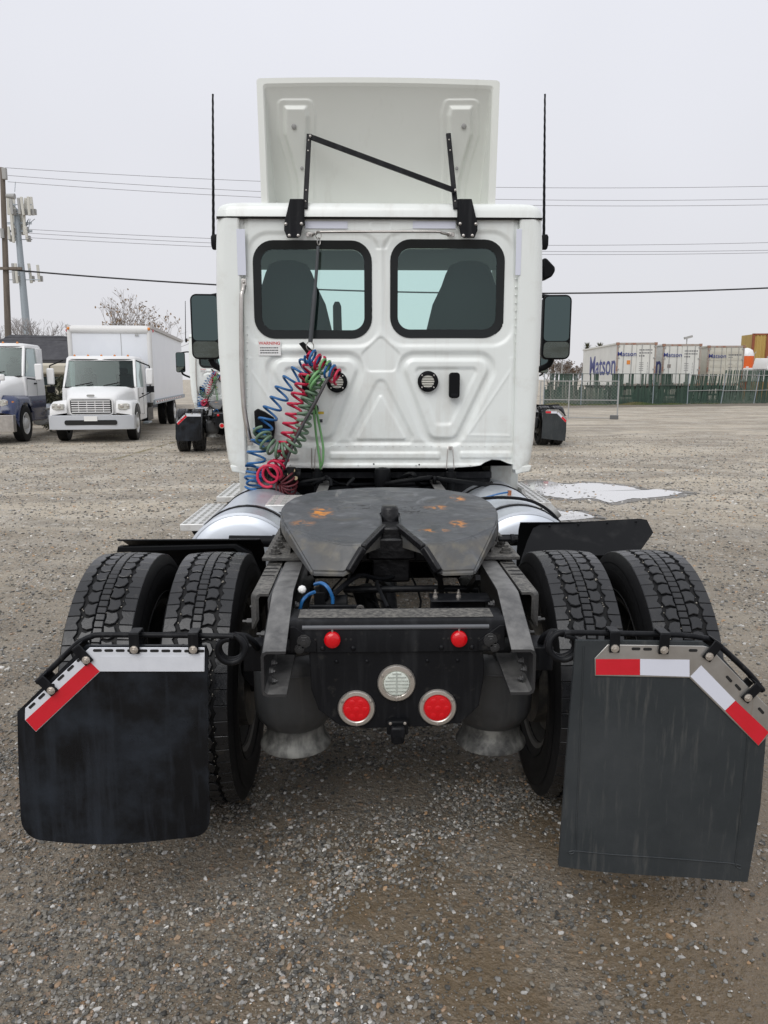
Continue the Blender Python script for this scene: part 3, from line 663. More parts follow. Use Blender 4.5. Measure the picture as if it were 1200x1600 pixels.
for x, y in ((381, 442), (390.5, 690)):
    MB().obox(W3(x, y, .036), .036, .008, .055).build('handle_foot', M_CHROME, hd, bevel=.006); MB().dome(W3(x, y - 1, .042), (0, -1, 0), .009, .006, 8).build('bolt', M_STEEL, hd, smooth=40)
# ---- strips, label, vents, catches
def patch(px0, px1, py0, py1, off, mt, name, parent=None, th=.002, **k):
    a, b = W3(px0, py1, off), W3(px1, py0, off); return MB().box(a.x, b.x, YC - off - th, YC - off, a.z, b.z).build(name, mt, parent or T, **k)
patch(371.5, 382.5, 358, 430, .029, M_SILV2, 'reflective_strip', bevel=.001); patch(805, 815.5, 358, 430, .029, M_SILV2, 'reflective_strip', bevel=.001)
patch(477, 543, 346, 357, .0035, M_SILV2, 'reflective_strip'); patch(645, 712, 346, 357, .0035, M_SILV2, 'reflective_strip')
lb = patch(404, 438.5, 531.5, 555.5, .0045, M_PAPER, 'warning_label')
c_ = W3(421, 536.5, .0071) - ORG
text_mesh('lettering', 'WARNING', .028, M_TXTR, lb, c_, (R(90), 0, 0), 1.08, bold=.0006)
rnd = random.Random(3); m = MB()
for k in range(3):
    x = 406.5
    while x < 435:
        l = rnd.uniform(1.5, 4); a_, b_ = W3(x, 544.2 + k * 3.9, .0068), W3(min(x + l, 436.5), 542.6 + k * 3.9, .0068); m.box(a_.x, b_.x, a_.y - .0006, a_.y, a_.z, b_.z); x += l + .7
m.build('small_print', M_TXTK, lb)
lb2 = patch(494, 506, 643, 661, .02, M_PAPER, 'caution_label', label='small white label with yellow band and dark pictogram')
patch(494, 506, 643, 647, .0225, mat('label_yellow', (.7, .5, .05), .5), 'label_band', lb2); patch(497, 504, 655, 660, .0225, M_TXTK, 'label_band', lb2)
for x, y in ((526.5, 597), (668.5, 596)):
    c = W3(x, y, .012); m = MB()
    m.lathe([(.070, 0), (.072, -.010), (.066, -.014), (.047, -.014), (.044, -.008), (.044, .005)], c, 'y', 32)
    vt = m.build('round_vent', M_PLAST, T, smooth=40)
    MB().cyl(c + Vector((0, .006, 0)), c + Vector((0, -.004, 0)), .045, n=24).build('vent_backing', mat('vent_grey', (.42, .42, .38), .5), vt)
    for k in range(5):
        zz = -.034 + k * .0165; hw_ = math.sqrt(max(0, .044 ** 2 - zz ** 2)); MB().bar(c + Vector((-hw_, -.007, zz)), c + Vector((hw_, -.007, zz)), .011, .004, (0, -.5, 1)).build('slat', mat('vent_slat', (.62, .61, .55), .45), vt)
    for k in range(4):
        a = R(45 + 90 * k); MB().dome(c + Vector((.058 * math.cos(a), -.014, .058 * math.sin(a))), (0, -1, 0), .006, .004, 8).build('screw', M_CHROME, vt)
for x in (481, 709.5):
    a, b = W3(x - 8.5, 622, .02), W3(x + 8.5, 582, .02)
    m = MB(); m.prism(rrect((a.x + b.x) / 2, (a.z + b.z) / 2, b.x - a.x, b.z - a.z, .022, 5), 'y', YC - .055, YC - .008); pc = m.build('latch_cover', M_PLAST, T, bevel=.006)
    MB().box(a.x + .012, b.x - .012, YC - .060, YC - .055, a.z + .01, a.z + .03).build('latch_tab', M_BLACK, pc, bevel=.002)
# rivets and weld studs, too small to pick apart: one part
m = MB()
for k in range(22):
    y = 436 + k * 12.3; m.dome(W3(806, y, -.002), (0, -1, 0), .007, .004, 6); 
    if y > 500: m.dome(W3(386, y, -.002), (0, -1, 0), .006, .004, 6)
for k in range(34):
    x = 398 + k * 12; 
    if 480 < x < 500 or 695 < x < 712: continue
    m.dome(W3(x, 697, .004), (0, -1, 0), .0045, .003, 6)
for x in (420, 455, 560, 650, 735): m.dome(W3(x, 727, .014), (0, -1, 0), .007, .003, 6)
m.build('rivets', M_WHITE, T, smooth=50, kind='stuff')
for x, y in ((655, 726), (584, 725), (454, 727)): MB().dome(W3(x, y, .013), (0, -1, 0), .006, .002, 8).build('drain_hole', M_SLOT, T)
# corner foot pieces below the side panels
for f in (lambda a: a, lambda a: 1190 - a):
    m = MB(); q = [(f(a), b) for a, b in ((359, 727), (386, 729), (384, 742), (374, 739), (362, 737))]
    m.prism([(W(x, y, 5.37).x, W(x, y, 5.37).z) for x, y in q], 'y', 5.372, 5.50); m.build('corner_foot', M_WHITE, T, bevel=.008)
# antennas on the cab sides
for bx, tx, y0 in ((336.5, 332.5, 6.1), (850, 851.5, 6.1)):
    b0, b1 = W(bx, 390, y0), W(bx, 371, y0); m = MB(); m.loft([rg for rg in ([Vector((b0.x + dx * q, y0 + dy * q, z)) for dx, dy in ((-.026, -.03), (.026, -.03), (.026, .03), (-.026, .03))] for z, q in ((b0.z, .75), (b0.z + .03, 1), (b1.z, 1), (b1.z + .02, .7)))], True, True, True)
    an = m.build('antenna', M_PLAST, T, bevel=.004)
    t0, t1 = W((bx + tx) / 2 - 1, 371, y0), W(tx, 147, y0); m = MB(); pts = []; rr = []
    for k in range(121):
        q = k / 120; pts.append(t0 + (t1 - t0) * q + Vector((math.cos(k * .9) * .0005, math.sin(k * .9) * .0005, 0))); rr.append(.0115 - .0045 * q + .0005 * math.sin(k * .9))
    m.tube(pts, rr, 8); m.build('whip', M_PLAST, an, smooth=60)
# mirrors
def mirror(s):
    Y = 6.95; cx = -1.505 if s < 0 else 1.595; m = MB(); hw = .125
    rings = []
    for yy, q in ((Y - .0, .97), (Y + .012, 1.0), (Y + .07, 1.0), (Y + .13, .8), (Y + .16, .45)):
        rings.append([Vector((cx + (x - 0) * q, yy + x * s * -.10, 2.165 + z * (q if q > .9 else q * .9 + .05))) for x, z in rrect(0, 0, 2 * hw, .56, .055, 5)])
    m.loft(rings, True, False, True); h = m.build('side_mirror', M_PLAST, T, smooth=50, bevel=0)
    def pane(z0, z1, nm, tl=0):
        n = rrect(0, (z0 + z1) / 2, 2 * hw - .03, z1 - z0, .035, 4); MB().add([(cx + x, Y + .0035 + x * s * -.10 + (z - z0) * tl, 2.165 + z) for x, z in n], [tuple(range(len(n)))]).build(nm, M_MIRROR if tl == 0 else M_MIRROR2, h)
    bz = rrect(0, 0, 2 * hw - .006, .554, .05, 5); MB().add([(cx + x, Y + .0055 + x * s * -.10, 2.165 + z) for x, z in bz], [tuple(range(len(bz)))]).build('mirror_bezel', M_PLAST, h)
    pane(-.118, .265, 'mirror_glass'); pane(-.265, -.126, 'convex_glass', -.12)
    m = MB(); m.tube(smooth_path([(cx - s * .02, Y + .08, 1.90), (cx - s * .07, Y + .1, 1.82), (s * 1.2, Y + .2, 1.72), (s * 1.10, Y + .2, 1.70)], 5), .028, 8); m.build('mirror_arm', M_PLAST, h, smooth=50); m = MB(); m.tube(smooth_path([(cx - s * .02, Y + .08, 2.43), (s * 1.3, Y + .15, 2.46), (s * 1.08, Y + .15, 2.42)], 5), .018, 8)
    m.build('mirror_arm', M_PLAST, h, smooth=50)
mirror(-1); mirror(1)
a = [W(x, y, 6.6) for x, y in ((846, 405), (852, 404), (865, 418), (866, 424), (860, 434), (850, 437), (846, 437))]
MB().prism([(v.x, v.z) for v in a], 'y', 6.55, 6.75).build('lookdown_mirror', M_PLAST, T, bevel=.015)
# hood and front wheels beyond the cab
m = MB(); rings = []
for Y, hw, z1 in ((7.0, 1.02, 1.84), (7.6, .95, 1.74), (8.2, .82, 1.62), (8.6, .7, 1.45), (8.7, .6, 1.2)):
    rings.append([Vector((x * hw, Y, .62 + (z1 - .62) * z)) for x, z in ((-1.05, 0), (-1.05, .5), (-.9, .85), (-.6, .98), (0, 1), (.6, .98), (.9, .85), (1.05, .5), (1.05, 0))])
m.loft(rings, False, False, True); m.build('hood', M_WHITE, T, smooth=60)
MB().box(-1.2, 1.2, 8.65, 8.85, .40, .72).build('front_bumper', M_WHITE, T, bevel=.05)
# ================================================================== chassis of the tractor
def box_part(name, mt, x0, x1, y0, y1, z0, z1, parent=None, bevel=.004, **k): return MB().box(min(x0, x1), max(x0, x1), y0, y1, z0, z1).build(name, mt, parent or T, bevel=bevel, **k)
def bolt(p, d, r=.012, h=.01, parent=None, mt=None, name='bolt'):
    p = Vector(p); d = Vector(d); m = MB(); m.cyl(p, p + d * h * .35, r * 1.35, n=10); m.cyl(p, p + d * h, r, n=6); m.cyl(p, p + d * h * 1.5, r * .5, n=6)
    return m.build(name, mt or M_FRAME, parent or T)
RZ = 1.0
for s in (-1, 1):
    # C channel rail: level, then dropping to the tail
    prof = [(2.28, .885, .735), (2.56, .998, .76), (2.62, 1.0, .74), (4.2, 1.0, .73), (8.6, 1.0, .73)]
    m = MB(); rings = []
    for Y, zt, zb in prof:
        o, i = .43, .352; t = .009; c = .018
        r = [(i, zt), (o - c, zt), (o - .3 * c, zt - .3 * c), (o, zt - c), (o, zb + c), (o - .3 * c, zb + .3 * c), (o - c, zb), (i, zb), (i, zb + t), (o - c, zb + t), (o - t, zb + c), (o - t, zt - c), (o - c, zt - t), (i, zt - t)]
        rings.append([Vector((s * x, Y, z)) for x, z in r])
    m.loft(rings, True, True, True); rail = m.build('frame_rail', M_FRAME, T, smooth=35)
    # mounting angle outboard of the rail
    m = MB(); rings = []
    for Y in (2.555, 2.575, 3.62):
        q = .0 if Y > 2.56 else .02
        r = [(.436, .992), (.487 - q, .992), (.497 - q, .986), (.500 - q, .975), (.500 - q, .86 + q * 2), (.491 - q, .86 + q * 2), (.491 - q, .974), (.486 - q, .983), (.436, .983)]
        rings.append([Vector((s * x, Y, z)) for x, z in r])
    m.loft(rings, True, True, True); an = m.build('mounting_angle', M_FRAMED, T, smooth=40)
    for k in range(4):
        yy = 2.80 + k * .055; m = MB(); m.prism([(s * .468 + a, yy + b) for a, b in rrect(0, 0, .05, .014, .0065, 3)], 'z', .9922, .9935); m.build('slot', M_SLOT, an)
    for yy in (2.40, 2.52, 2.66, 2.84, 3.05): bolt((s * .43 if yy < 2.56 else s * .5, yy, .86 if yy > 2.5 else .83), (s, 0, 0), .011, .03, rail)
    bolt((s * .41, 2.33, .80), (-s, 0, 0), .010, .012, rail)
    # raised base plate and fifth wheel foot
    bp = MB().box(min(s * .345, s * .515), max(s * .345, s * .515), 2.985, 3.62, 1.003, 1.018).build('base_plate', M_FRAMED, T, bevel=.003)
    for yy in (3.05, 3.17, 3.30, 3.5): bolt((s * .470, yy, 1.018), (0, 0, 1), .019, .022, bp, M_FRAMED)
    m = MB(); m.prism([(3.0, 1.018), (3.55, 1.018), (3.42, 1.10), (3.12, 1.10)], 'x', s * .365, s * .385); m.prism([(3.05, 1.018), (3.5, 1.018), (3.4, 1.11), (3.2, 1.11)], 'x', s * .41, s * .425)
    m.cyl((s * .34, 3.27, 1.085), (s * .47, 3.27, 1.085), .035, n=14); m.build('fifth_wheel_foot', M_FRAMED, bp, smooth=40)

# rear cross member: pressed channel with a lamp plate below
m = MB(); P_ = lambda Y, z, x: Vector((x, Y, z))
sec = [(2.53, .945), (2.425, .945), (2.410, .938), (2.405, .926), (2.405, .835), (2.413, .835), (2.413, .92), (2.43, .937), (2.53, .937)]
m.loft([[P_(Y, z, x) for Y, z in sec] for x in (-.352, .352)], True, True, True); cm = m.build('rear_crossmember', M_BLACK, T, smooth=40)
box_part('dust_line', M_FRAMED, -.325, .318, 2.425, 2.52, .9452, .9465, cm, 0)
m = MB(); m.tube([(-.31, 2.407, .919), (.30, 2.407, .919)], .0085, 8); m.build('rolled_edge', mat('worn_edge', (.10, .105, .115), .4), cm, smooth=60)
for s in (-1, 1):
    m = MB(); m.prism([(s * .352, .925), (s * .335, .925), (s * .265, .872), (s * .265, .838), (s * .352, .838)], 'y', 2.399, 2.4045); g_ = m.build('gusset', M_BLACK, cm, bevel=.002)
    bolt((s * .305, 2.399, .875), (0, -1, 0), .017, .008, g_); bolt((s * .32, 2.399, .850), (0, -1, 0), .012, .008, g_)
    for x in (.245, .145): MB().dome((s * x, 2.404, .849), (0, -1, 0), .009, .006, 8).build('rivet', M_BLACK, cm, smooth=40)
    for x in (.268, .24, .168, .152): MB().dome((s * x, 2.4045, .878), (0, -1, 0), .0045, .001, 8).build('hole', M_SLOT, cm)
m = MB(); m.prism([(-.29, .833), (.285, .833), (.29, .75), (.275, .64), (.215, .578), (.12, .568), (-.10, .562), (-.19, .572), (-.262, .63), (-.285, .70)], 'y', 2.414, 2.422)
lp = m.build('lamp_plate', M_BLACK, T, bevel=.003)
def lamp(px, py, R_, lensmat, name, rl):
    c = W(px, py, 2.412); m = MB()
    m.lathe([(R_, 0), (R_, -.006), (R_ - .004, -.011), (rl + .004, -.012), (rl, -.008), (rl, 0)], c, 'y', 40); b = m.build(name, M_BEZEL, T, smooth=40)
    m = MB(); m.lathe([(rl, -.006), (rl * .97, -.011), (rl * .7, -.0135), (0.001, -.0145)], c, 'y', 32); ln = m.build('lens', lensmat, b, smooth=60)
    m = MB()
    if lensmat is M_LENS:
        for i in range(6):
            a = R(60 * i); q = rl * .58; m.dome(c + Vector((q * math.cos(a), -.0125, q * math.sin(a))), (0, -1, 0), rl * .27, .0018, 12)
        m.dome(c + Vector((0, -.0135, 0)), (0, -1, 0), rl * .26, .0018, 12)
        m.build('lens_pattern', mat('red_lens_cell', (.50, .003, .008), .25, coat=.1, emit=((1, .01, .02), .10)), b, smooth=60)
    else:
        for k in range(7):
            z = -.036 + k * .012; hw = math.sqrt(max(0, (rl * .9) ** 2 - z * z)); m.box(c.x - hw, c.x + hw, c.y - .0155, c.y - .011, c.z + z - .0012, c.z + z + .0012)
        m.box(c.x - .002, c.x + .002, c.y - .0158, c.y - .011, c.z - .03, c.z + .04)
        m.build('lens_pattern', mat('lens_rib', (.40, .43, .39), .2), b)
    for k in range(3):
        a = R(30 + 120 * k) if name != 'reversing_lamp' else R(30 + 120 * k); q = (R_ + rl) / 2 + .001; bolt(c + Vector((q * math.cos(a), -.011, q * math.sin(a))), (0, -1, 0), .0045, .003, b, M_CHROME, 'screw')
    return b
lamp(619.5, 1066.5, .0635, M_LENSC, 'reversing_lamp', .043); lamp(557, 1106, .0625, M_LENS, 'tail_lamp', .044); lamp(683.5, 1104.5, .0635, M_LENS, 'tail_lamp', .045)
for x, y in ((519, 1001.5), (718, 1000)):
    c = W(x, y, 2.385); m = MB(); m.lathe([(.0265, .018), (.0265, .004), (.024, -.001), (.012, -.004), (.0005, -.005)], c, 'y', 28); mk = m.build('marker_lamp', M_LENS, T, smooth=50)
    MB().cyl(c + Vector((0, .012, .024)), c + Vector((0, .012, .034)), .0035, n=6).build('terminal', M_CHROME, mk)
c = W(621, 1132, 2.40); so = MB().box(c.x - .036, c.x + .036, 2.385, 2.413, c.z - .032, c.z + .018).build('trailer_socket', M_PLAST, T, bevel=.006)
MB().box(c.x - .024, c.x + .024, 2.362, 2.386, c.z - .036, c.z + .006).build('socket_lid', M_BLACK, so, bevel=.008); MB().cyl((c.x, 2.38, c.z - .05), (c.x, 2.38, c.z - .025), .022, n=14).build('socket_boot', M_PLAST, so)
for s in (-1, 1): bolt((c.x + s * .024, 2.385, c.z + .011), (0, -1, 0), .004, .004, so, M_CHROME, 'screw')

# air springs
for s in (-1, 1):
    cx, cy = s * .372, 2.74
    m = MB(); prof = [(.085, .80), (.115, .795), (.128, .785), (.130, .755), (.124, .742), (.136, .73), (.147, .71), (.150, .66), (.151, .54), (.148, .50), (.138, .472), (.124, .455), (.116, .445)]
    m.lathe(prof, (cx, cy, 0), 'z', 44); sp = m.build('air_spring', M_BAG, T, smooth=60)
    m = MB(); m.lathe([(.1515, .676), (.1535, .672), (.1515, .668)], (cx, cy, 0), 'z', 44); m.build('bead_ring', M_BAG, sp, smooth=60)
    m = MB(); m.lathe([(.108, .50), (.108, .42), (.112, .395), (.124, .378), (.132, .365), (.133, .356), (.124, .350), (.001, .348)], (cx, cy, 0), 'z', 44); m.build('piston', M_BASE, sp, smooth=50)
    box_part('spring_seat', M_BLACK, cx - .10, cx + .10, cy - .1, cy + .12, .80, .83)
    # trailing arm, brake chamber, shock
    MB().bar((s * .40, 2.76, .375), (s * .42, 3.95, .52), .07, .04).build('trailing_arm', M_BLACK, T, bevel=.006)
    m = MB(); m.lathe([(.02, 0), (.075, .0), (.085, .02), (.088, .06), (.08, .07), (.088, .08), (.085, .13), (.06, .15), (.01, .155)], (s * .50 if s > 0 else -.50, 2.80, .62), 'y', 24); m.build('brake_chamber', M_BLACK, T, smooth=40)
    MB().cyl((s * .46, 3.30, .40), (s * .45, 3.45, .92), .035, n=12).build('shock_absorber', M_BLACK, T, smooth=40)
# axle, differential, shaft, rods, cross members
m = MB(); m.cyl((-.90, 3.06, .505), (.90, 3.06, .505), .075, n=20); m.cyl((-.40, 3.06, .505), (-.15, 3.06, .505), .075, .15, 20); m.cyl((.15, 3.06, .505), (.40, 3.06, .505), .15, .075, 20)
ax = m.build('rear_axle', M_BLACK, T, smooth=40)
m = MB(); m.lathe([(.02, -.20), (.12, -.18), (.19, -.10), (.21, 0), (.19, .10), (.12, .20), (.09, .32), (.06, .34)], (.02, 3.06, .51), 'y', 28); m.build('differential', M_BLACK, ax, smooth=50)
MB().cyl((.02, 3.4, .52), (.0, 6.2, .66), .045, n=16).build('drive_shaft', M_BLACK, T, smooth=40)
m = MB(); m.tube(smooth_path([(-.19, 2.95, .895), (-.05, 2.93, .90), (.20, 2.92, .905), (.34, 2.92, .90)], 4), .014, 8); m.build('torque_rod', M_BLACK, T, smooth=50)
m = MB(); m.cyl((-.12, 3.1, .86), (-.02, 3.12, .55), .045, n=12); m.build('rod_bushing', M_BLACK, T)
for y0, z in ((3.62, .96), (4.3, .95), (5.1, .95), (5.9, .95)): box_part('crossmember', M_BLACK, -.36, .36, y0, y0 + .10, z - .20, z, bevel=.01)
MB().bar((.17, 2.75, 1.02), (.23, 3.2, .72), .02, .02).build('support_rod', M_BLACK, T); MB().bar((.32, 2.80, .98), (.25, 3.2, .72), .02, .02).build('support_rod', M_BLACK, T)
vb = box_part('valve_bracket', M_BLACK, .135, .335, 2.70, 2.74, .86, .925); box_part('bracket_lip', M_BLACK, .13, .35, 2.66, 2.76, .925, .932, vb); bolt((.15, 2.70, .932), (0, 0, 1), .007, .02, vb, M_BEZEL); bolt((.235, 2.70, .932), (0, 0, 1), .007, .02, vb, M_BEZEL)
MB().cyl((.19, 2.66, .885), (.19, 2.70, .885), .022, n=12).build('levelling_valve', M_BLACK, vb)
MB().tube(smooth_path([(.20, 2.66, .88), (.215, 2.65, .875), (.23, 2.66, .868)], 4), .006, 6).build('air_line', M_BLUE, vb)
av = MB(); av.cyl((-.27, 2.72, .90), (-.17, 2.72, .905), .035, n=12); av.box(-.29, -.25, 2.68, 2.76, .86, .96); av.cyl((-.255, 2.70, .93), (-.255, 2.70, .99), .018, n=10)
av = av.build('air_valve', M_PLAST, T, bevel=.003)
MB().tube(smooth_path([W(469, 951, 2.6), W(473, 938, 2.6), W(482, 929, 2.62), W(492, 925, 2.64)], 5), .0065, 6).build('air_line', M_BLUE, av, smooth=60)
MB().tube(smooth_path([W(492, 913, 2.66), W(502, 911, 2.62), (W(512, 918, 2.6)), W(519, 932, 2.6), W(520, 943, 2.6)], 5), .0065, 6).build('air_line', M_BLUE, av, smooth=60)
MB().dome(W(472, 921, 2.6), (0, -1, .3), .015, .012, 8).build('tag', M_PAPER, av)
lv = MB().bar(W(483, 950, 2.6), W(566, 950, 2.6), .012, .022, (0, 0, 1)).build('valve_lever', M_BLACK, T, bevel=.003); MB().lathe([(.006, 0), (.014, 0), (.014, -.01), (.006, -.01)], W(563, 951, 2.59), 'y', 16, True).build('lever_eye', M_CHROME, lv)
MB().tube(smooth_path([W(520, 930, 2.66), W(560, 900, 2.9), W(600, 905, 3.0), W(640, 890, 3.1)], 5), .01, 6).build('brake_line', M_BLACK, T)

# fifth wheel
def fz(Y): return 1.15 + .083 * (Y - 3.27)
m = MB(); right = [(.0, 3.757), (.10, 3.75), (.20, 3.728), (.30, 3.69), (.385, 3.625), (.44, 3.54), (.468, 3.44), (.474, 3.36), (.470, 3.27), (.452, 3.15), (.424, 3.039), (.302, 2.888), (.187, 2.803), (.105, 2.798)]
th = [(.045, 3.00), (.036, 3.05), (.036, 3.25), (.026, 3.275), (.0, 3.285)]
top = right + th; full = [(x, y) for x, y in top] + [(-x, y) for x, y in reversed(top[1:-1])]
tips = [(.300, 2.742, 1.022), (.185, 2.745, 1.018), (.155, 2.757, 1.03)]
def fw_piece(mt_top):
    bm = bmesh.new(); vt = [bm.verts.new((x, y, fz(y))) for x, y in full]; bm.faces.new(vt)
    k = {tuple(p): vt[i] for i, p in enumerate(full)}
    for s in (-1, 1):
        t = [bm.verts.new((s * a, b, c)) for a, b, c in tips]; A, B, C_, D = [k[(s * x, y)] for x, y in right[-4:]]
        bm.faces.new([A, B, t[0]]); bm.faces.new([B, C_, t[1], t[0]]); bm.faces.new([C_, D, t[2], t[1]])
    bmesh.ops.recalc_face_normals(bm, faces=bm.faces)
    be = [e_ for e_ in bm.edges if e_.is_boundary]
    r = bmesh.ops.extrude_edge_only(bm, edges=be); nv = [v for v in r['geom'] if isinstance(v, bmesh.types.BMVert)]
    for v in nv: v.co.z -= .055 if v.co.y > 2.80 else .016
    for v in nv:
        if v.co.y < 3.1 and abs(v.co.x) < .12: v.co.z -= .02
    bmesh.ops.recalc_face_normals(bm, faces=bm.faces)
    bmesh.ops.bevel(bm, geom=[e_ for e_ in bm.edges if len(e_.link_faces) == 2 and e_.calc_face_angle(0) > R(28)], offset=.007, segments=2, affect='EDGES')
    for v in bm.verts: v.co -= ORG
    me = bpy.data.meshes.new('fifth_wheel'); bm.to_mesh(me); bm.free(); me.shade_smooth(); me.set_sharp_from_angle(angle=R(35)); me.materials.append(mt_top)
    o = bpy.data.objects.new('fifth_wheel', me); COL.objects.link(o); o.parent = T; return o
def fw_mat():
    m = bpy.data.materials.new('greased_plate'); m.use_nodes = True; nt = m.node_tree; L = nt.links.new; b = nt.nodes['Principled BSDF']; tc = nd(nt, 'TexCoord')
    def noise(s, lo, hi, det=6, vec=None, dis=0):
        n = nd(nt, 'TexNoise'); n.inputs['Scale'].default_value = s; n.inputs['Detail'].default_value = det; n.inputs['Distortion'].default_value = dis; L(vec or tc.outputs['Object'], n.inputs['Vector'])
        r = nd(nt, 'MapRange'); r.inputs[1].default_value = lo; r.inputs[2].default_value = hi; L(n.outputs['Fac'], r.inputs[0]); return r.outputs[0]
    def mix(a, c, f):
        x = nd(nt, 'Mix', data_type='RGBA'); L(f, x.inputs['Factor']); x.inputs['B'].default_value = (*c, 1)
        if isinstance(a, tuple): x.inputs['A'].default_value = (*a, 1)
        else: L(a, x.inputs['A'])
        return x.outputs['Result']
    sp = nd(nt, 'SeparateXYZ'); L(tc.outputs['Object'], sp.inputs[0])
    def ell(cx, cy, rx, ry):
        mp = nd(nt, 'Mapping'); mp.inputs['Location'].default_value = (-cx / rx, -(cy - 4.6) / ry, 0); mp.inputs['Scale'].default_value = (1 / rx, 1 / ry, 0); L(tc.outputs['Object'], mp.inputs[0])
        ln = nd(nt, 'VectorMath', operation='LENGTH'); L(mp.outputs[0], ln.inputs[0]); r = nd(nt, 'MapRange'); r.inputs[1].default_value = 1.0; r.inputs[2].default_value = .35; L(ln.outputs['Value'], r.inputs[0]); return r.outputs[0]
    def mul(a, b_):
        x = nd(nt, 'Math', operation='MULTIPLY'); L(a, x.inputs[0])
        if isinstance(b_, float): x.inputs[1].default_value = b_
        else: L(b_, x.inputs[1])
        return x.outputs[0]
    c = mix((.058, .063, .068), (.095, .101, .108), noise(5, .35, .65, 8, None, 1.2))
    c = mix(c, (.075, .077, .08), noise(11, .52, .75, 8, None, 2.5))
    c = mix(c, (.15, .125, .07), mul(noise(6, .60, .78, 6, None, 2), .3)); c = mix(c, (.21, .22, .23), mul(noise(4, .58, .72, 9, None, 3), .6))
    for cx, cy, rx, ry, am in ((-.295, 3.27, .06, .11, 1.), (.325, 3.52, .04, .08, 1.), (.215, 3.35, .07, .05, .6), (.28, 3.08, .045, .07, .85), (.17, 2.98, .07, .03, .75), (-.36, 3.10, .06, .06, .4)):
        c = mix(c, (.62, .24, .04), mul(mul(ell(cx, cy, rx, ry), noise(26, .47, .56, 5, None, 1)), am))
    for cx, cy, rx, ry in ((.11, 3.30, .13, .10), (-.14, 3.36, .12, .08), (.0, 3.66, .08, .03)):
        c = mix(c, (.008, .008, .009), mul(ell(cx, cy, rx, ry), noise(32, .575, .60, 4, None, 1.5)))
    mp = nd(nt, 'Mapping'); mp.inputs['Scale'].default_value = (1, .12, 1); L(tc.outputs['Object'], mp.inputs[0])
    c = mix(c, (.26, .255, .24), mul(mul(ell(-.12, 3.62, .25, .16), noise(30, .62, .72, 5, mp.outputs[0])), .8))
    rampm = nd(nt, 'MapRange'); rampm.inputs[1].default_value = 1.115; rampm.inputs[2].default_value = 1.10; L(sp.outputs['Z'], rampm.inputs[0])
    c = mix(c, (.095, .091, .082), mul(rampm.outputs[0], noise(7, .35, .62, 8)))
    c = mix(c, (.15, .138, .108), mul(rampm.outputs[0], noise(16, .5, .75, 8)))
    L(c, b.inputs['Base Color']); b.inputs['Specular IOR Level'].default_value = .45
    L(noise(7, .2, .8, 6, None, 1), b.inputs['Roughness']); rr = nd(nt, 'MapRange'); rr.inputs[3].default_value = .30; rr.inputs[4].default_value = .6; L(noise(7, .3, .7, 6, None, 1), rr.inputs[0]); L(rr.outputs[0], b.inputs['Roughness'])
    n1 = nd(nt, 'TexNoise'); n1.inputs['Scale'].default_value = 6; n1.inputs['Detail'].default_value = 8; n1.inputs['Distortion'].default_value = 2; L(tc.outputs['Object'], n1.inputs['Vector'])
    bp = nd(nt, 'Bump'); bp.inputs['Strength'].default_value = .5; bp.inputs['Distance'].default_value = .012; L(n1.outputs['Fac'], bp.inputs['Height']); L(bp.outputs[0], b.inputs['Normal'])
    return m
fw = fw_piece(fw_mat())
# locking jaws deep in the throat, black with grease
M_GREASE = mat('black_grease', (.006, .006, .007), .36, bump=(28, .6, .008), spec=.35)
m = MB(); rings = []
for z, q in ((1.02, 1.0), (1.172, .92), (1.182, .84), (1.184, .70)): rings.append([Vector((.040 * q * math.copysign(abs(math.cos(a)) ** .6, math.cos(a)), 3.23 + .05 * q * math.sin(a), z)) for a in [2 * math.pi * k / 16 for k in range(16)]])
m.loft(rings, True, False, True); m.build('locking_jaw', M_GREASE, fw, smooth=60)
m = MB(); m.box(-.040, .040, 3.03, 3.17, 1.06, 1.128); m.build('lock_bar', M_GREASE, fw, bevel=.008)
for s in (-1, 1):
    m = MB(); m.bar((s * .03, 3.06, fz(3.06) - .008), (s * .112, 2.79, 1.098), .022, .03); m.bar((s * .112, 2.79, 1.098), (s * .165, 2.745, 1.018), .024, .03); m.build('throat_edge', M_GREASE, fw, bevel=.006)
m = MB(); m.box(-.30, .30, 3.05, 3.5, .98, 1.08); m.box(-.10, .10, 3.0, 3.2, 1.0, 1.09); m.prism([(-.08, 3.03), (.08, 3.03), (.035, 3.1), (-.035, 3.1)], 'z', .9, 1.05); m.build('lock_housing', M_GREASE, fw, bevel=.01)
m = MB(); m.cyl((.45, 3.12, 1.06), (.53, 3.12, 1.06), .012, n=8); m.cyl((.50, 3.12, 1.06), (.515, 3.12, 1.06), .022, n=10); m.build('release_handle', M_BLACK, fw, bevel=.002)

# tanks
def tank(s, y0, y1):
    cx, cz, r = s * .80, .655, .325; m = MB()
    prof = [(.002, y0 - .035), (.16, y0 - .030), (.26, y0 - .018), (.305, y0), (r, y0 + .02), (r, y1 - .02), (.305, y1), (.26, y1 + .018), (.002, y1 + .03)]
    m.lathe(prof, (cx, 0, cz), 'y', 64); tk = m.build('fuel_tank', M_ALU, T, smooth=40)
    m = MB(); m.lathe([(r - .012, y0 + .004), (r + .003, y0 + .008), (r + .003, y0 + .022), (r, y0 + .026)], (cx, 0, cz), 'y', 64); m.build('weld_rim', M_ALU, tk, smooth=50)
    for yy in (y0 + .24, y1 - .35):
        m = MB(); rings = []
        for k in range(33):
            a = R(-60 + 300 * k / 32); rings.append([Vector((cx + q * math.cos(a), yy + d, cz + q * math.sin(a))) for q, d in ((r + .002, -.018), (r + .008, -.018), (r + .008, .018), (r + .002, .018))])
        m.loft(rings, True, True, True); m.build('tank_strap', M_BLACK, tk, smooth=30)
    return tk, cx, cz, r
tk, cx, cz, r = tank(-1, 4.22, 5.55)
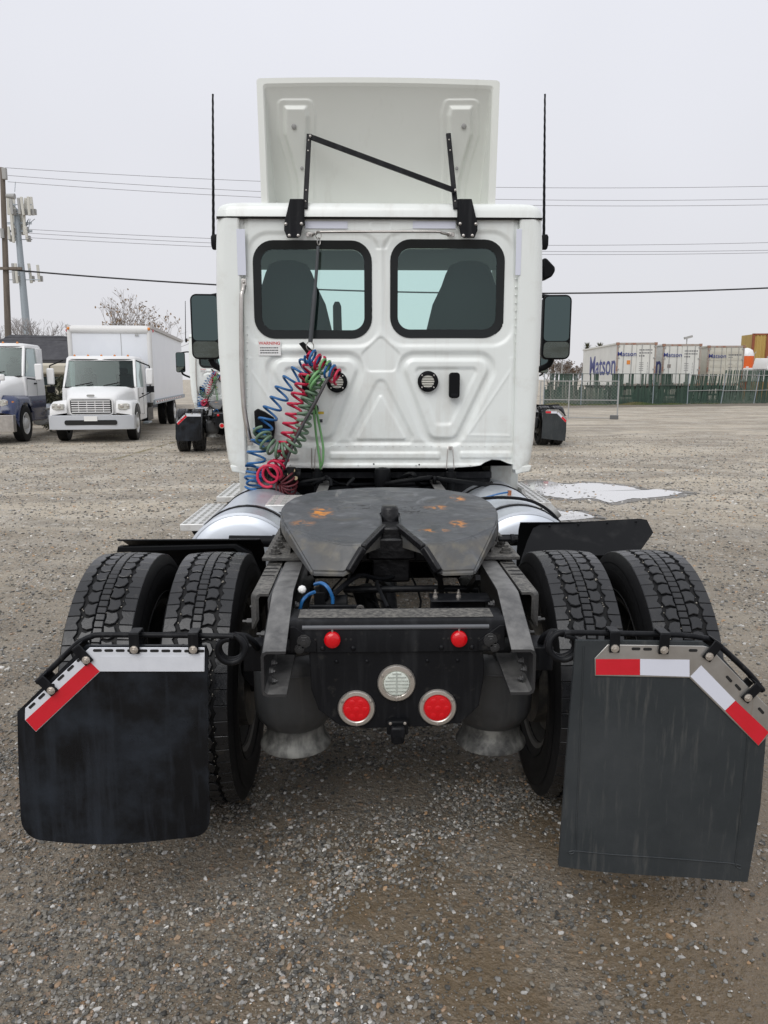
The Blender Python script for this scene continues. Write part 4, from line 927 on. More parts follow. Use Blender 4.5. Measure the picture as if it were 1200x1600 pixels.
tk2, cx2, cz2, r2 = tank(1, 4.22, 5.7)
a = R(58); p = Vector((cx2 + r2 * math.cos(R(42)), 4.70, cz2 + r2 * math.sin(R(42)))); d = Vector((math.cos(R(42)), 0, math.sin(R(42)))); MB().cyl(p, p + d * .06, .05, n=24).build('filler_cap', M_GREY, tk2, bevel=.004)
p = Vector((cx2 + .02, 4.86, cz2 + r2)); m = MB(); m.cyl(p, p + Vector((0, 0, .03)), .013, n=8); m.build('tank_fitting', mat('copper', (.42, .16, .08), .4, .6), tk2)
MB().tube(smooth_path([(.5, 4.9, .93), (.62, 4.86, .955), (.74, 4.84, .99), (.82, 4.86, 1.0)], 5), .006, 6).build('fuel_line', M_BLUE, tk2)
for dx in (0, .018): MB().tube(smooth_path([W(430 + dx * 100, 822, 4.35), W(400, 802, 4.5), W(378, 800, 4.7), W(358, 808, 4.5), W(352, 803, 4.7), W(368, 788, 5.0), W(395, 775, 5.2), W(420, 770, 5.3)], 6), .011, 7).build('loom', M_PLAST, tk, smooth=60)
MB().tube(smooth_path([W(352, 802, 4.62), W(365, 792, 4.8), W(382, 786, 4.9), W(440, 783, 4.9)], 6), .012, 7).build('loom', M_PLAST, tk, smooth=60)
MB().tube(smooth_path([(.5, 4.62, .98), (.7, 4.60, 1.005), (.9, 4.59, .985), (1.04, 4.58, .90), (1.12, 4.57, .78)], 6), .010, 7).build('loom', M_PLAST, tk2, smooth=60)
# steps
def step(x0, x1, y0, y1, z, n=3, name='side_step', legs=True):
    st = MB().box(x0, x1, y0, y1, z - .045, z).build(name, M_ALUP, T, bevel=.004)
    for k in range(n):
        xx = x0 + (x1 - x0) * (k + .5) / n; m = MB(); N = max(4, int((y1 - y0) / .09))
        for j in range(N): yy = y0 + (y1 - y0) * (j + .5) / N; m.prism([(xx + a, yy + b) for a, b in rrect(0, 0, (x1 - x0) / n * .42, (y1 - y0) / N * .72, .008, 2)], 'z', z + .0005, z + .0018)
        m.build('drain_slots', mat('step_slot', (.33, .33, .31), .7), st)
    if legs:
        for yy in (y0 + .06, y1 - .1): MB().bar(((x0 + x1) / 2, yy, z - .045), ((x0 + x1) / 2 + (.16 if x0 < 0 else -.16), yy, z - .30), .03, .03, (0, 1, 0)).build('step_bracket', M_BLACK, st)
step(-1.28, -1.13, 4.80, 5.62, .81); step(-1.27, -1.10, 5.95, 6.75, .81); step(1.14, 1.28, 5.62, 6.75, .81)
a, b = W(414, 789, 4.55), W(467, 789, 4.55); step(a.x, b.x, 4.55, 4.95, a.z, 3, 'deck_plate', False)
step(1.07, 1.10, 5.7, 6.0, .9, 1, 'step_edge', False)
# mudguard support tubes and quarter fenders
for s in (-1, 1):
    MB().cyl((s * .43, 3.86, .895), (s * .80, 3.86, .90), .030, n=16).build('fender_tube', M_PLAST, T, smooth=40); MB().cyl((s * .52, 3.86, .897), (s * .58, 3.86, .898), .034, n=16).build('tube_clamp', M_BLACK, T, smooth=40)
    bolt((s * .53, 3.83, .86), (0, -1, 0), .014, .02)
def sheet(path, x0, x1, th, mt, name, lip=.012):
    """curved mudguard: path of (Y,z) swept across x, with thickness"""
    m = MB(); n = len(path); P3 = [Vector((0, y, z)) for y, z in path]; nr = []
    for i in range(n):
        t = P3[min(i + 1, n - 1)] - P3[max(i - 1, 0)]; t.normalize(); nr.append(Vector((0, -t.z, t.y)))
    rings = [[P3[i] + Vector((x, 0, 0)) for x in (x0, x1)] + [P3[i] - nr[i] * th + Vector((x, 0, 0)) for x in (x1, x0)] for i in range(n)]
    m.loft(rings, True, True, True); return m.build(name, mt, T, smooth=50, bevel=.002)
lf = sheet([(3.50, .985), (3.56, .975), (3.66, .93), (3.73, .84), (3.76, .70), (3.77, .45)], -1.25, -.60, .006, M_PLAST, 'quarter_fender')
q = [W(x, y, 3.52) for x, y in ((186, 853), (370, 849), (392, 862), (408, 898), (396, 898), (380, 866), (366, 856), (184, 862))]
MB().prism([(v.x, v.z) for v in q], 'y', 3.50, 3.54).build('fender_lip', M_PLAST, lf, bevel=.004)
q = [((812, 880), 3.50), ((824, 845), 3.60), ((833, 825), 3.70), ((846, 818), 3.72), ((1000, 810), 3.72), ((1011, 812), 3.71), ((1021, 832), 3.64), ((1004, 856), 3.56), ((996, 866), 3.52), ((845, 871), 3.51)]
v = [W(*a, b) for a, b in q]; m = MB(); n = len(v); m.add(v + [p + Vector((0, .006, -.004)) for p in v], [tuple(range(n)), tuple(range(2 * n - 1, n - 1, -1))] + [(i, n + i, n + (i + 1) % n, (i + 1) % n) for i in range(n)])
rf = m.build('quarter_fender', M_PLAST, T, bevel=.002)
sheet([(3.715, 1.02), (3.75, .98), (3.78, .86), (3.78, .45)], .66, 1.26, .006, M_PLAST, 'fender_front')
for k in range(4): a = W(858 + k * 45, 818 - k * 2.2, 3.70); MB().dome(a + Vector((0, -.008, -.01)), (0, -1, .3), .007, .004, 8).build('screw', M_PLAST, rf)

# ---------------------------------------------------------------- wheels
AX = 3.06
def tread_mesh(m, cx, tw=.122, Rr=.507, n=56):
    def crown(sx): return Rr - .007 * (sx / tw) ** 2 - .02 * max(0, abs(sx) / tw - .86) ** 1.5
    def block(poly, ph, dep=.013):
        vs = []; c0 = sum(p[0] for p in poly) / len(poly); c1 = sum(p[1] for p in poly) / len(poly)
        for dd, ins in ((dep, 0), (.0022, 0), (0, .0026)):
            for sx, u in poly:
                a = (sx - c0) ; b = (u - c1) * .0568; l = math.hypot(a, b) + 1e-9; q = 1 - ins / l
                sx2 = c0 + a * q; u2 = c1 + (u - c1) * q; r = crown(sx2) - dd; an = 2 * math.pi * (u2 + ph) / n
                vs.append((cx + sx2, AX + r * math.cos(an), .506 + r * math.sin(an)))
        k = len(poly); m.add(vs, [tuple(2 * k + i for i in range(k))] + [(j * k + i, j * k + (i + 1) % k, (j + 1) * k + (i + 1) % k, (j + 1) * k + i) for j in range(2) for i in range(k)])
    for i in range(n):
        for s in (-1, 1):
            off = 0 if s > 0 else .35
            block([(s * .121, .01), (s * .121, .5), (s * .121, .985), (s * .0735, .985), (s * .073, .80), (s * .082, .5), (s * .073, .18), (s * .0735, .01)], i + off)
            block([(s * .057, .10), (s * .066, .5), (s * .057, .88), (s * .040, .99), (s * .0195, .90), (s * .0225, .5), (s * .0195, .05), (s * .040, .17)], i + off)
        for h in (0, .5):
            block([(-.0155, h + .02), (-.017, h + .24), (-.0155, h + .46), (.0155, h + .48), (.017, h + .26), (.0155, h + .04)], i + .2)
def tyre(cx, parent, copy=None):
    m = MB(); prof = [(.288, -.100), (.300, -.112), (.33, -.124), (.37, -.138), (.405, -.143), (.44, -.140), (.470, -.132), (.488, -.125), (.496, -.121), (.4945, -.05), (.4945, .05), (.496, .121), (.488, .125), (.470, .132), (.44, .140), (.405, .143), (.37, .138), (.33, .124), (.300, .112), (.288, .100)]
    m.lathe(prof, (0, AX, .506), 'x', 92)
    for s in (-1, 1):
        for r_ in (.345, .358, .425, .455): m.lathe([(r_ - .003, s * .128 if r_ < .36 else s * .1385), (r_, s * (.134 if r_ < .36 else .1415 if r_ < .44 else .139)), (r_ + .003, s * .128 if r_ < .36 else s * .1385)], (0, AX, .506), 'x', 92)
    for i in range(0): pass
    t0 = MB(); tread_mesh(t0, 0)
    # shoulder buttresses between the blocks
    for i in range(46):
        an = 2 * math.pi * (i + .5) / 46
    return m, t0
a_, b_ = tyre(0, None); tm = a_.build('tyre', M_RUB, None, smooth=32); tmesh = tm.data; bpy.data.objects.remove(tm); tm = b_.build('tread', M_TREAD, None, smooth=32); trmesh = tm.data; bpy.data.objects.remove(tm)
def rim(s_out, mt):
    m = MB(); pr = [(.300, -.105), (.312, -.112), (.314, -.118), (.296, -.112), (.283, -.085), (.278, .0), (.283, .085), (.296, .112), (.314, .118), (.312, .112), (.300, .105)]
    m.lathe(pr, (0, AX, .506), 'x', 48); e_ = s_out * .085
    m.lathe([(.278, s_out * .02), (.24, e_ * .9), (.20, e_), (.13, e_), (.11, e_ * .9), (.10, e_ * .4)], (0, AX, .506), 'x', 48)
    return m
M_RIM = mat('white_wheel', (.13, .127, .12), .55, dirt=((.10, .092, .08), 9, .42, .7)); M_RIMD = mat('dusty_wheel', (.07, .07, .068), .5, .4, dirt=((.2, .18, .15), 12, .45, .7))
rim_o = rim(-1, M_RIM).build('wheel', M_RIM, None, smooth=40); rmesh = rim_o.data; bpy.data.objects.remove(rim_o)
def wheel(x, s, k, mt_d, Y=AX, rot=0, mesh=None):
    o = bpy.data.objects.new('wheel', rmesh); COL.objects.link(o); o.parent = T; o.location = (x, Y - AX, 0)
    if s > 0: o.rotation_euler = (0, 0, math.pi); o.location = (x, 2 * (AX - 4.6) + Y - AX, 0)
    t = bpy.data.objects.new('tyre', tmesh); COL.objects.link(t); t.parent = o
    q = Matrix.Translation((0, AX - 4.6, .506)) @ Matrix.Rotation(R(k), 4, 'X') @ Matrix.Translation((0, 4.6 - AX, -.506)); t.matrix_local = q
    t = bpy.data.objects.new('tread', trmesh); COL.objects.link(t); t.parent = o; t.matrix_local = q
    return o
for s in (-1, 1):
    wheel(s * .715, -s if s < 0 else -1, 0, None); wheel(s * 1.068, -1 if s < 0 else 1, 3.1, None)
    dr = MB(); dr.cyl((s * .58, AX, .506), (s * .70, AX, .506), .21, n=32); dr.cyl((s * .70, AX, .506), (s * 1.12, AX, .506), .11, n=24); dr.build('brake_drum', M_RIMD, T, smooth=40)
    wheel(s * 1.02, -1 if s < 0 else 1, 0, None, 7.75)
M_GRIT = mat('grit', (.30, .28, .24), .9)
for x in (-1.068, -.715, .715, 1.068):
    rnd = random.Random(int(x * 100)); m = MB()
    for k in range(150):
        a = rnd.uniform(-.3, 3.9); sx = rnd.choice((-.066, -.018, .018, .066)) + rnd.gauss(0, .003); r_ = .4975; q = rnd.uniform(.0014, .0036); p = Vector((x + sx, AX + r_ * math.cos(a), .506 + r_ * math.sin(a))); m.dome(p, Vector((0, math.cos(a), math.sin(a))), q, q, 5)
    m.build('tread_grit', M_GRIT, T, kind='stuff')
# more plumbing between the rails
for k in range(9):
    r_ = random.Random(40 + k); x0 = r_.uniform(-.30, .30); z0 = r_.uniform(.74, .95); y0 = r_.uniform(2.6, 2.9)
    MB().tube(smooth_path([(x0, y0, z0), (x0 + r_.uniform(-.08, .08), y0 + .25, z0 + r_.uniform(-.06, .03)), (x0 + r_.uniform(-.15, .15), y0 + .55, z0 + r_.uniform(-.10, .03)), (x0 * .6, y0 + 1.0, .90)], 6), r_.choice((.005, .007, .011)), 6).build('brake_line', M_PLAST, T, smooth=60)
for s in (-1, 1):
    for yy, zz in ((2.62, .80), (2.62, .93), (2.75, .86), (2.95, .80), (3.2, .90), (3.3, .80)): bolt((s * .352, yy, zz), (-s, 0, 0), .011, .014)
    for zz in (.80, .74): bolt((s * .405, 2.35, zz + .02), (-s, 0, 0), .009, .012)
    for x in (.20, .10): MB().dome((s * x, 2.4135, .80), (0, -1, 0), .007, .005, 8).build('rivet', M_BLACK, T, smooth=40)
MB().tube(smooth_path([(.03, 2.43, .60), (.06, 2.46, .56), (.02, 2.5, .545), (-.04, 2.6, .60), (-.1, 2.8, .75)], 6), .008, 7).build('lamp_wiring', M_PLAST, T, smooth=60)
MB().tube(smooth_path([(-.14, 2.43, .64), (-.05, 2.45, .70), (.05, 2.45, .66), (.13, 2.43, .64)], 6), .006, 6).build('lamp_wiring', M_PLAST, T, smooth=60)
# ---------------------------------------------------------------- mudflaps
def flap_set(side, Y, outline, plate, slots, tapes, clips, bar, ring, arm, mt, pmt, raise_=None):
    def pw(p, dy=0): return W(p[0], p[1], Y) + Vector((0, dy, 0))
    def sheet_(poly, dy, th, name, mt_, parent, bev=.0015):
        v = [pw(p, dy) for p in poly]; n = len(v)
        return MB().add(v + [q + Vector((0, th, 0)) for q in v], [tuple(range(n)), tuple(range(2 * n - 1, n - 1, -1))] + [(i, n + i, n + (i + 1) % n, (i + 1) % n) for i in range(n)]).build(name, mt_, parent, bevel=bev)
    v = [pw(p) for p in outline]; n = len(v); bm = bmesh.new(); f0 = [bm.verts.new(p) for p in v]; f1 = [bm.verts.new(p + Vector((0, .012, 0))) for p in v]
    bm.faces.new(f0); bm.faces.new(list(reversed(f1))); [bm.faces.new((f0[i], f1[i], f1[(i + 1) % n], f0[(i + 1) % n])) for i in range(n)]
    xs_ = [p.x for p in v]; zs_ = [p.z for p in v]; z0, z1, x0, x1 = min(zs_), max(zs_), min(xs_), max(xs_)
    for k in range(1, 18): bmesh.ops.bisect_plane(bm, geom=bm.verts[:] + bm.edges[:] + bm.faces[:], plane_co=(0, 0, z0 + (z1 - z0) * k / 18), plane_no=(0, 0, 1))
    for k in range(1, 14): bmesh.ops.bisect_plane(bm, geom=bm.verts[:] + bm.edges[:] + bm.faces[:], plane_co=(x0 + (x1 - x0) * k / 14, 0, 0), plane_no=(1, 0, 0))
    for q in bm.verts:       # hung rubber bellies a little and its lower corners lift
        t = max(0, (z1 - .30 * (z1 - z0) - q.co.z) / (z1 - z0)); u = (q.co.x - x0) / (x1 - x0) * 2 - 1
        q.co.y += t * t * (.035 * u * u + .025 * math.sin(u * 2.6 + side)) ; q.co -= ORG
    bmesh.ops.recalc_face_normals(bm, faces=bm.faces); me = bpy.data.meshes.new('mudflap'); bm.to_mesh(me); bm.free(); me.shade_smooth(); me.set_sharp_from_angle(angle=R(40)); me.materials.append(mt)
    fl = bpy.data.objects.new('mudflap', me); COL.objects.link(fl); fl.parent = T
    pl = sheet_(plate, -.004, .003, 'flap_plate', pmt, T)
    for (x, y, ang) in slots:
        m = MB(); c = pw((x, y), -.0048); p = [(c.x + a * math.cos(R(ang)) - b * math.sin(R(ang)), c.z + a * math.sin(R(ang)) + b * math.cos(R(ang))) for a, b in rrect(0, 0, .026, .0085, .004, 3)]
        m.prism(p, 'y', c.y, c.y + .0005); m.build('slot', M_SLOT, pl)
    for poly, tm_ in tapes: sheet_(poly, -.0052, .001, 'reflective_tape', tm_, pl, 0)
    # spring steel bar bent round the top edge
    bp = smooth_path([W(x, y, Y + .03) for x, y in bar], 6); hb = MB(); hb.tube(bp, .0088, 8)
    hb = hb.build('flap_hanger', M_BLACK, T, smooth=50)
    c = W(ring[0], ring[1], Y + .03); m = MB(); sgn = -1 if side < 0 else 1; pts = []
    for k in range(70):
        a = R(90 + 360 * 1.9 * k / 69); pts.append(c + Vector((-sgn * .040 * math.cos(a) * 1, .0 + .050 * k / 69, .040 * math.sin(a))))
    m.tube(pts, .0095, 8); m.build('hanger_spring', M_BLACK, hb, smooth=50)
    m = MB(); m.tube(smooth_path([W(x, y, y_) for x, y, y_ in arm], 6), .0115, 8); m.build('hanger_arm', M_BLACK, hb, smooth=50)
    lp = [bp[i] + Vector((0, .01, -.016)) for i in range(6, len(bp), 3)]; 
    for (x, y, ang) in clips:
        c = pw((x, y), 0); rot = Matrix.Rotation(R(-ang), 3, 'Y'); m = MB()
        m.obox(c + Vector((0, -.010, 0)) + rot @ Vector((0, 0, 0.0)), .030, .005, .062, rot); m.obox(c + rot @ Vector((0, .014, .031)), .030, .05, .005, rot); m.obox(c + rot @ Vector((0, .040, .0)), .030, .005, .055, rot)
        cl = m.build('flap_clip', M_BLACK, T, bevel=.002); q = rot @ Vector((0, 0, -.017)); bolt(c + q + Vector((0, -.0125, 0)), (0, -1, 0), .009, .008, cl, M_BEZEL, 'bolt')
def lerp(p, q, n, skip=()): return [(p[0] + (q[0] - p[0]) * k / (n - 1), p[1] + (q[1] - p[1]) * k / (n - 1)) for k in range(n) if k not in skip]
def arc(cx, cy, r, a0, a1, k=6): return [(cx + r * math.cos(R(a0 + (a1 - a0) * i / k)), cy + r * math.sin(R(a0 + (a1 - a0) * i / k))) for i in range(k + 1)]
random.seed(5)
rag = [(325 + random.uniform(-1.2, 1.2), y) for y in range(1284, 1014, -5)]
flap_set(-1, 2.18,
    [(27, 1112), (133, 1009), (321, 1009)] + list(reversed(rag)) + arc(300, 1289, 25, 0, 90) + [(180, 1316)] + arc(60, 1285, 31, 90, 180) + [(28, 1200)],
    [(40, 1106), (141, 1011), (320, 1011), (320, 1049), (157.5, 1048.5), (57, 1143), (39.5, 1124)],
    [(x, y, 0) for x, y in lerp((153, 1015.5), (313, 1016.5), 10)] + [(x, y, 42) for x, y in lerp((51, 1101.5), (126, 1028.5), 6)],
    [([(140.4, 1032.5), (156.5, 1048), (57, 1141.5), (41, 1124)], M_RED), ([(157.7, 1024.5), (319, 1024.5), (319, 1048), (157.7, 1048)], M_SILV)],
    [(211, 1004, 0), (303, 1004, 0), (131, 1022, 38), (76, 1070, 42)],
    [(58, 1066), (80, 1045), (118, 1008), (130, 1000), (143, 994.5), (160, 992), (260, 992.5), (350, 994), (365, 995)], (360, 1018),
    [(366, 993, 2.26), (384, 995, 2.30), (396, 1004, 2.34), (404, 1015, 2.40)], M_FLAP1, M_SILV)
flap_set(1, 2.12,
    [(900, 1001), (1098, 1003), (1120, 1018), (1160, 1062), (1199, 1108), (1197, 1150), (1189, 1260), (1171, 1382), (1020, 1371), (873.5, 1355), (884, 1200)],
    [(949, 1006.5), (1098, 1008.5), (1108, 1011), (1202, 1107), (1202, 1146), (1184, 1165), (1076.5, 1058.5), (929, 1055.5), (928.5, 1028)],
    [(x, y, -1) for x, y in ((993, 1013), (1011, 1013.5), (1082, 1015.5))] + [(x, y, -47) for x, y in ((1138, 1060), (1152, 1073), (1188, 1109.5))],
    [([(930.3, 1029), (999, 1029), (999, 1053.8), (930.3, 1053.5)], M_RED), ([(999.3, 1029), (1076.3, 1030), (1076.3, 1056.3), (999.3, 1053.8)], M_SILV2),
     ([(1094.6, 1038.8), (1147.7, 1093.5), (1131.6, 1109), (1077.8, 1056)], M_SILV2), ([(1148, 1093.8), (1200, 1143), (1183.7, 1163.5), (1131.8, 1109.3)], M_RED)],
    [(959, 1002, 0), (1036, 1004.5, -2), (1111, 1016, -35), (1172, 1081, -42)],
    [(1192, 1079), (1170, 1052), (1130, 1014), (1113, 1001), (1095, 996), (1060, 992), (980, 990), (900, 988.5), (882, 990)], (882, 1013),
    [(880, 990, 2.2), (862, 988, 2.28), (850, 995, 2.34), (843, 1008, 2.40)], M_FLAP2, M_STEEL)
fo = [W(x, y, 2.12) for x, y in ((900, 1001), (1199, 1108), (1171, 1382), (873.5, 1355))]; x0, x1, z0, z1 = W(873.5, 1355, 2.12).x, W(1199, 1108, 2.12).x, W(1171, 1382, 2.12).z, W(1098, 1003, 2.12).z
def bent(p):
    t = max(0, (z1 - .30 * (z1 - z0) - p.z) / (z1 - z0)); u = (p.x - x0) / (x1 - x0) * 2 - 1; return p + Vector((0, t * t * (.035 * u * u + .025 * math.sin(u * 2.6 + 1)) - .001, 0))
m = MB(); m.tube([bent(W(x, y, 2.12)) for x, y in [(q.x, q.y) for q in smooth_path([Vector((a, b, 0)) for a, b in ((912, 1010), (905, 1180), (900, 1322), (908, 1330), (1140, 1351), (1151, 1345), (1165, 1190), (1168, 1140))], 8)]], .0022, 5, False)
m.build('pressed_border', M_FLAP2, T, smooth=60)
box_part('flap_mount', M_BLACK, -.50, -.432, 2.38, 2.46, .78, .87); box_part('flap_mount', M_BLACK, .432, .50, 2.34, 2.46, .79, .87)

# ---------------------------------------------------------------- under the cab
for x, s in ((497, -1), (703.5, 1)):
    c = W3(x, 735, .03); m = MB(); z0 = .93
    m.cyl((c.x, 5.32, c.z - .005), (c.x, 5.32, 1.0), .036, n=16); m.cyl((c.x, 5.32, c.z + .02), (c.x, 5.32, c.z - .005), .022, n=12); m.cyl((c.x, 5.32, 1.0), (c.x, 5.32, .85), .028, n=16)
    sh = m.build('cab_damper', M_PLAST, T, smooth=40)
    m = MB(); m.tube([W3(x - 6, 733, .05), W3(x - 4, 702, .04), W3(x - 3, 698, .03), W3(x + 3, 698, .03), W3(x + 4, 702, .04), W3(x + 6, 733, .05)], .004, 6); m.build('damper_yoke', M_CHROME, sh)
    bolt(W3(x, 701, .03), (0, -1, 0), .009, .008, sh, M_CHROME)
c = W3(597.5, 745, .02); m = MB(); m.lathe([(.03, .14), (.052, .135), (.058, .11), (.06, .06), (.055, .02), (.05, 0), (.01, 0)], (c.x, 5.33, c.z - .07), 'z', 24); m.build('cab_air_spring', M_PLAST, T, smooth=50)
box_part('cab_crossbeam', M_BLACK, -.80, .80, 5.45, 5.56, 1.015, 1.06)
box_part('cab_mount', M_BLACK, -.36, .36, 5.27, 5.40, .90, .965)
box_part('engine_shroud', M_INT, -.55, .55, 6.2, 8.2, .45, 1.10)
m = MB(); m.lathe([(.06, 5.25), (.16, 5.3), (.20, 5.7), (.26, 6.2)], (0, 0, .72), 'y', 24); m.build('gearbox', M_BLACK, T, smooth=40)
box_part('battery_box', M_BLACK, .42, .80, 5.50, 6.2, .80, 1.02, None, .01)
box_part('air_box', M_BLACK, -.80, -.45, 5.70, 6.3, .80, 1.05, None, .01)
a, b = W(771, 722, 5.75), W(800, 762, 5.75); box_part('side_fairing', M_WHITE, .84, 1.00, 5.75, 5.80, .86, 1.14); box_part('side_fairing', M_WHITE, 1.0, 1.06, 5.80, 7.0, .45, 1.10)
box_part('side_fairing', M_WHITE, -1.06, -.93, 5.80, 7.0, .45, 1.10)
MB().bar(W(690, 741, 5.6), W(728, 738, 5.9), .03, .03).build('brace', M_BLACK, T); MB().bar(W(640, 738, 5.6), W(672, 752, 5.5), .03, .03).build('brace', M_BLACK, T)
for k in range(8):
    r_ = random.Random(k); x = -.62 + r_.random() * 1.2
    MB().tube(smooth_path([(x, 5.1 + r_.random() * .5, 1.0), (x + r_.uniform(-.15, .15), 5.2, 1.04 + r_.random() * .04), (x + r_.uniform(-.3, .3), 5.3, .99), (x + .3, 5.6, .96)], 6), r_.choice((.008, .012, .016)), 6).build('chassis_hose', M_PLAST, T, smooth=60)
m = MB(); m.cyl(W(436, 742, 5.25), W(470, 742, 5.25), .04, n=14); m.cyl(W(455, 752, 5.2), W(455, 730, 5.2), .03, n=12); m.build('air_manifold', M_PLAST, T, smooth=40)
for x, y in ((452, 741), (462, 747), (458, 735)): MB().cyl(W(x, y, 5.18), W(x, y, 5.21), .014, n=8).build('brass_fitting', mat('brass', (.45, .36, .22), .35, .8), T)
# holder of the hose ends on the left of the cab
m = MB(); m.prism([(W3(x, y, 0).x, W3(x, y, 0).z) for x, y in ((399, 642), (404, 638), (415, 643), (429, 652), (431, 668), (428, 690), (402, 690))], 'y', YC - .07, YC - .02); m.build('hose_holder', M_PLAST, T, bevel=.006)
m = MB(); m.cyl(W3(489, 639, .05), W3(489, 639, .015), .04, n=20); gl = m.build('gladhand', M_PLAST, T, smooth=40, bevel=.005); MB().obox(W3(489, 644, .06), .07, .03, .02).build('gladhand_lever', M_PLAST, gl, bevel=.005)
MB().cyl(W3(487, 700, .03), W3(487, 733, .03), .004, n=6).build('yoke_stay', M_CHROME, T)

# ================================================================== hoses hanging from the tether (things of their own)
def coil_pts(path, r, turns, ph=0, wob=0, seed=0):
    rnd = random.Random(seed); sp = smooth_path(path, 24); L_ = [0]
    for i in range(1, len(sp)): L_.append(L_[-1] + (sp[i] - sp[i - 1]).length)
    N = int(turns * 14); out = []; x = None; j = 0
    for k in range(N + 1):
        q = L_[-1] * k / N
        while j < len(sp) - 2 and L_[j + 1] < q: j += 1
        t = (sp[j + 1] - sp[j]); tl = t.length or 1e-6; p = sp[j] + t * ((q - L_[j]) / tl); t = t.normalized()
        if x is None: x, _ = frame_axes(t)
        x = (x - t * x.dot(t)).normalized(); y = t.cross(x); a = 2 * math.pi * turns * k / N + ph
        rr = r(k / N) if callable(r) else r
        rr *= 1 + wob * math.sin(k * .23 + seed)
        out.append(p + (x * math.cos(a) + y * math.sin(a)) * rr)
    return out
HOSES = []
def hose(name, pts, rad, mt, label, cat='hose', grp=None, parts=()):
    setorg(pts[0]); m = MB(); m.tube(pts, rad, 7); o = m.build(name, mt, None, smooth=70); tag(o, label, cat, grp); HOSES.append(o)
    for nm, pp, rd, mm in parts: MB().tube(pp, rd, 7).build(nm, mm, o, smooth=70)
    return o
H = lambda x, y, off=.14: W3(x, y, off)
GRP = 'coiled air and power lines behind the cab'
blue = coil_pts([H(486, 560, .12), H(470, 578), H(450, 598), H(434, 625), H(419, 652), H(409, 680), H(402, 705), H(399, 730)], lambda t: .050 + .012 * t, 11, 0, .08, 1)
blue2 = coil_pts([H(399, 730), H(397, 745), H(397, 757, .16), H(396, 763, .16)], lambda t: .062 - .01 * t, 4, 1.5, .1, 2)
hose('coiled_hose', [H(484, 545, .08), H(480, 552, .1)] + blue + blue2, .0085, M_BLUE, 'stretched blue coiled air hose, the leftmost of the bundle behind the cab', 'hose', GRP)
red = coil_pts([H(490, 560, .15), H(474, 600, .17), H(462, 630, .18), H(455, 660, .17), H(447, 695, .17), H(438, 722, .18)], .048, 11, 1.0, .08, 3)
red2 = coil_pts([H(438, 722, .18), H(431, 731, .22), H(424, 740, .28), H(417, 744, .38)], lambda t: .052 + .016 * t, 3.3, 0, .10, 4)
hose('coiled_hose', [H(486, 548, .1)] + red + red2, .0095, M_REDH, 'bright red coiled air hose ending in a ball of loops beside the deck plate', 'hose', GRP)
gr = coil_pts([H(497, 575, .20), H(493, 605, .22), H(478, 632, .23), H(474, 665, .22), H(462, 690, .22), H(446, 704, .22), H(426, 700, .22), H(412, 685, .20), H(409, 672, .17)], lambda t: .040 + .012 * t, 19, .5, .06, 5)
hose('coiled_hose', gr, .0100, mat('sage_hose', (.11, .18, .115), .42), 'sage green coiled power cable curving up at its lower end', 'cable', GRP)
tp = []
for k in range(5):
    c0 = H(482 + k * 9, 556 + k * 7, .20); tp.append(coil_pts([c0, c0 + Vector((.05, -.02, -.025))], .050, 1.6, k, 0, k))
setorg(tp[0][0]); 
for k, (mt, lb) in enumerate(((M_BLUE, 'blue'), (M_REDH, 'red'), (M_GREEN2, 'green'), (M_BLUE, 'b'), (M_REDH, 'r'))):
    MB().tube(tp[k], .0088, 7).build('hose_loop', mt, HOSES[{0: 0, 1: 1, 2: 2, 3: 0, 4: 1}[k]], smooth=70, org=HOSES[{0: 0, 1: 1, 2: 2, 3: 0, 4: 1}[k]].location)
setorg((0, 4.6, 0))
for k in range(2):
    c0 = H(486 + k * 3, 586 + k * 9, .24); MB().tube(coil_pts([c0, c0 + Vector((.035, -.01, -.03))], .052, 1.4, k * 2, 0, k), .0095, 7).build('hose_loop', M_GREEN2, HOSES[2], smooth=70, org=HOSES[2].location)
hose('air_line', smooth_path([H(492, 565, .2), H(489, 610, .18), H(494, 640, .12), H(500, 670, .10), H(505, 700, .10), H(504, 722, .10), H(500, 732, .08)], 8), .0085, M_GREEN2, 'straight bright green hose hanging right of the coiled hoses', 'hose', GRP,
     [('hose_strand', smooth_path([H(490, 640, .12), H(494, 680, .10), H(499, 715, .10), H(501, 733, .08)], 8), .0085, M_GREEN2)])
hose('power_cable', smooth_path([H(524, 580, .20), H(512, 592, .26), H(500, 615, .28), H(478, 655, .28), H(458, 695, .26), H(446, 725, .22), H(440, 742, .16)], 8), .0105, M_GREYH, 'stiff dark grey cable slanting in front of the coiled hoses', 'cable', GRP,
     [('dark_red_strand', smooth_path([H(529, 583, .20), H(516, 590, .24), H(505, 604, .26), H(490, 635, .27), H(466, 672, .26), H(448, 705, .24), H(436, 738, .18)], 8), .0095, M_DRED),
      ('cable_boot', [H(522, 579, .2), H(528, 580, .2), H(531, 586, .2)], .016, M_PLAST)])
hose('coiled_hose', coil_pts([H(446, 742, .20), H(452, 752, .20), H(450, 764, .18), H(432, 768, .16)], .05, 9, 0, .1, 6), .0078, M_DRED, 'dark red coiled line heaped on the frame above the deck plate', 'hose', GRP)
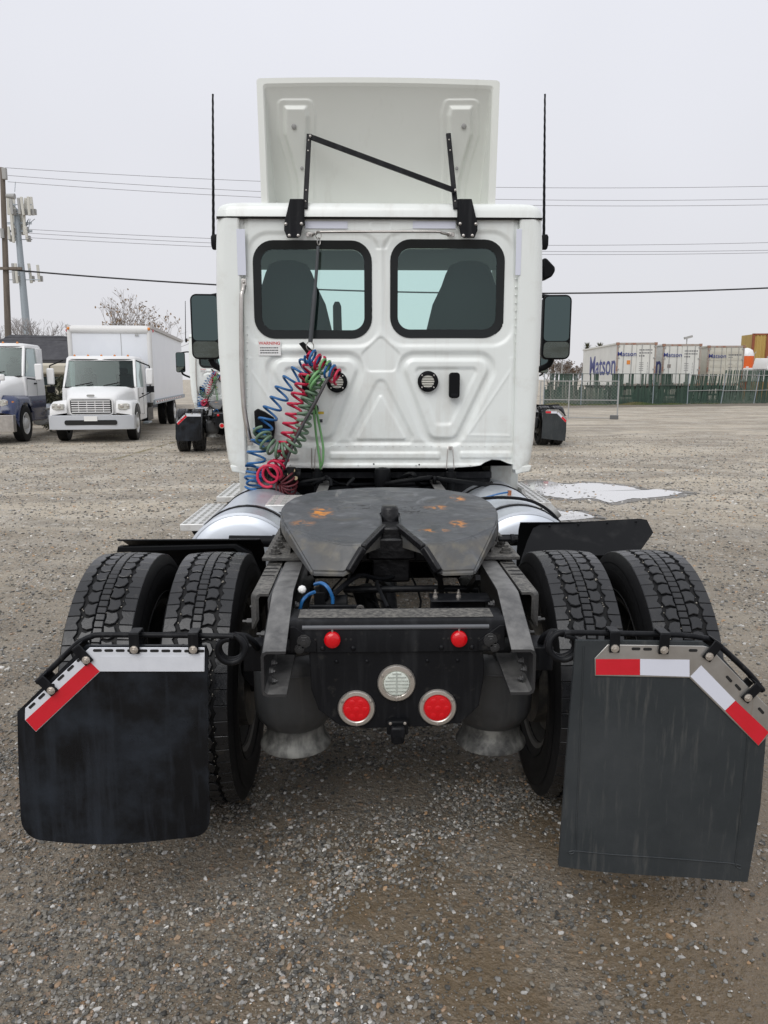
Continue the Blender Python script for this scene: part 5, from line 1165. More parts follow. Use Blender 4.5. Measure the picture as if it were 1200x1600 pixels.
# tether
setorg(W3(498, 364, .07)); th = MB(); th.tube(smooth_path([W3(497, 385, .10), W3(494, 430, .11), W3(489, 490, .12), W3(485, 534, .12)], 6), [.011] * 9 + [.0155] * 10, 10)
tt = th.build('hose_tether', mat('tether_grey', (.055, .06, .065), .45), None, smooth=50); tag(tt, 'grey spring tether strap hanging from the grab rail in front of the left rear window', 'tether'); HOSES.append(tt)
for c, a, rx, rz in ((W3(497.5, 367, .075), 0, .018, .026), (W3(498, 377, .085), 1, .016, .024), (W3(484.5, 541, .12), 0, .024, .03)):
    m = MB(); m.tube([c + Vector((rx * math.cos(t) * (1 if not a else .6), rx * math.cos(t) * .5, rz * math.sin(t))) for t in [2 * math.pi * k / 20 for k in range(21)]], .0035, 6); m.build('clip_ring', M_STEEL, tt, smooth=60)
m = MB(); m.prism([(W3(x, y, 0).x, W3(x, y, 0).z) for x, y in ((469, 538), (476, 535), (492, 550), (490, 558), (484, 557))], 'y', YC - .12, YC - .105); m.build('hose_clamp', M_PLAST, tt, bevel=.003)
setorg((0, 0, 0))
# ================================================================== other day cabs of the same build parked further off
def copy_truck(dx, dy, rz, label, hoses=None):
    c = copy_tree(T); c.location = (dx, 4.6 + dy, 0); c.rotation_euler = (0, 0, rz); c['label'] = label
    if hoses:
        for h, lb in zip(HOSES, hoses):
            o = copy_tree(h); v = Vector(h.location) - Vector((0, 4.6, 0)); v.rotate(Matrix.Rotation(rz, 3, 'Z')); o.location = v + Vector((dx, 4.6 + dy, 0)); o.rotation_euler = (0, 0, rz); o['label'] = lb
    return c
copy_truck(-3.57, 15.55, R(7.0), 'far white day cab tractor between the white box truck and the near cab, partly hidden',
    ['tiny blue coil of hose behind the far day cab on the left', 'tiny bright red coil of hose behind the far day cab on the left', 'tiny sage green coil of cable behind the far day cab on the left', 'tiny straight green line behind the far day cab on the left', 'tiny dark slanting cable behind the far day cab on the left', 'tiny dark red line heaped on the frame of the far day cab on the left', 'tiny grey tether strap behind the far day cab on the left'])
copy_truck(3.80, 17.0, R(0), 'far tractor on the right hidden behind the near cab except one wheel set and mudflap')

# ================================================================== front facing trucks on the left
def far_wheel(x, y, r, parent, sgn, wd=.26):
    m = MB(); w_ = wd / 2; m.lathe([(r * .58, -w_ * .85), (r * .9, -w_), (r * .98, -w_ * .9), (r, -w_ * .6), (r, w_ * .6), (r * .98, w_ * .9), (r * .9, w_), (r * .58, w_ * .85)], (x, y, r), 'x', 40)
    t = m.build('wheel', M_RUB, parent, smooth=40); m = MB(); e_ = sgn * w_ * .8
    m.lathe([(r * .60, sgn * w_ * .9), (r * .57, sgn * w_ * .95), (r * .54, e_ * .4), (r * .42, e_ * .2), (r * .30, e_ * .5), (r * .28, e_ * 1.3), (r * .18, e_ * 1.45), (.002, e_ * 1.5)], (x, y, r), 'x', 32); m.build('rim', mat('far_rim', (.66, .66, .65), .4, .3), t, smooth=40)
    m = MB()
    for k in range(8): a = R(45 * k + 10); m.dome((x + e_ * .35, y + r * .42 * math.cos(a), r + r * .42 * math.sin(a)), (sgn, 0, 0), r * .075, .004, 8)
    m.build('hand_holes', M_SLOT, t); return t
def section_x(y, pts, z0=0): return [Vector((x, y, z)) for x, z in pts]
def front_truck(root, p):
    body = p['body']; hw = p['hw']; B = lambda nm, mt, m, par=root, **k: m.build(nm, mt, par, org=(0, 0, 0), **k)
    # bumper
    m = MB(); rings = []
    for x, y in ((-hw * 1.05, .30), (-hw * 1.04, .12), (-hw * .80, .02), (0, 0), (hw * .80, .02), (hw * 1.04, .12), (hw * 1.05, .30)):
        rings.append([Vector((x, y, z)) for z in (p['bz0'], p['bz1'])] + [Vector((x * .985, y + .06, z)) for z in (p['bz1'], p['bz0'])])
    m.loft(rings, True, True, True); bmp = B('bumper', p['bumper'], m, bevel=.012)
    m = MB(); m.prism(rrect(0, (p['bz0'] + p['bz1']) / 2, 1.35, .13, .05, 4), 'y', -.006, .004); B('bumper_opening', M_SLOT, m, bmp)
    m = MB(); m.box(-.17, .17, -.02, -.008, p['bz1'] - .15, p['bz1'] - .02); B('licence_plate', M_PAPER, m, bmp)
    # hood: crowned centre with separate wheel-arch wings
    m = MB(); rings = []; H0, H1 = p['h0'], p['h1']; L_ = p['hl']
    for t in (0, .04, .12, .3, .6, 1.0):
        z1 = H0 + (H1 - H0) * (1 - (1 - t) ** 1.8); w_ = (.60 + .30 * t) * hw; y = .16 + L_ * t - (0.0 if t else 0); zz = z1 - (.10 if t == 0 else .03 if t == .04 else 0)
        rings.append([Vector((w_ * q, y + .05 * abs(q) ** 3, p['bz1'] + .02 + (zz - p['bz1'] - .02) * f_)) for q, f_ in ((-1, 0), (-1, .45), (-.99, .80), (-.93, .93), (-.78, .985), (-.4, 1.0), (0, 1.005), (.4, 1.0), (.78, .985), (.93, .93), (.99, .80), (1, .45), (1, 0))])
    m.loft(rings, False, True, True); hood = B('hood', body, m, smooth=50)
    for s in (-1, 1):
        m = MB(); rings = []; wr = p['wr'] + .09; wy = p['wy']
        for q in range(15):
            a = R(-8 + 196 * q / 14); y = wy - math.cos(a) * (wr + .03) ; z = p['wr'] + math.sin(a) * (wr - .02)
            yo = wy - math.cos(a) * (wr + (.42 if math.cos(a) > .3 else .10)); zo = min(p['fz'], max(p['bz1'] + .03, z + .30 * max(0, math.sin(a)) + .12))
            if math.cos(a) > .3: yo = max(.10, yo)
            rings.append([Vector((s * hw * 1.0, y, z)), Vector((s * hw * 1.0, yo, zo - .10)), Vector((s * hw * .94, yo, zo - .02)), Vector((s * hw * .60, yo + .05, zo + .03)), Vector((s * hw * .60, y, z))])
        m.loft(rings, False); B('wing', p['wing'], m, smooth=60)
        # headlight
        m = MB(); rings = [[Vector((s * (x0 + cx_ * .15), y0, p['lz'] + cz_ * .10)) for cx_, cz_ in ((-1, -.7), (.3, -.95), (1, -.6), (1, .5), (.6, .8), (-1, .6))] for x0, y0 in ((hw * .80, .085),)]
        r0 = rings[0]; r1 = [v + Vector((0, .12, 0)) for v in r0]; m.loft([r1, r0], True, False, True); hl = B('headlight', mat('lamp_glass', (.60, .60, .56), .1, coat=1, var=((.35, .34, .30), 25, .2)), m, bevel=.01)
        m = MB(); m.dome((s * hw * .76, .083, p['lz']), (0, -1, 0), .055, .01, 14); B('reflector', M_CHROME, m, hl); m = MB(); m.dome((s * hw * .90, .083, p['lz']), (0, -1, 0), .035, .01, 12); B('reflector', M_CHROME, m, hl)
        m = MB(); m.box(s * hw * .985 - .012, s * hw * .985 + .012, .35, .45, p['lz'] - .01, p['lz'] + .03); B('turn_signal', M_AMBER, m, hl)
        far_wheel(s * (hw - .13), p['wy'], p['wr'], root, s)
    # grille
    gw, gz0, gz1 = p['gw'], p['gz0'], p['gz1']; m = MB(); m.prism(rrect(0, (gz0 + gz1) / 2, gw, gz1 - gz0, .06, 4), 'y', .125, .17); gr_ = B('grille', M_SLOT, m)
    n = p['gn']
    for k in range(n):
        z = gz0 + (gz1 - gz0) * (k + .7) / (n + .4); m = MB(); m.box(-gw / 2 + .03, gw / 2 - .03, .100, .128, z - .014, z + .014); B('grille_bar', M_WHITEB if not p.get('chrome') else M_CHROME, m, gr_, bevel=.004)
    for x in (-gw * .3, -gw * .1, gw * .1, gw * .3): m = MB(); m.box(x - .008, x + .008, .11, .128, gz0 + .03, gz1 - .03); B('grille_post', M_WHITEB, m, gr_)
    m = MB()
    for a, b in ((gw + .05, 0), ): m.prism(rrect(0, (gz0 + gz1) / 2, gw + .07, gz1 - gz0 + .07, .08, 4), 'y', .138, .16)
    B('grille_surround', M_CHROME if p.get('chrome') else M_WHITEB, m, gr_)
    m = MB(); m.prism(rrect(0, gz1 + .10, .20, .06, .03, 4), 'y', .13, .17); B('badge', M_GREY, m, hood)
    # cab: body sides, raked screen, roof
    y0 = .16 + L_; zs = p['h1'] - .03; zt = p['roof']; cl = p['cab']; cw = p['cw']; rk = p['rake']
    m = MB(); rings = []
    for z, yf, w_ in ((p['bz0'] + .15, y0 + .0, 1.0), (zs - .45, y0 + .0, 1.02), (zs, y0 + .0, 1.0)): rings.append([Vector((x * cw * w_, y, z)) for x, y in ((-1, yf), (-1, y0 + cl), (1, y0 + cl), (1, yf))])
    m.loft(rings, True, True, True); cb = B('cab', body, m, smooth=40, bevel=.03)
    m = MB(); tr = []
    for z, q, yf in ((zt - .14, 1.0, rk - .02), (zt - .07, 1.0, rk), (zt - .02, .95, rk + .05), (zt, .80, rk + .25)):
        tr.append([Vector((x * cw * .95 * q + 0, y, z)) for x, y in ((-.92, y0 + yf - .02), (-1, y0 + yf + .10), (-1, y0 + cl - (1 - q) * .3), (1, y0 + cl - (1 - q) * .3), (1, y0 + yf + .10), (.92, y0 + yf - .02), (0, y0 + yf - .10))])
    m.loft(tr, True, True, True); rf_ = B('roof', body, m, smooth=50)
    m = MB()
    for s in (-1, 1):
        m = MB(); m.bar((s * cw * .95, y0 + .03, zs - .02), (s * cw * .89, y0 + rk + .02, zt - .10), .075, .09, (0, 1, 0)); B('pillar', body, m, bevel=.02); m = MB(); m.bar((s * cw * .97, y0 + rk + .75, zs - .02), (s * cw * .93, y0 + rk + .72, zt - .12), .04, .14, (1, 0, 0)); B('pillar', body, m, bevel=.015); m = MB(); m.box(min(s * cw * .90, s * cw * 1.0), max(s * cw * .90, s * cw * 1.0), y0 + rk + .80, y0 + cl, zs - .02, zt - .12); B('pillar', body, m, bevel=.02)
    m = MB(); m.box(-cw * .95, cw * .95, y0 + cl - .05, y0 + cl, zs - .02, zt - .12); B('cab_back', body, m)
    # glass: clear pane in front of a dark cabin with seats
    n = 8; m = MB(); lo = [Vector((cw * .93 * q, y0 + .02 - .10 * (1 - q * q), zs)) for q in [-1 + 2 * k / n for k in range(n + 1)]]; hi = [Vector((cw * .88 * q, y0 + rk - .08 * (1 - q * q), zt - .115)) for q in [-1 + 2 * k / n for k in range(n + 1)]]
    m.loft([lo, hi], False); ws = B('windscreen', M_FARG, m, smooth=60)
    m = MB(); m.tube([v + Vector((0, -.012, .0)) for v in lo], .02, 6); m.tube([v + Vector((0, -.012, 0)) for v in hi], .018, 6); m.tube([lo[0] + Vector((0, -.01, 0)), hi[0] + Vector((0, -.01, 0))], .02, 6); m.tube([lo[-1] + Vector((0, -.01, 0)), hi[-1] + Vector((0, -.01, 0))], .02, 6); B('seal', M_SLOT, m, ws)
    for x in (-.62, .12): m = MB(); m.bar((x * cw, y0 - .12, zs + .04), (x * cw + .45, y0 - .07, zs + .13), .03, .02, (0, -1, 0)); B('wiper', M_SLOT, m, ws)
    m = MB(); m.box(-cw * .88, cw * .88, y0 + .12, y0 + cl - .06, zs - .05, zs + .015); m.box(-cw * .9, cw * .9, y0 + rk, y0 + cl - .06, zt - .16, zt - .12); B('cab_interior', M_INT, m)
    for s in (-1, 1):
        m = MB(); m.box(s * .5 - .22, s * .5 + .22, y0 + .95, y0 + 1.1, zs - .3, zs + .38); m.box(s * .5 - .12, s * .5 + .12, y0 + .95, y0 + 1.08, zs + .38, zs + .55); B('seat', M_SEAT, m, bevel=.05)
        m = MB(); xx = s * cw * 1.0; m.add([(xx * .985, y0 + .14, zs), (xx, y0 + rk + .72, zs), (xx * .955, y0 + rk + .70, zt - .15), (xx * .92, y0 + rk + .12, zt - .15)], [(0, 1, 2, 3)]); B('door_window', M_FARG, m)
        # door outline, handle, mirrors
        m = MB(); xs_ = xx * 1.021; pts = [(xs_, y0 + .12, zs - .02), (xs_, y0 + .10, zs - .75), (xs_, y0 + .95, zs - .80), (xs_, y0 + .98, zs - .02)]; m.tube(pts, .006, 4); dr_ = B('door_gap', M_GREY, m)
        m = MB(); m.box(xs_ - .02, xs_ + .02, y0 + .75, y0 + .92, zs - .22, zs - .18); B('handle', M_SLOT, m, dr_)
        mz = zs + p['mz']; m = MB(); m.obox((s * (cw + .33), y0 + .18, mz), .20, .09, .46); mi = B('side_mirror', p['mirror'], m, bevel=.035); m = MB(); m.obox((s * (cw + .33), y0 + .235, mz), .17, .004, .40); B('mirror_glass', M_MIRROR, m, mi)
        m = MB(); m.tube([(s * cw * .97, y0 + .22, zs + .75 if p['loop'] else zs - .05), (s * (cw + .34), y0 + .19, mz + (.30 if p['loop'] else -.22))], .02, 6)
        if p['loop']: m.tube([(s * (cw + .34), y0 + .19, mz + .30), (s * (cw + .34), y0 + .19, mz - .45), (s * cw, y0 + .22, zs - .32)], .018, 6); m.obox((s * (cw + .34), y0 + .19, mz - .36), .20, .08, .18)
        B('mirror_arm', M_PLAST, m, mi)
    for k in range(5):
        x = (k - 2) * cw * .36; m = MB(); m.dome((x, y0 + rk + .07, zt - .012), (0, -.5, .8), .035, .05, 8); B('roof_marker', M_AMBER, m, rf_)
    # frame
    m = MB(); m.box(-.43, -.35, 1.0, p['len'], .72, .98); m.box(.35, .43, 1.0, p['len'], .72, .98); m.box(-.43, .43, p['wy'] - .06, p['wy'] + .06, .35, .5); B('frame', M_BLACK, m)
    m = MB(); m.box(-.45, .45, .5, 2.2, .42, 1.0); B('engine', M_BLACK, m)
M_FARG = glassmat('far_glass', (.36, .46, .44), .0, col=(.6, .68, .67))
# white box truck
bt = empty('box_truck', (-7.46, 20.85, 0), 'white box truck facing the camera with louvred grille and tall pale cargo box', 'truck', R(7.4))
front_truck(bt, dict(body=M_WHITEB, wing=M_WHITEB, bumper=mat('pale_bumper', (.52, .54, .57), .35, .2), hw=1.06, bz0=.36, bz1=.74, h0=1.22, h1=1.50, hl=1.25, wr=.49, wy=1.02, fz=1.12, lz=.98, gw=1.06, gz0=.78, gz1=1.16, gn=6, roof=2.36, cab=1.65, cw=1.02, rake=.42, len=9.8, mirror=M_WHITEB, mz=.30, loop=True))
m = MB(); y0, y1, z0, z1, hw = 3.25, 12.4, .98, 3.31, 1.22
m.box(-hw + .03, hw - .03, y0 + .03, y1, z0, z1 - .03); bx = m.build('cargo_box', mat('box_panel', (.74, .76, .79), .35, var=((.66, .68, .72), 1.1, .3), bump=(2, .1, .02)), bt, org=(0, 0, 0))
for s in (-1, 1):
    m = MB(); m.cyl((s * (hw - .06), y0 + .06, z0), (s * (hw - .06), y0 + .06, z1 - .02), .075, n=12); m.build('corner_post', mat('corner_white', (.66, .655, .64), .4), bx, org=(0, 0, 0), smooth=40)
    m = MB(); m.box(s * hw - .04, s * hw + .04, y0, y1, z1 - .10, z1); m.build('top_rail', mat('rail_grey', (.42, .40, .38), .5), bx, org=(0, 0, 0))
    m = MB(); m.box(s * hw - .03, s * hw + .03, y0, y1, z0 - .06, z0 + .08); m.build('bottom_rail', M_GALV, bx, org=(0, 0, 0))
    for k in range(26): m = MB(); m.box(s * (hw + .032) - .002, s * (hw + .032) + .002, y0 + .15 + k * .3, y0 + .30 + k * .3, z0 - .01, z0 + .035); m.build('conspicuity_tape', M_RED if k % 2 else M_PAPER, bx, org=(0, 0, 0))
    m = MB(); m.dome((s * (hw - .05), y0 - .02, z1 - .11), (0, -1, 0), .05, .03, 8); m.build('clearance_lamp', M_AMBER, bx, org=(0, 0, 0)); m = MB(); m.dome((s * (hw + .04), y0 + .16, z1 - .16), (s, 0, 0), .05, .03, 8); m.build('clearance_lamp', M_LENS, bx, org=(0, 0, 0))
    for yy in (8.9,): far_wheel(s * 1.08, yy, .49, bt, s); far_wheel(s * .75, yy, .49, bt, s)
    m = MB(); m.box(min(s * .55, s * 1.05), max(s * .55, s * 1.05), 3.0, 4.2, .42, .85); m.build('side_tank', M_BLACK, bt, org=(0, 0, 0), bevel=.03)
    m = MB(); m.box(min(s * .98, s * 1.15), max(s * .98, s * 1.15), 2.4, 3.1, .38, .43); m.build('cab_step', M_GALV, bt, org=(0, 0, 0))
m = MB(); m.lathe([(.135, -hw + .08), (.135, hw - .08)], (0, y0 + .10, z1 - .14), 'x', 24); m.build('nose_rail', mat('corner_white', (.66, .655, .64), .4), bx, org=(0, 0, 0), smooth=40)
m = MB(); m.box(.32, .335, y0 + .022, y0 + .03, z0, z1 - .25); m.build('panel_seam', M_GREY, bx, org=(0, 0, 0)); m = MB(); m.box(.75, .85, y0 + .0, y0 + .03, z1 - .32, z1 - .27); m.build('vent', M_GREY, bx, org=(0, 0, 0))
# white and navy tractor at the left edge
nt_ = empty('navy_tractor', (-10.42, 20.0, 0), 'white tractor with navy blue lower stripe at the far left edge', 'truck', R(6.0))
front_truck(nt_, dict(body=M_WHITEB, wing=M_NAVY, bumper=M_CHROME, hw=1.15, bz0=.34, bz1=.78, h0=1.30, h1=1.80, hl=1.55, wr=.50, wy=1.35, fz=1.26, lz=1.10, gw=.9, gz0=.85, gz1=1.30, gn=7, roof=2.70, cab=1.75, cw=1.06, rake=.50, len=7.5, mirror=M_WHITEB, mz=.12, loop=False, chrome=True))
m = MB(); m.box(1.062, 1.088, 1.75, 3.42, .52, 1.22); m.build('navy_stripe', M_NAVY, nt_, org=(0, 0, 0), bevel=.01)
m = MB(); m.bar((.72, .55, 1.32), (.80, .55, 1.66), .03, .03, (0, 1, 0)); hm = m.build('hood_mirror', M_PLAST, nt_, org=(0, 0, 0)); m = MB(); m.obox((.82, .55, 1.74), .22, .08, .16); m.build('mirror_shell', M_WHITEB, hm, org=(0, 0, 0), bevel=.03)
m = MB(); m.lathe([(.002, 3.6), (.28, 3.62), (.31, 3.66), (.31, 4.7), (.28, 4.74), (.002, 4.76)], (.80, 0, .62), 'y', 32); m.build('fuel_tank', M_ALU, nt_, org=(0, 0, 0), smooth=40)
m = MB(); m.box(.85, 1.12, 3.3, 4.9, .80, .84); m.build('side_step', M_ALUP, nt_, org=(0, 0, 0))
for s in (-1, 1):
    for x in (1.05, .72): far_wheel(s * x, 6.6, .5, nt_, s)

# beige motorhome, hedge and grey house behind them
mh = empty('motorhome', (-12.05, 31.0, 0), 'beige motorhome parked behind the gap between the two white trucks', 'motorhome', R(6))
m = MB(); m.box(-1.1, 1.1, 0, 6.0, .55, 1.85); m.build('body', mat('beige_panel', (.50, .46, .37), .5), mh, org=(0, 0, 0), bevel=.08)
m = MB(); m.box(-1.12, 1.12, -.25, 1.2, 1.86, 2.30); m.build('overcab', mat('beige_panel', (.50, .46, .37), .5), mh, org=(0, 0, 0), bevel=.10)
m = MB(); m.box(.2, .85, -.27, -.24, 1.95, 2.2); m.build('front_window', M_GLASSB, mh, org=(0, 0, 0)); m = MB(); m.box(-.95, .95, -.02, .0, 1.45, 1.78); m.build('windscreen', M_GLASSB, mh, org=(0, 0, 0))
for s in (-1, 1): far_wheel(s * .95, 1.2, .36, mh, s); far_wheel(s * .95, 4.6, .36, mh, s)
def leafy(name, c, rx, ry, rz, n, size, mt, label, cat, seed, parent=None):
    rnd = random.Random(seed); m = MB()
    cl = [(Vector((rnd.gauss(0, .45), rnd.gauss(0, .45), rnd.gauss(0, .45))), rnd.uniform(.25, .5)) for _ in range(14)]
    for i in range(n):
        k, q = rnd.choice(cl); v = k + Vector((rnd.gauss(0, 1), rnd.gauss(0, 1), rnd.gauss(0, 1))).normalized() * q * rnd.random() ** .4
        p = Vector((v.x * rx, v.y * ry, v.z * rz)); p.z = max(p.z, -rz * .98); a = Vector((rnd.gauss(0, 1), rnd.gauss(0, 1), rnd.gauss(0, 1))).normalized(); b_ = a.cross(Vector((0, 0, 1))).normalized(); s = size * rnd.uniform(.5, 1.3)
        m.add([p + a * s, p + b_ * s * .5, p - a * s, p - b_ * s * .5], [(0, 1, 2, 3)])
    o = m.build(name, mt, parent, org=(0, 0, 0), fixn=False)
    if parent is None: o.location = c; tag(o, label, cat)
    return o
M_LEAFD = mat('hedge_leaf', (.055, .065, .035), .7, var=((.11, .10, .06), 1.5, .2)); M_LEAFB = mat('dry_leaf', (.17, .10, .05), .8, var=((.10, .07, .04), 2, .2)); M_LEAFG = mat('grass_blade', (.055, .10, .025), .8, var=((.20, .17, .08), .5, .12))
leafy('shrub', (-10.15, 25.6, .72), .8, .6, .72, 3000, .07, M_LEAFD, 'dark green shrub in the gap beside the box truck cab', 'shrub', 4)
leafy('shrub', (-12.6, 29.0, .9), 1.1, .8, .9, 2600, .10, M_LEAFD, 'larger green shrub beside the motorhome', 'shrub', 5)

hs = empty('house', (-18.2, 42, 0), 'low dark building with grey shingle roof behind the parked trucks on the left', 'building', R(0))
M_SH = mat('roof_shingle', (.060, .060, .066), .9, spec=.1, var=((.09, .09, .097), 3, .2)); M_SID = mat('dark_siding', (.07, .07, .072), .8)
m = MB(); m.box(-2.0, 5.5, 0, 7, 0, 2.75); hw_ = m.build('wall', M_SID, hs, org=(0, 0, 0))
m = MB(); m.add([(-1.2, 1.2, 4.05), (1.6, 1.2, 4.0), (6.6, -.8, 2.72), (-2.9, -.8, 2.62), (-1.2, 4, 4.05), (1.6, 4, 4.0), (6.6, 7.5, 2.62), (-2.9, 7.5, 2.62)], [(0, 1, 2), (0, 2, 3), (0, 4, 5, 1), (1, 5, 6, 2), (4, 7, 6, 5), (0, 3, 7, 4)])
rf_ = m.build('roof', M_SH, hs, org=(0, 0, 0))
for k in range(9):
    q_ = (k + .3) / 9.4; z = 2.62 + 1.43 * q_; m = MB(); x0 = -2.9 + 1.7 * q_; x1 = 6.5 - 4.9 * q_; m.bar((x0, -.8 + 2.0 * q_, z + .02), (x1, -.8 + 2.0 * q_, z + .02), .05, .016, (0, -1, .7)); m.build('shingle_course', M_SH, rf_, org=(0, 0, 0))
m = MB(); m.box(-3.0, 6.7, -.9, -.8, 2.50, 2.64); m.build('fascia', mat('fascia', (.035, .035, .04), .6), rf_, org=(0, 0, 0))
for x in (.2, 2.0, 3.6, 4.9): m = MB(); m.box(x - .09, x + .09, -.7, -.5, 0, 2.6); m.build('porch_post', M_SID, hs, org=(0, 0, 0), bevel=.01)
for x in (1.1, 2.9, 4.3):
    m = MB(); m.box(x - .4, x + .4, -.03, -.0, 1.2, 2.1); wn = m.build('window', M_GLASSB, hs, org=(0, 0, 0)); m = MB()
    for a in (-.42, 0, .42): m.box(x + a - .02, x + a + .02, -.06, -.03, 1.16, 2.14)
    m.box(x - .44, x + .44, -.06, -.03, 1.14, 1.18); m.box(x - .44, x + .44, -.06, -.03, 2.12, 2.16); m.build('frame', M_GREY, wn, org=(0, 0, 0))

# ================================================================== poles, mast, wires, trees
a, b_ = W(3.5, 262, 45), W(14, 560, 45); setorg((b_.x, 45, 0)); m = MB(); foot = b_ + (b_ - a) * (b_.z / (a.z - b_.z)); m.cyl(foot, a, .20, .13, 14); up = m.build('utility_pole', M_WOOD, None, smooth=40); tag(up, 'brown wooden utility pole leaning slightly at the left edge', 'utility pole')
for y in (306, 0):
    if y: p = W(10, y, 44.8); MB().cyl(p, p + Vector((.45, 0, -.03)), .11, .16, 12).build('street_lamp_head', M_GREY, up)
p = W(7, 270, 44.85); MB().box(p.x - .12, p.x + .12, p.y - .1, p.y + .1, p.z - .35, p.z + .25).build('insulator', M_GREY, up, bevel=.03)
p = W(0, 420, 44.8); MB().box(p.x - 2.2, p.x + 1.2, p.y - .08, p.y + .08, p.z - .05, p.z + .09).build('crossarm', M_WOOD, up)
p = W(4, 372, 44.8); MB().cyl(p, p + Vector((0, 0, .5)), .1, n=10).build('fuse', M_GREY, up)
setorg((-32.1, 75, 0)); a, b_ = W(26, 335, 75), W(43, 530, 75); foot = b_ + (b_ - a) * (b_.z / (a.z - b_.z)); m = MB(); m.cyl(foot, a, .42, .24, 20); ct = m.build('cell_tower', M_GALV, None, smooth=40); tag(ct, 'blue grey monopole phone mast with three rings of panel antennas', 'phone mast')
rnd = random.Random(12)
for (yc, xs_, hh) in ((322, (13, 18, 22, 30, 35, 40, 45, 50), 2.2), (352, (19, 21.5), 4.2), (350, (34, 38), 2.8), (364, (14, 41), 1.6), (427, (21, 25.5, 47, 60), 2.4)):
    q = W(12, yc + 4, 75); q2 = W(62 if yc == 427 else 50, yc + 4, 75)
    for dz in (-.35, .35): MB().cyl(q + Vector((0, 0, dz)), q2 + Vector((0, 0, dz)), .045, n=6).build('mount_rail', M_GALV, ct)
    for x in xs_:
        c = W(x, yc, 75 + rnd.uniform(-.8, .8)); MB().obox(c, .24, .16, hh * .72 * rnd.uniform(.8, 1.05), Matrix.Rotation(R(rnd.uniform(-4, 4)), 3, 'Y')).build('panel_antenna', mat('antenna_beige', (.52, .51, .46), .6) if rnd.random() < .7 else M_GREY, ct, bevel=.03); MB().box(c.x - .12, c.x + .2, c.y + .2, c.y + .5, c.z - .7, c.z - .2).build('radio_unit', M_GREY, ct)
    for k in range(3): MB().cyl(W(xs_[0] + rnd.random() * 25, yc + 8, 75), W(xs_[0] + rnd.random() * 25, yc - 8, 75.3), .03, n=5).build('antenna_strut', M_GALV, ct)
MB().cyl(W(23, 300, 75), W(24, 284, 75), .03, n=5).build('lightning_rod', M_GALV, ct)
setorg((0, 0, 0))
def wire(pts, Y, r, label, mt=M_WIRE, cat='overhead wire', grp='overhead wires crossing the sky'):
    v = [W(x, y, Y) for x, y in pts]; A_ = np.array([[p.x ** 2, p.x, 1] for p in v]); c = np.linalg.solve(A_, np.array([p.z for p in v])) if len(v) == 3 else None
    x0, x1 = v[0].x, max(v[-1].x, W(1260, 400, Y).x); P_ = [Vector((x0 + (x1 - x0) * k / 60, Y, float(c @ [(x0 + (x1 - x0) * k / 60) ** 2, x0 + (x1 - x0) * k / 60, 1]))) for k in range(61)]
    setorg(P_[0]); m = MB(); m.tube(P_, r, 5); o = m.build('overhead_wire', mt, None, smooth=60); tag(o, label, cat, grp); setorg((0, 0, 0))
wire([(12, 421), (338, 445), (1200, 450)], 45, .045, 'thick black cable, the lowest line, passing behind the cab windows', M_CABLE)
for k, (p, nm) in enumerate(((((8, 262), (400, 283), (1200, 291)), 'highest thin wire crossing the sky'), (((12, 274), (400, 299), (1200, 311)), 'second thin wire from the top'), (((12, 284), (400, 308), (1200, 320)), 'third thin wire from the top, just above the gap'),
    (((40, 358), (340, 373), (1200, 379)), 'upper wire of the middle trio'), (((40, 364), (340, 380), (1200, 391)), 'middle wire of the middle trio'), (((40, 371), (340, 386), (1200, 395)), 'lowest wire of the middle trio'))):
    wire(p, 62, .020, nm, mat('thin_wire', (.30, .30, .32), .7))

def bare_tree(loc, h, seed, label, leaves=0, spread=.5, lm=None, thick=.16, depth=6, trunk=.25):
    rnd = random.Random(seed); tr = empty('bare_tree', loc, label, 'tree'); T_ = MB(); C_ = MB(); LV = MB()
    def grow(p, d, l, r, lev):
        pts = [p]; q = p.copy(); dd = d.copy()
        for k in range(4):
            dd = (dd + Vector((rnd.gauss(0, .10), rnd.gauss(0, .10), rnd.gauss(0, .05) + .04))).normalized(); q = q + dd * (l / 4); pts.append(q.copy())
        (T_ if lev < 2 else C_).tube(pts, [max(.007, r * (1 - .35 * k / 4)) for k in range(5)], 6 if lev < 2 else 3, False)
        if lev >= depth or r < .006:
            for _ in range(leaves):
                if rnd.random() < .5: c = pts[rnd.randrange(2, 5)] + Vector((rnd.gauss(0, .08), rnd.gauss(0, .08), rnd.gauss(0, .08))); a = Vector((rnd.gauss(0, 1), rnd.gauss(0, 1), rnd.gauss(0, 1))).normalized() * .075; b = a.cross(Vector((.3, .5, 1))).normalized() * .05; LV.add([c + a, c + b, c - a, c - b], [(0, 1, 2, 3)])
            return
        n = 3 if lev < 3 else rnd.choice((2, 2, 3))
        for k in range(n):
            ax_ = Vector((rnd.gauss(0, 1), rnd.gauss(0, 1), rnd.gauss(0, .35))).normalized(); nd_ = (dd + ax_ * spread * rnd.uniform(.6, 1.2)).normalized()
            grow(pts[rnd.choice((3, 4, 4)) if k else 4], nd_, l * rnd.uniform(.62, .86), r * rnd.uniform(.55, .70), lev + 1)
    grow(Vector((0, 0, 0)), Vector((0, 0, 1)), h * trunk, thick, 0)
    MBK = mat('bark', (.11, .095, .08), .9)
    T_.build('trunk', MBK, tr, org=(0, 0, 0), smooth=60); C_.build('crown', mat('twig', (.33, .31, .30), .9), tr, org=(0, 0, 0), fixn=False)
    if LV.v: LV.build('leaves', lm or M_LEAFB, tr, org=(0, 0, 0), fixn=False)
p = W(163, 600, 38); bare_tree((p.x, 38, 0), 6.0, 3, 'bare tree with a few rust brown leaves rising behind the cargo box', 1, .60, mat('orange_leaf', (.32, .23, .15), .8), .11, 6, .27)
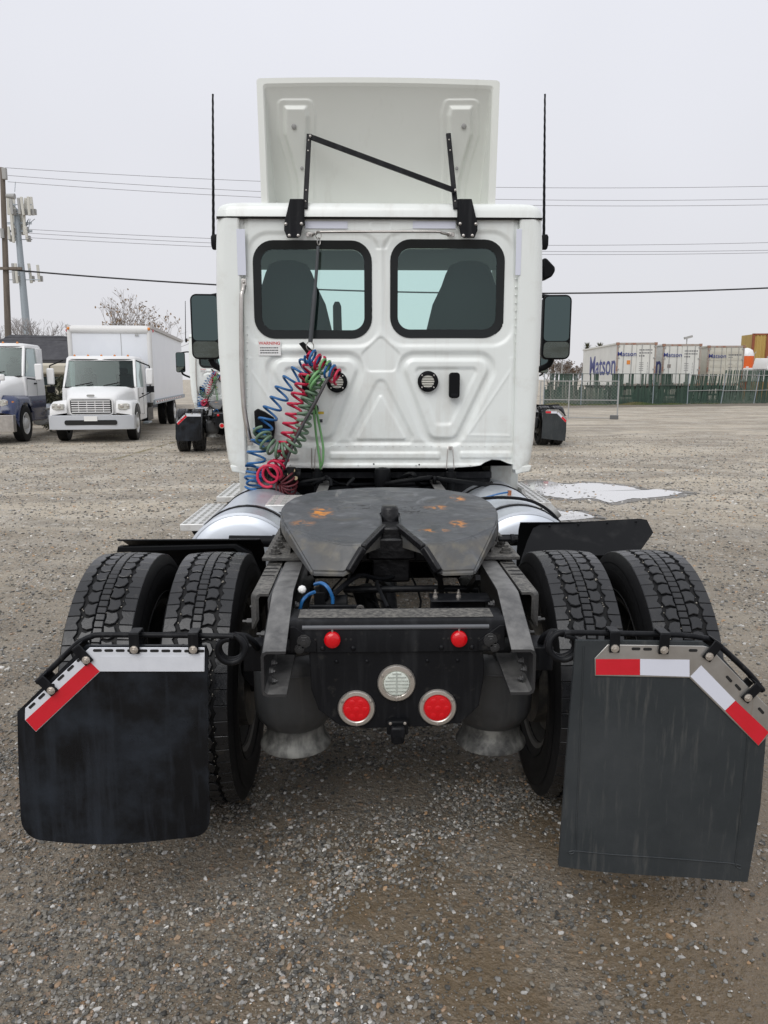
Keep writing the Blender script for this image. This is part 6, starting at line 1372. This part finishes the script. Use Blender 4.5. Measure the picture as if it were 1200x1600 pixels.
p = W(212, 600, 39.5); bare_tree((p.x, 39.5, 0), 6.2, 8, 'smaller bare tree with leaf clusters behind the right end of the cargo box', 2, .75, mat('orange_leaf', (.32, .23, .15), .8), .09, 6, .27)
p = W(72, 600, 50); bare_tree((p.x, 50, 0), 7.0, 21, 'bare tree with drooping twigs between the phone mast and the cargo box', 0, .62, None, .2, 7, .24)
p = W(22, 600, 52); bare_tree((p.x, 52, 0), 6.6, 33, 'bare tree behind the base of the utility pole', 0, .6, None, .18, 7, .24)
p = W(-12, 600, 51); bare_tree((p.x, 51, 0), 6.2, 35, 'bare tree cut by the left edge of the photo', 0, .6, None, .18, 6, .24)
for k, (px, hh, Y) in enumerate(((858, 4.6, 72), (872, 5.0, 75), (889, 4.6, 74), (902, 4.4, 78))):
    p = W(px, 600, Y); bare_tree((p.x, Y, 0), hh, 50 + k, ('brown scrubby tree just right of the near cab, behind the far fence', 'brown scrubby tree beside the thin lamp pole behind the fence', 'brown scrubby tree under the right mirror behind the fence', 'brown scrubby tree at the left end of the first container')[k], 3, .7, M_LEAFB, .12, 6, .2)
for px, nm in ((918, 'left one of two distant fan palms above the first container'), (937, 'right one of two distant fan palms above the first container')):
    Y = 150; top = W(px, 541, Y); t = empty('palm_tree', (top.x, Y, 0), nm, 'palm tree'); MB().cyl((0, 0, 0), (0, 0, top.z), .25, .2, 8).build('trunk', M_WOOD, t, org=(0, 0, 0)); rnd = random.Random(px); m = MB()
    for k in range(60):
        a = rnd.uniform(0, 6.28); e_ = rnd.uniform(-.9, 1.2); d = Vector((math.cos(a) * math.cos(e_), math.sin(a) * math.cos(e_), math.sin(e_))); q = Vector((0, 0, top.z)) + d * 1.25 + Vector((0, 0, -.3)); s_ = d.cross(Vector((0, 0, 1))).normalized() * .13; m.add([Vector((0, 0, top.z)), q - d * .8 + s_, q, q - d * .8 - s_], [(0, 1, 2, 3)])
    m.build('fronds', M_LEAFD, t, org=(0, 0, 0), fixn=False)
p = W(1097, 560, 110); 
m = MB(); 

# ================================================================== right side: containers, fence, gate
def container(x, y, rz, label, colour, big, door_text, side='smooth', length=12.2, bot=1.22, top=4.02, wd=2.44, orange=True):
    c = empty('shipping_container', (x, y, 0), label, 'container', rz, 'containers on trailers behind the fence'); O = (0, 0, 0); h = top - bot
    m = MB()
    if side == 'smooth': m.box(0.03, wd - .03, .05, length, bot, top - .04)
    b = m.build('box', colour, c, org=O)
    fr = mat('container_frame', (.36, .31, .27), .7, dirt=((.30, .13, .08), 1.5, .5, .6)) if orange else mat('frame_yellow', (.33, .15, .03), .7)
    for xx in (0, wd):
        MB().box(xx - .04, xx + .04, -.02, .12, bot, top).build('corner_post', fr, c, org=O); MB().box(xx - .04, xx + .04, .12, length, top - .10, top).build('top_rail', colour, c, org=O); MB().box(xx - .04, xx + .04, .12, length, bot - .02, bot + .14).build('bottom_rail', colour, c, org=O)
        for zz in (bot, top - .16): MB().box(xx - .09, xx + .09, -.05, .14, zz, zz + .17).build('corner_casting', mat('casting', (.30, .17, .12), .7), c, org=O)
    MB().box(.06, wd - .06, -.015, .10, top - .14, top - .01).build('header', fr, c, org=O); MB().box(.06, wd - .06, -.015, .10, bot, bot + .14).build('sill', fr, c, org=O)
    for k in range(2):
        xa = .07 + k * (wd / 2 - .05); xb = xa + wd / 2 - .09; d = MB().box(xa, xb, .0, .05, bot + .15, top - .15).build('door', colour, c, org=O)
        for f_ in (.28, .74): xx = xa + (xb - xa) * f_; MB().cyl((xx, -.03, bot + .1), (xx, -.03, top - .1), .022, n=6).build('lock_rod', M_GREY, d, org=O)
        for j in range(4): zz = bot + .35 + j * (h - .6) / 3; MB().box((xa if k == 0 else xb) - .07, (xa if k == 0 else xb) + .07, -.035, 0, zz - .04, zz + .04).build('hinge', M_GREY, d, org=O)
        if side == 'corr':
            for j in range(5): zz = bot + .35 + j * .46; MB().box(xa + .06, xb - .06, -.018, .0, zz, zz + .22).build('door_rib', colour, d, org=O, bevel=.015)
    txt = mat('navy_letters', (.02, .035, .20), .5)
    text_mesh('lettering', door_text, .40, txt, c, (.60, -.055, top - .74), (R(90), 0, 0), 1.05, bold=.002)
    dk = mat('grey_letters', (.12, .12, .13), .6); m = MB(); rnd = random.Random(x)
    for r_ in range(3):
        xx = 1.40
        while xx < (2.2 if r_ < 2 else 1.7): q = rnd.uniform(.05, .1); m.box(xx, xx + q, -.004, 0, top - .52 - r_ * .19, top - .43 - r_ * .19); xx += q + .035
    for r_ in range(5): m.box(1.42, 1.70, -.004, 0, bot + 1.0 + r_ * .12, bot + 1.03 + r_ * .12)
    for r_ in range(4): m.box(1.95, 1.97, -.004, 0, bot + .8 + r_ * .2, bot + .95 + r_ * .2)
    m.build('small_marks', dk, c, org=O)
    if big:
        text_mesh('lettering', big, 1.95, txt, c, (.022, 4.9 if side == 'smooth' else 5, bot + h * .48), (R(90), 0, R(-90)), 1.55, bold=.03)
    # chassis
    m = MB(); m.box(.5, .65, 0, length, .95, 1.2); m.box(wd - .65, wd - .5, 0, length, .95, 1.2); m.box(0, wd, -.05, .1, .5, .62); m.box(.3, .4, .0, .1, .55, 1.2); m.box(wd - .4, wd - .3, 0, .1, .55, 1.2); m.build('trailer_chassis', M_BLACK, c, org=O)
    for yy in (1.5, 2.8):
        for xx in (.28, wd - .28): far_wheel(xx, yy, .5, c, 1 if xx > 1 else -1, .5)
    return c
M_C1 = mat('container_white', (.70, .70, .66), .5, var=((.60, .60, .56), .8, .25), streak=((.45, .38, .30), 3, .62, .85)); M_C3 = mat('container_cream', (.60, .58, .50), .55, var=((.5, .48, .41), .8, .25), streak=((.42, .33, .24), 3, .6, .85))
def place(pxl, Y): return W(pxl, 600, Y).x
c1 = container(place(962.5, 51), 51, R(-5.2), 'white container nearest the truck with big navy side letters and orange door sticker', M_C1, 'Matson', 'Matson')
MB().box(.62, .84, -.016, -.004, 2.62, 2.88).build('orange_sticker', M_AMBER, c1, org=(0, 0, 0))
c2 = container(place(1034, 53), 53, R(-5.2), 'white container in the middle of the row with small brown door placard', M_C1, 'Matson', 'Matson')
MB().box(.30, .52, -.016, -.004, 2.42, 2.66).build('brown_placard', mat('placard', (.22, .19, .17), .6), c2, org=(0, 0, 0))
c3 = container(place(1104, 55.5), 55.5, R(-5.2), 'cream container with ribbed doors, rightmost of the three on trailers', M_C3, None, 'Matson', 'smooth')
for o in c3.children:
    if o.name.startswith('door'):
        pass
for k in range(2):
    xa = .07 + k * 1.17; d = [o for o in c3.children if o.name.startswith('door')][k]
    for j in range(5): zz = 1.22 + .35 + j * .46; MB().box(xa + .06, xa + 1.07, -.014, .0, zz, zz + .20).build('door_rib', mat('rib_cream', (.50, .475, .40), .6), d, org=(0, 0, 0), bevel=.012)
# yellow container standing high at the right edge
yc = empty('yellow_container', (place(1172, 62), 62, 0), 'tall yellow container with rust red corner posts at the right edge', 'container', R(-4)); O = (0, 0, 0); zt = W(1172, 521, 62).z
MY = mat('yellow_panel', (.42, .29, .08), .6, streak=((.30, .16, .05), 2.5, .5, .8)); MYR = mat('rust_post', (.24, .07, .03), .7)
m = MB(); n = 44; x0, x1 = 0.0, 12.0; pts = []
for k in range(n):
    xx = x0 + (x1 - x0) * k / n; w4 = (x1 - x0) / n; pts += [(xx, 0), (xx + w4 * .35, 0), (xx + w4 * .5, .05), (xx + w4 * .85, .05)]
m.prism(pts + [(x1, 2.4), (x0, 2.4)], 'z', zt - 2.6, zt - .05); m.build('corrugated_side', MY, yc, org=O)
for xx in (0, 1.1, 12): MB().box(xx - .09, xx + .09, -.03, .12, zt - 2.6, zt).build('post', MYR, yc, org=O)
MB().box(0, 12, -.03, .1, zt - .12, zt).build('top_rail', MYR, yc, org=O); MB().box(0, 12, -.03, .1, zt - 2.7, zt - 2.58).build('bottom_rail', MYR, yc, org=O)
MB().box(.2, 11.8, .2, 2.2, 0, zt - 2.7).build('lower_container', mat('lower_box', (.30, .17, .05), .7), yc, org=O)
# orange and white silo trailer, white pickup
sl = empty('cement_silo', (place(1167, 59), 59, 0), 'orange cement hopper with white domed top between the cream and yellow containers', 'hopper'); zt = W(1165, 543, 59).z; s_ = .42
m = MB(); m.lathe([(.02, zt), (.18, zt - .04), (.42, zt - .18), (.52, zt - .50), (.53, zt - .62)], (.1, .6, 0), 'z', 24); m.build('dome', M_WHITEB, sl, org=O, smooth=50)
m = MB(); m.lathe([(.53, zt - .62), (.54, zt - 1.9), (.50, zt - 2.1), (.36, 1.2), (.34, .9), (.02, .9)], (.1, .6, 0), 'z', 24); m.build('barrel', mat('orange_paint', (.68, .12, .02), .4), sl, org=O, smooth=50)
MB().box(-.15, .05, .04, .07, zt - 1.5, zt - 1.42).build('marking', M_PAPER, sl, org=O); MB().bar((.62, .5, zt - .5), (.78, .5, zt - .3), .04, .04).build('ladder_arm', M_GREY, sl, org=O); MB().box(.62, .68, .5, .55, .3, zt - .5).build('ladder', M_GREY, sl, org=O)
for xx in (-.2, .4): MB().box(xx - .05, xx + .05, .4, .8, 0, 1.0).build('leg', M_BLACK, sl, org=O)
pk = empty('white_pickup', (place(1213, 57), 57, 0), 'white pickup with roof lights behind the fence at the right edge', 'pickup', R(20)); zr = W(1195, 559, 57).z
m = MB(); rings = [[Vector((x, y, z)) for x, z in pr_] for y, pr_ in ((0, [(-1.0, zr - 1.35), (-1.0, zr - .65), (-.78, zr - .05), (.78, zr - .05), (1.0, zr - .65), (1.0, zr - 1.35)]), (1.4, [(-1.0, zr - 1.35), (-1.0, zr - .65), (-.78, zr), (.78, zr), (1.0, zr - .65), (1.0, zr - 1.35)]))]
m.loft(rings, True, True, True); m.build('cab', M_WHITEB, pk, org=O, bevel=.04); MB().box(-1.0, 1.0, -1.6, 4.2, zr - 1.75, zr - .72).build('body', M_WHITEB, pk, org=O, bevel=.08)
MB().add([(-.9, -.02, zr - .62), (.9, -.02, zr - .62), (.74, -.015, zr - .12), (-.74, -.015, zr - .12)], [(0, 1, 2, 3)]).build('windscreen', M_GLASSB, pk, org=O)
for s in (-1, 1):
    MB().add([(s * .985, .15, zr - .62), (s * .985, 1.25, zr - .62), (s * .80, 1.2, zr - .12), (s * .80, .2, zr - .12)], [(0, 1, 2, 3)]).build('side_window', M_GLASSB, pk, org=O)
    far_wheel(s * .85, -.9, .38, pk, s); far_wheel(s * .85, 3.0, .38, pk, s); MB().box(s * .8 - .12, s * .8 + .12, -1.63, -1.58, zr - 1.15, zr - .95).build('headlight', M_PAPER, pk, org=O)
MB().box(-.5, .5, .4, .6, zr, zr + .12).build('light_bar', M_GREY, pk, org=O, bevel=.02)
# floodlight pole
p = W(1073.5, 527, 90); m = MB(); m.cyl((0, 0, 0), (0, 0, p.z), .09, .06, 8); lo_ = m.build('light_pole', M_GREY, None, org=(0, 0, 0)); lo_.location = (p.x, 90, 0); tag(lo_, 'thin floodlight pole rising behind the middle container', 'light pole'); MB().obox((.15, 0, p.z), .9, .4, .25, Matrix.Rotation(R(-15), 3, 'Y')).build('lamp_head', M_GREY, lo_, org=O)
p = W(879, 554, 70); m = MB(); m.cyl((0, 0, 0), (0, 0, p.z), .07, .05, 8); lo_ = m.build('light_pole', M_GREY, None, org=(0, 0, 0)); lo_.location = (p.x, 70, 0); tag(lo_, 'thin bare pole among the scrubby trees right of the cab', 'light pole')

# chain-link fence threaded with green slats, sagging towards the right
F0, F1 = Vector((place(850, 48.5), 48.5, 0)), Vector((place(1230, 52.5), 52.5, 0)); d = F1 - F0; Lf = d.length; u_ = d / Lf
fe = empty('slatted_fence', F0, 'long chain-link fence threaded with ragged dark green slats in front of the containers', 'fence', math.atan2(d.y, d.x)); rnd = random.Random(9); FH = 2.0
npan = 7; MS = mat('green_slat', (.024, .060, .040), .6, var=((.045, .082, .06), 1.5, .25), streak=((.015, .03, .022), 4, .45, .7)); MS2 = mat('grey_green_slat', (.09, .12, .10), .7, var=((.05, .085, .06), 3, .2))
for pnl in range(npan):
    xa, xb = Lf * pnl / npan, Lf * (pnl + 1) / npan; m = MB(); lean0 = .0 if pnl < 4 else rnd.uniform(.12, .4)
    x = xa + .03
    while x < xb:
        ph = (x % 3.6); solid = 1.05 < ph < 1.9 if pnl < 4 else rnd.random() < .30
        top = FH - .02 if (solid or rnd.random() < .45) else rnd.uniform(1.0, 1.5); 
        if pnl >= npan - 2 and rnd.random() < .85: top = FH + .25
        ln = lean0 * rnd.uniform(.4, 1.3); z0 = rnd.uniform(.02, .08)
        m.add([(x, 0, z0), (x + .075, 0, z0), (x + .075 + ln * top * .5, rnd.uniform(-.03, .03), top), (x + ln * top * .5, rnd.uniform(-.03, .03), top), (x, .012, z0), (x + .075, .012, z0), (x + .075 + ln * top * .5, .012, top), (x + ln * top * .5, .012, top)], [(0, 1, 2, 3), (7, 6, 5, 4), (0, 3, 7, 4), (1, 5, 6, 2), (3, 2, 6, 7)])
        x += .092
    m.build('slats', MS if pnl < 4 else (MS2 if pnl == 5 else MS), fe, org=O, kind='stuff', fixn=False)
    m = MB(); lean = (0 if pnl < 5 else .25); m.cyl((xa, -.03, 0), (xa + lean, -.03, FH + .05), .032, n=8); m.build('post', M_GALV, fe, org=O)
    for z in (1.28, FH) if pnl < 4 else (.9, FH - .05 - rnd.random() * .1): MB().cyl((xa, -.05, z), (xb, -.05, z - (0 if pnl < 4 else rnd.uniform(-.1, .1))), .022, n=6).build('rail', M_GREY if pnl >= 4 else mat('dark_rail', (.10, .12, .11), .6), fe, org=O)
p = G(1063, 628); yp = MB(); yp.cyl((0, 0, 0), (.03, 0, 1.05), .07, n=10); o = yp.build('marker_post', mat('cream_post', (.50, .46, .30), .6), None, org=O, smooth=40); o.location = (p.x, p.y - 1.0, 0); tag(o, 'short cream marker post in the grass in front of the fence', 'post')
# grass strip along the fence and darker kerb line in front of it
m = MB(); rnd = random.Random(2)
for k in range(15000):
    t = rnd.random() ** 1.0; x = t * Lf * (.60 if rnd.random() < .9 else .95); off = -abs(rnd.gauss(0, .55)) - .05; h_ = rnd.uniform(.06, .26) * (.55 + .45 * math.sin(x * 1.7) * math.sin(x * .6 + 1)) * (1 if x < Lf * .62 else .6)
    p = F0 + u_ * x + Vector((0, off, 0)); a = rnd.uniform(0, 3.14); dx, dy = math.cos(a) * .03, math.sin(a) * .03; m.add([(p.x - dx, p.y - dy, 0), (p.x + dx, p.y + dy, 0), (p.x + rnd.gauss(0, .05), p.y, h_)], [(0, 1, 2)])
tag(m.build('grass_strip', M_LEAFG, None, fixn=False), 'thin green weeds growing along the foot of the slatted fence', 'grass', kind='stuff')
m = MB(); a, b_ = F0 + Vector((-2, -3.2, 0)), F1 + Vector((3, -1.8, 0)); n_ = 60; lo = []; hi = []
for k in range(n_ + 1): q = a + (b_ - a) * (k / n_); lo.append(Vector((q.x, q.y - .8 + .25 * math.sin(k * .7), .004))); hi.append(Vector((q.x, q.y + 1.9, .05)))
m.loft([lo, [(l + h) / 2 + Vector((0, 0, .02)) for l, h in zip(lo, hi)], hi, [h + Vector((0, 8, -.1)) for h in hi]], False); struct(m.build('earth_bank', mat('earth', (.20, .175, .14), .9, var=((.13, .11, .085), 1.3, .2), bump=(12, .6, .03)), smooth=60))
# free-standing wire gate in the yard
A_, B_ = Vector((place(845, 33.6), 33.6, 0)), Vector((place(967, 32.6), 32.6, 0)); d = B_ - A_; Lg = d.length
gt = empty('mesh_gate', A_, 'free-standing galvanised chain-link panel on a concrete foot in the open yard', 'gate panel', math.atan2(d.y, d.x))
for z in (.05, .80, 1.60): MB().cyl((0, 0, z), (Lg, 0, z), .017, n=8).build('rail', M_GREY, gt, org=O)
for x in (0, Lg * .375, Lg): MB().cyl((x, 0, 0), (x, 0, 1.62 if x < Lg else 1.62), .028, n=8).build('post', M_GREY, gt, org=O)
m = MB()
for k in range(int(-1.6 / .14), int(Lg / .14)):
    for s in (1, -1):
        x0, z0, x1, z1 = k * .14, 0, k * .14 + 1.6, 1.6
        if x0 < 0: z0 = -x0; x0 = 0
        if x1 > Lg: z1 -= x1 - Lg; x1 = Lg
        if z1 <= z0: continue
        if s < 0: z0, z1 = 1.6 - z0, 1.6 - z1
        m.bar((x0, 0, z0), (x1, 0, z1), .004, .004, (0, 1, 0))
m.build('wire_mesh', M_GREY, gt, org=O, kind='stuff', fixn=False)
MB().box(Lg - .30, Lg + .05, -.15, .15, 0, .17).build('foot_block', mat('concrete', (.12, .12, .12), .8), gt, org=O, bevel=.02)
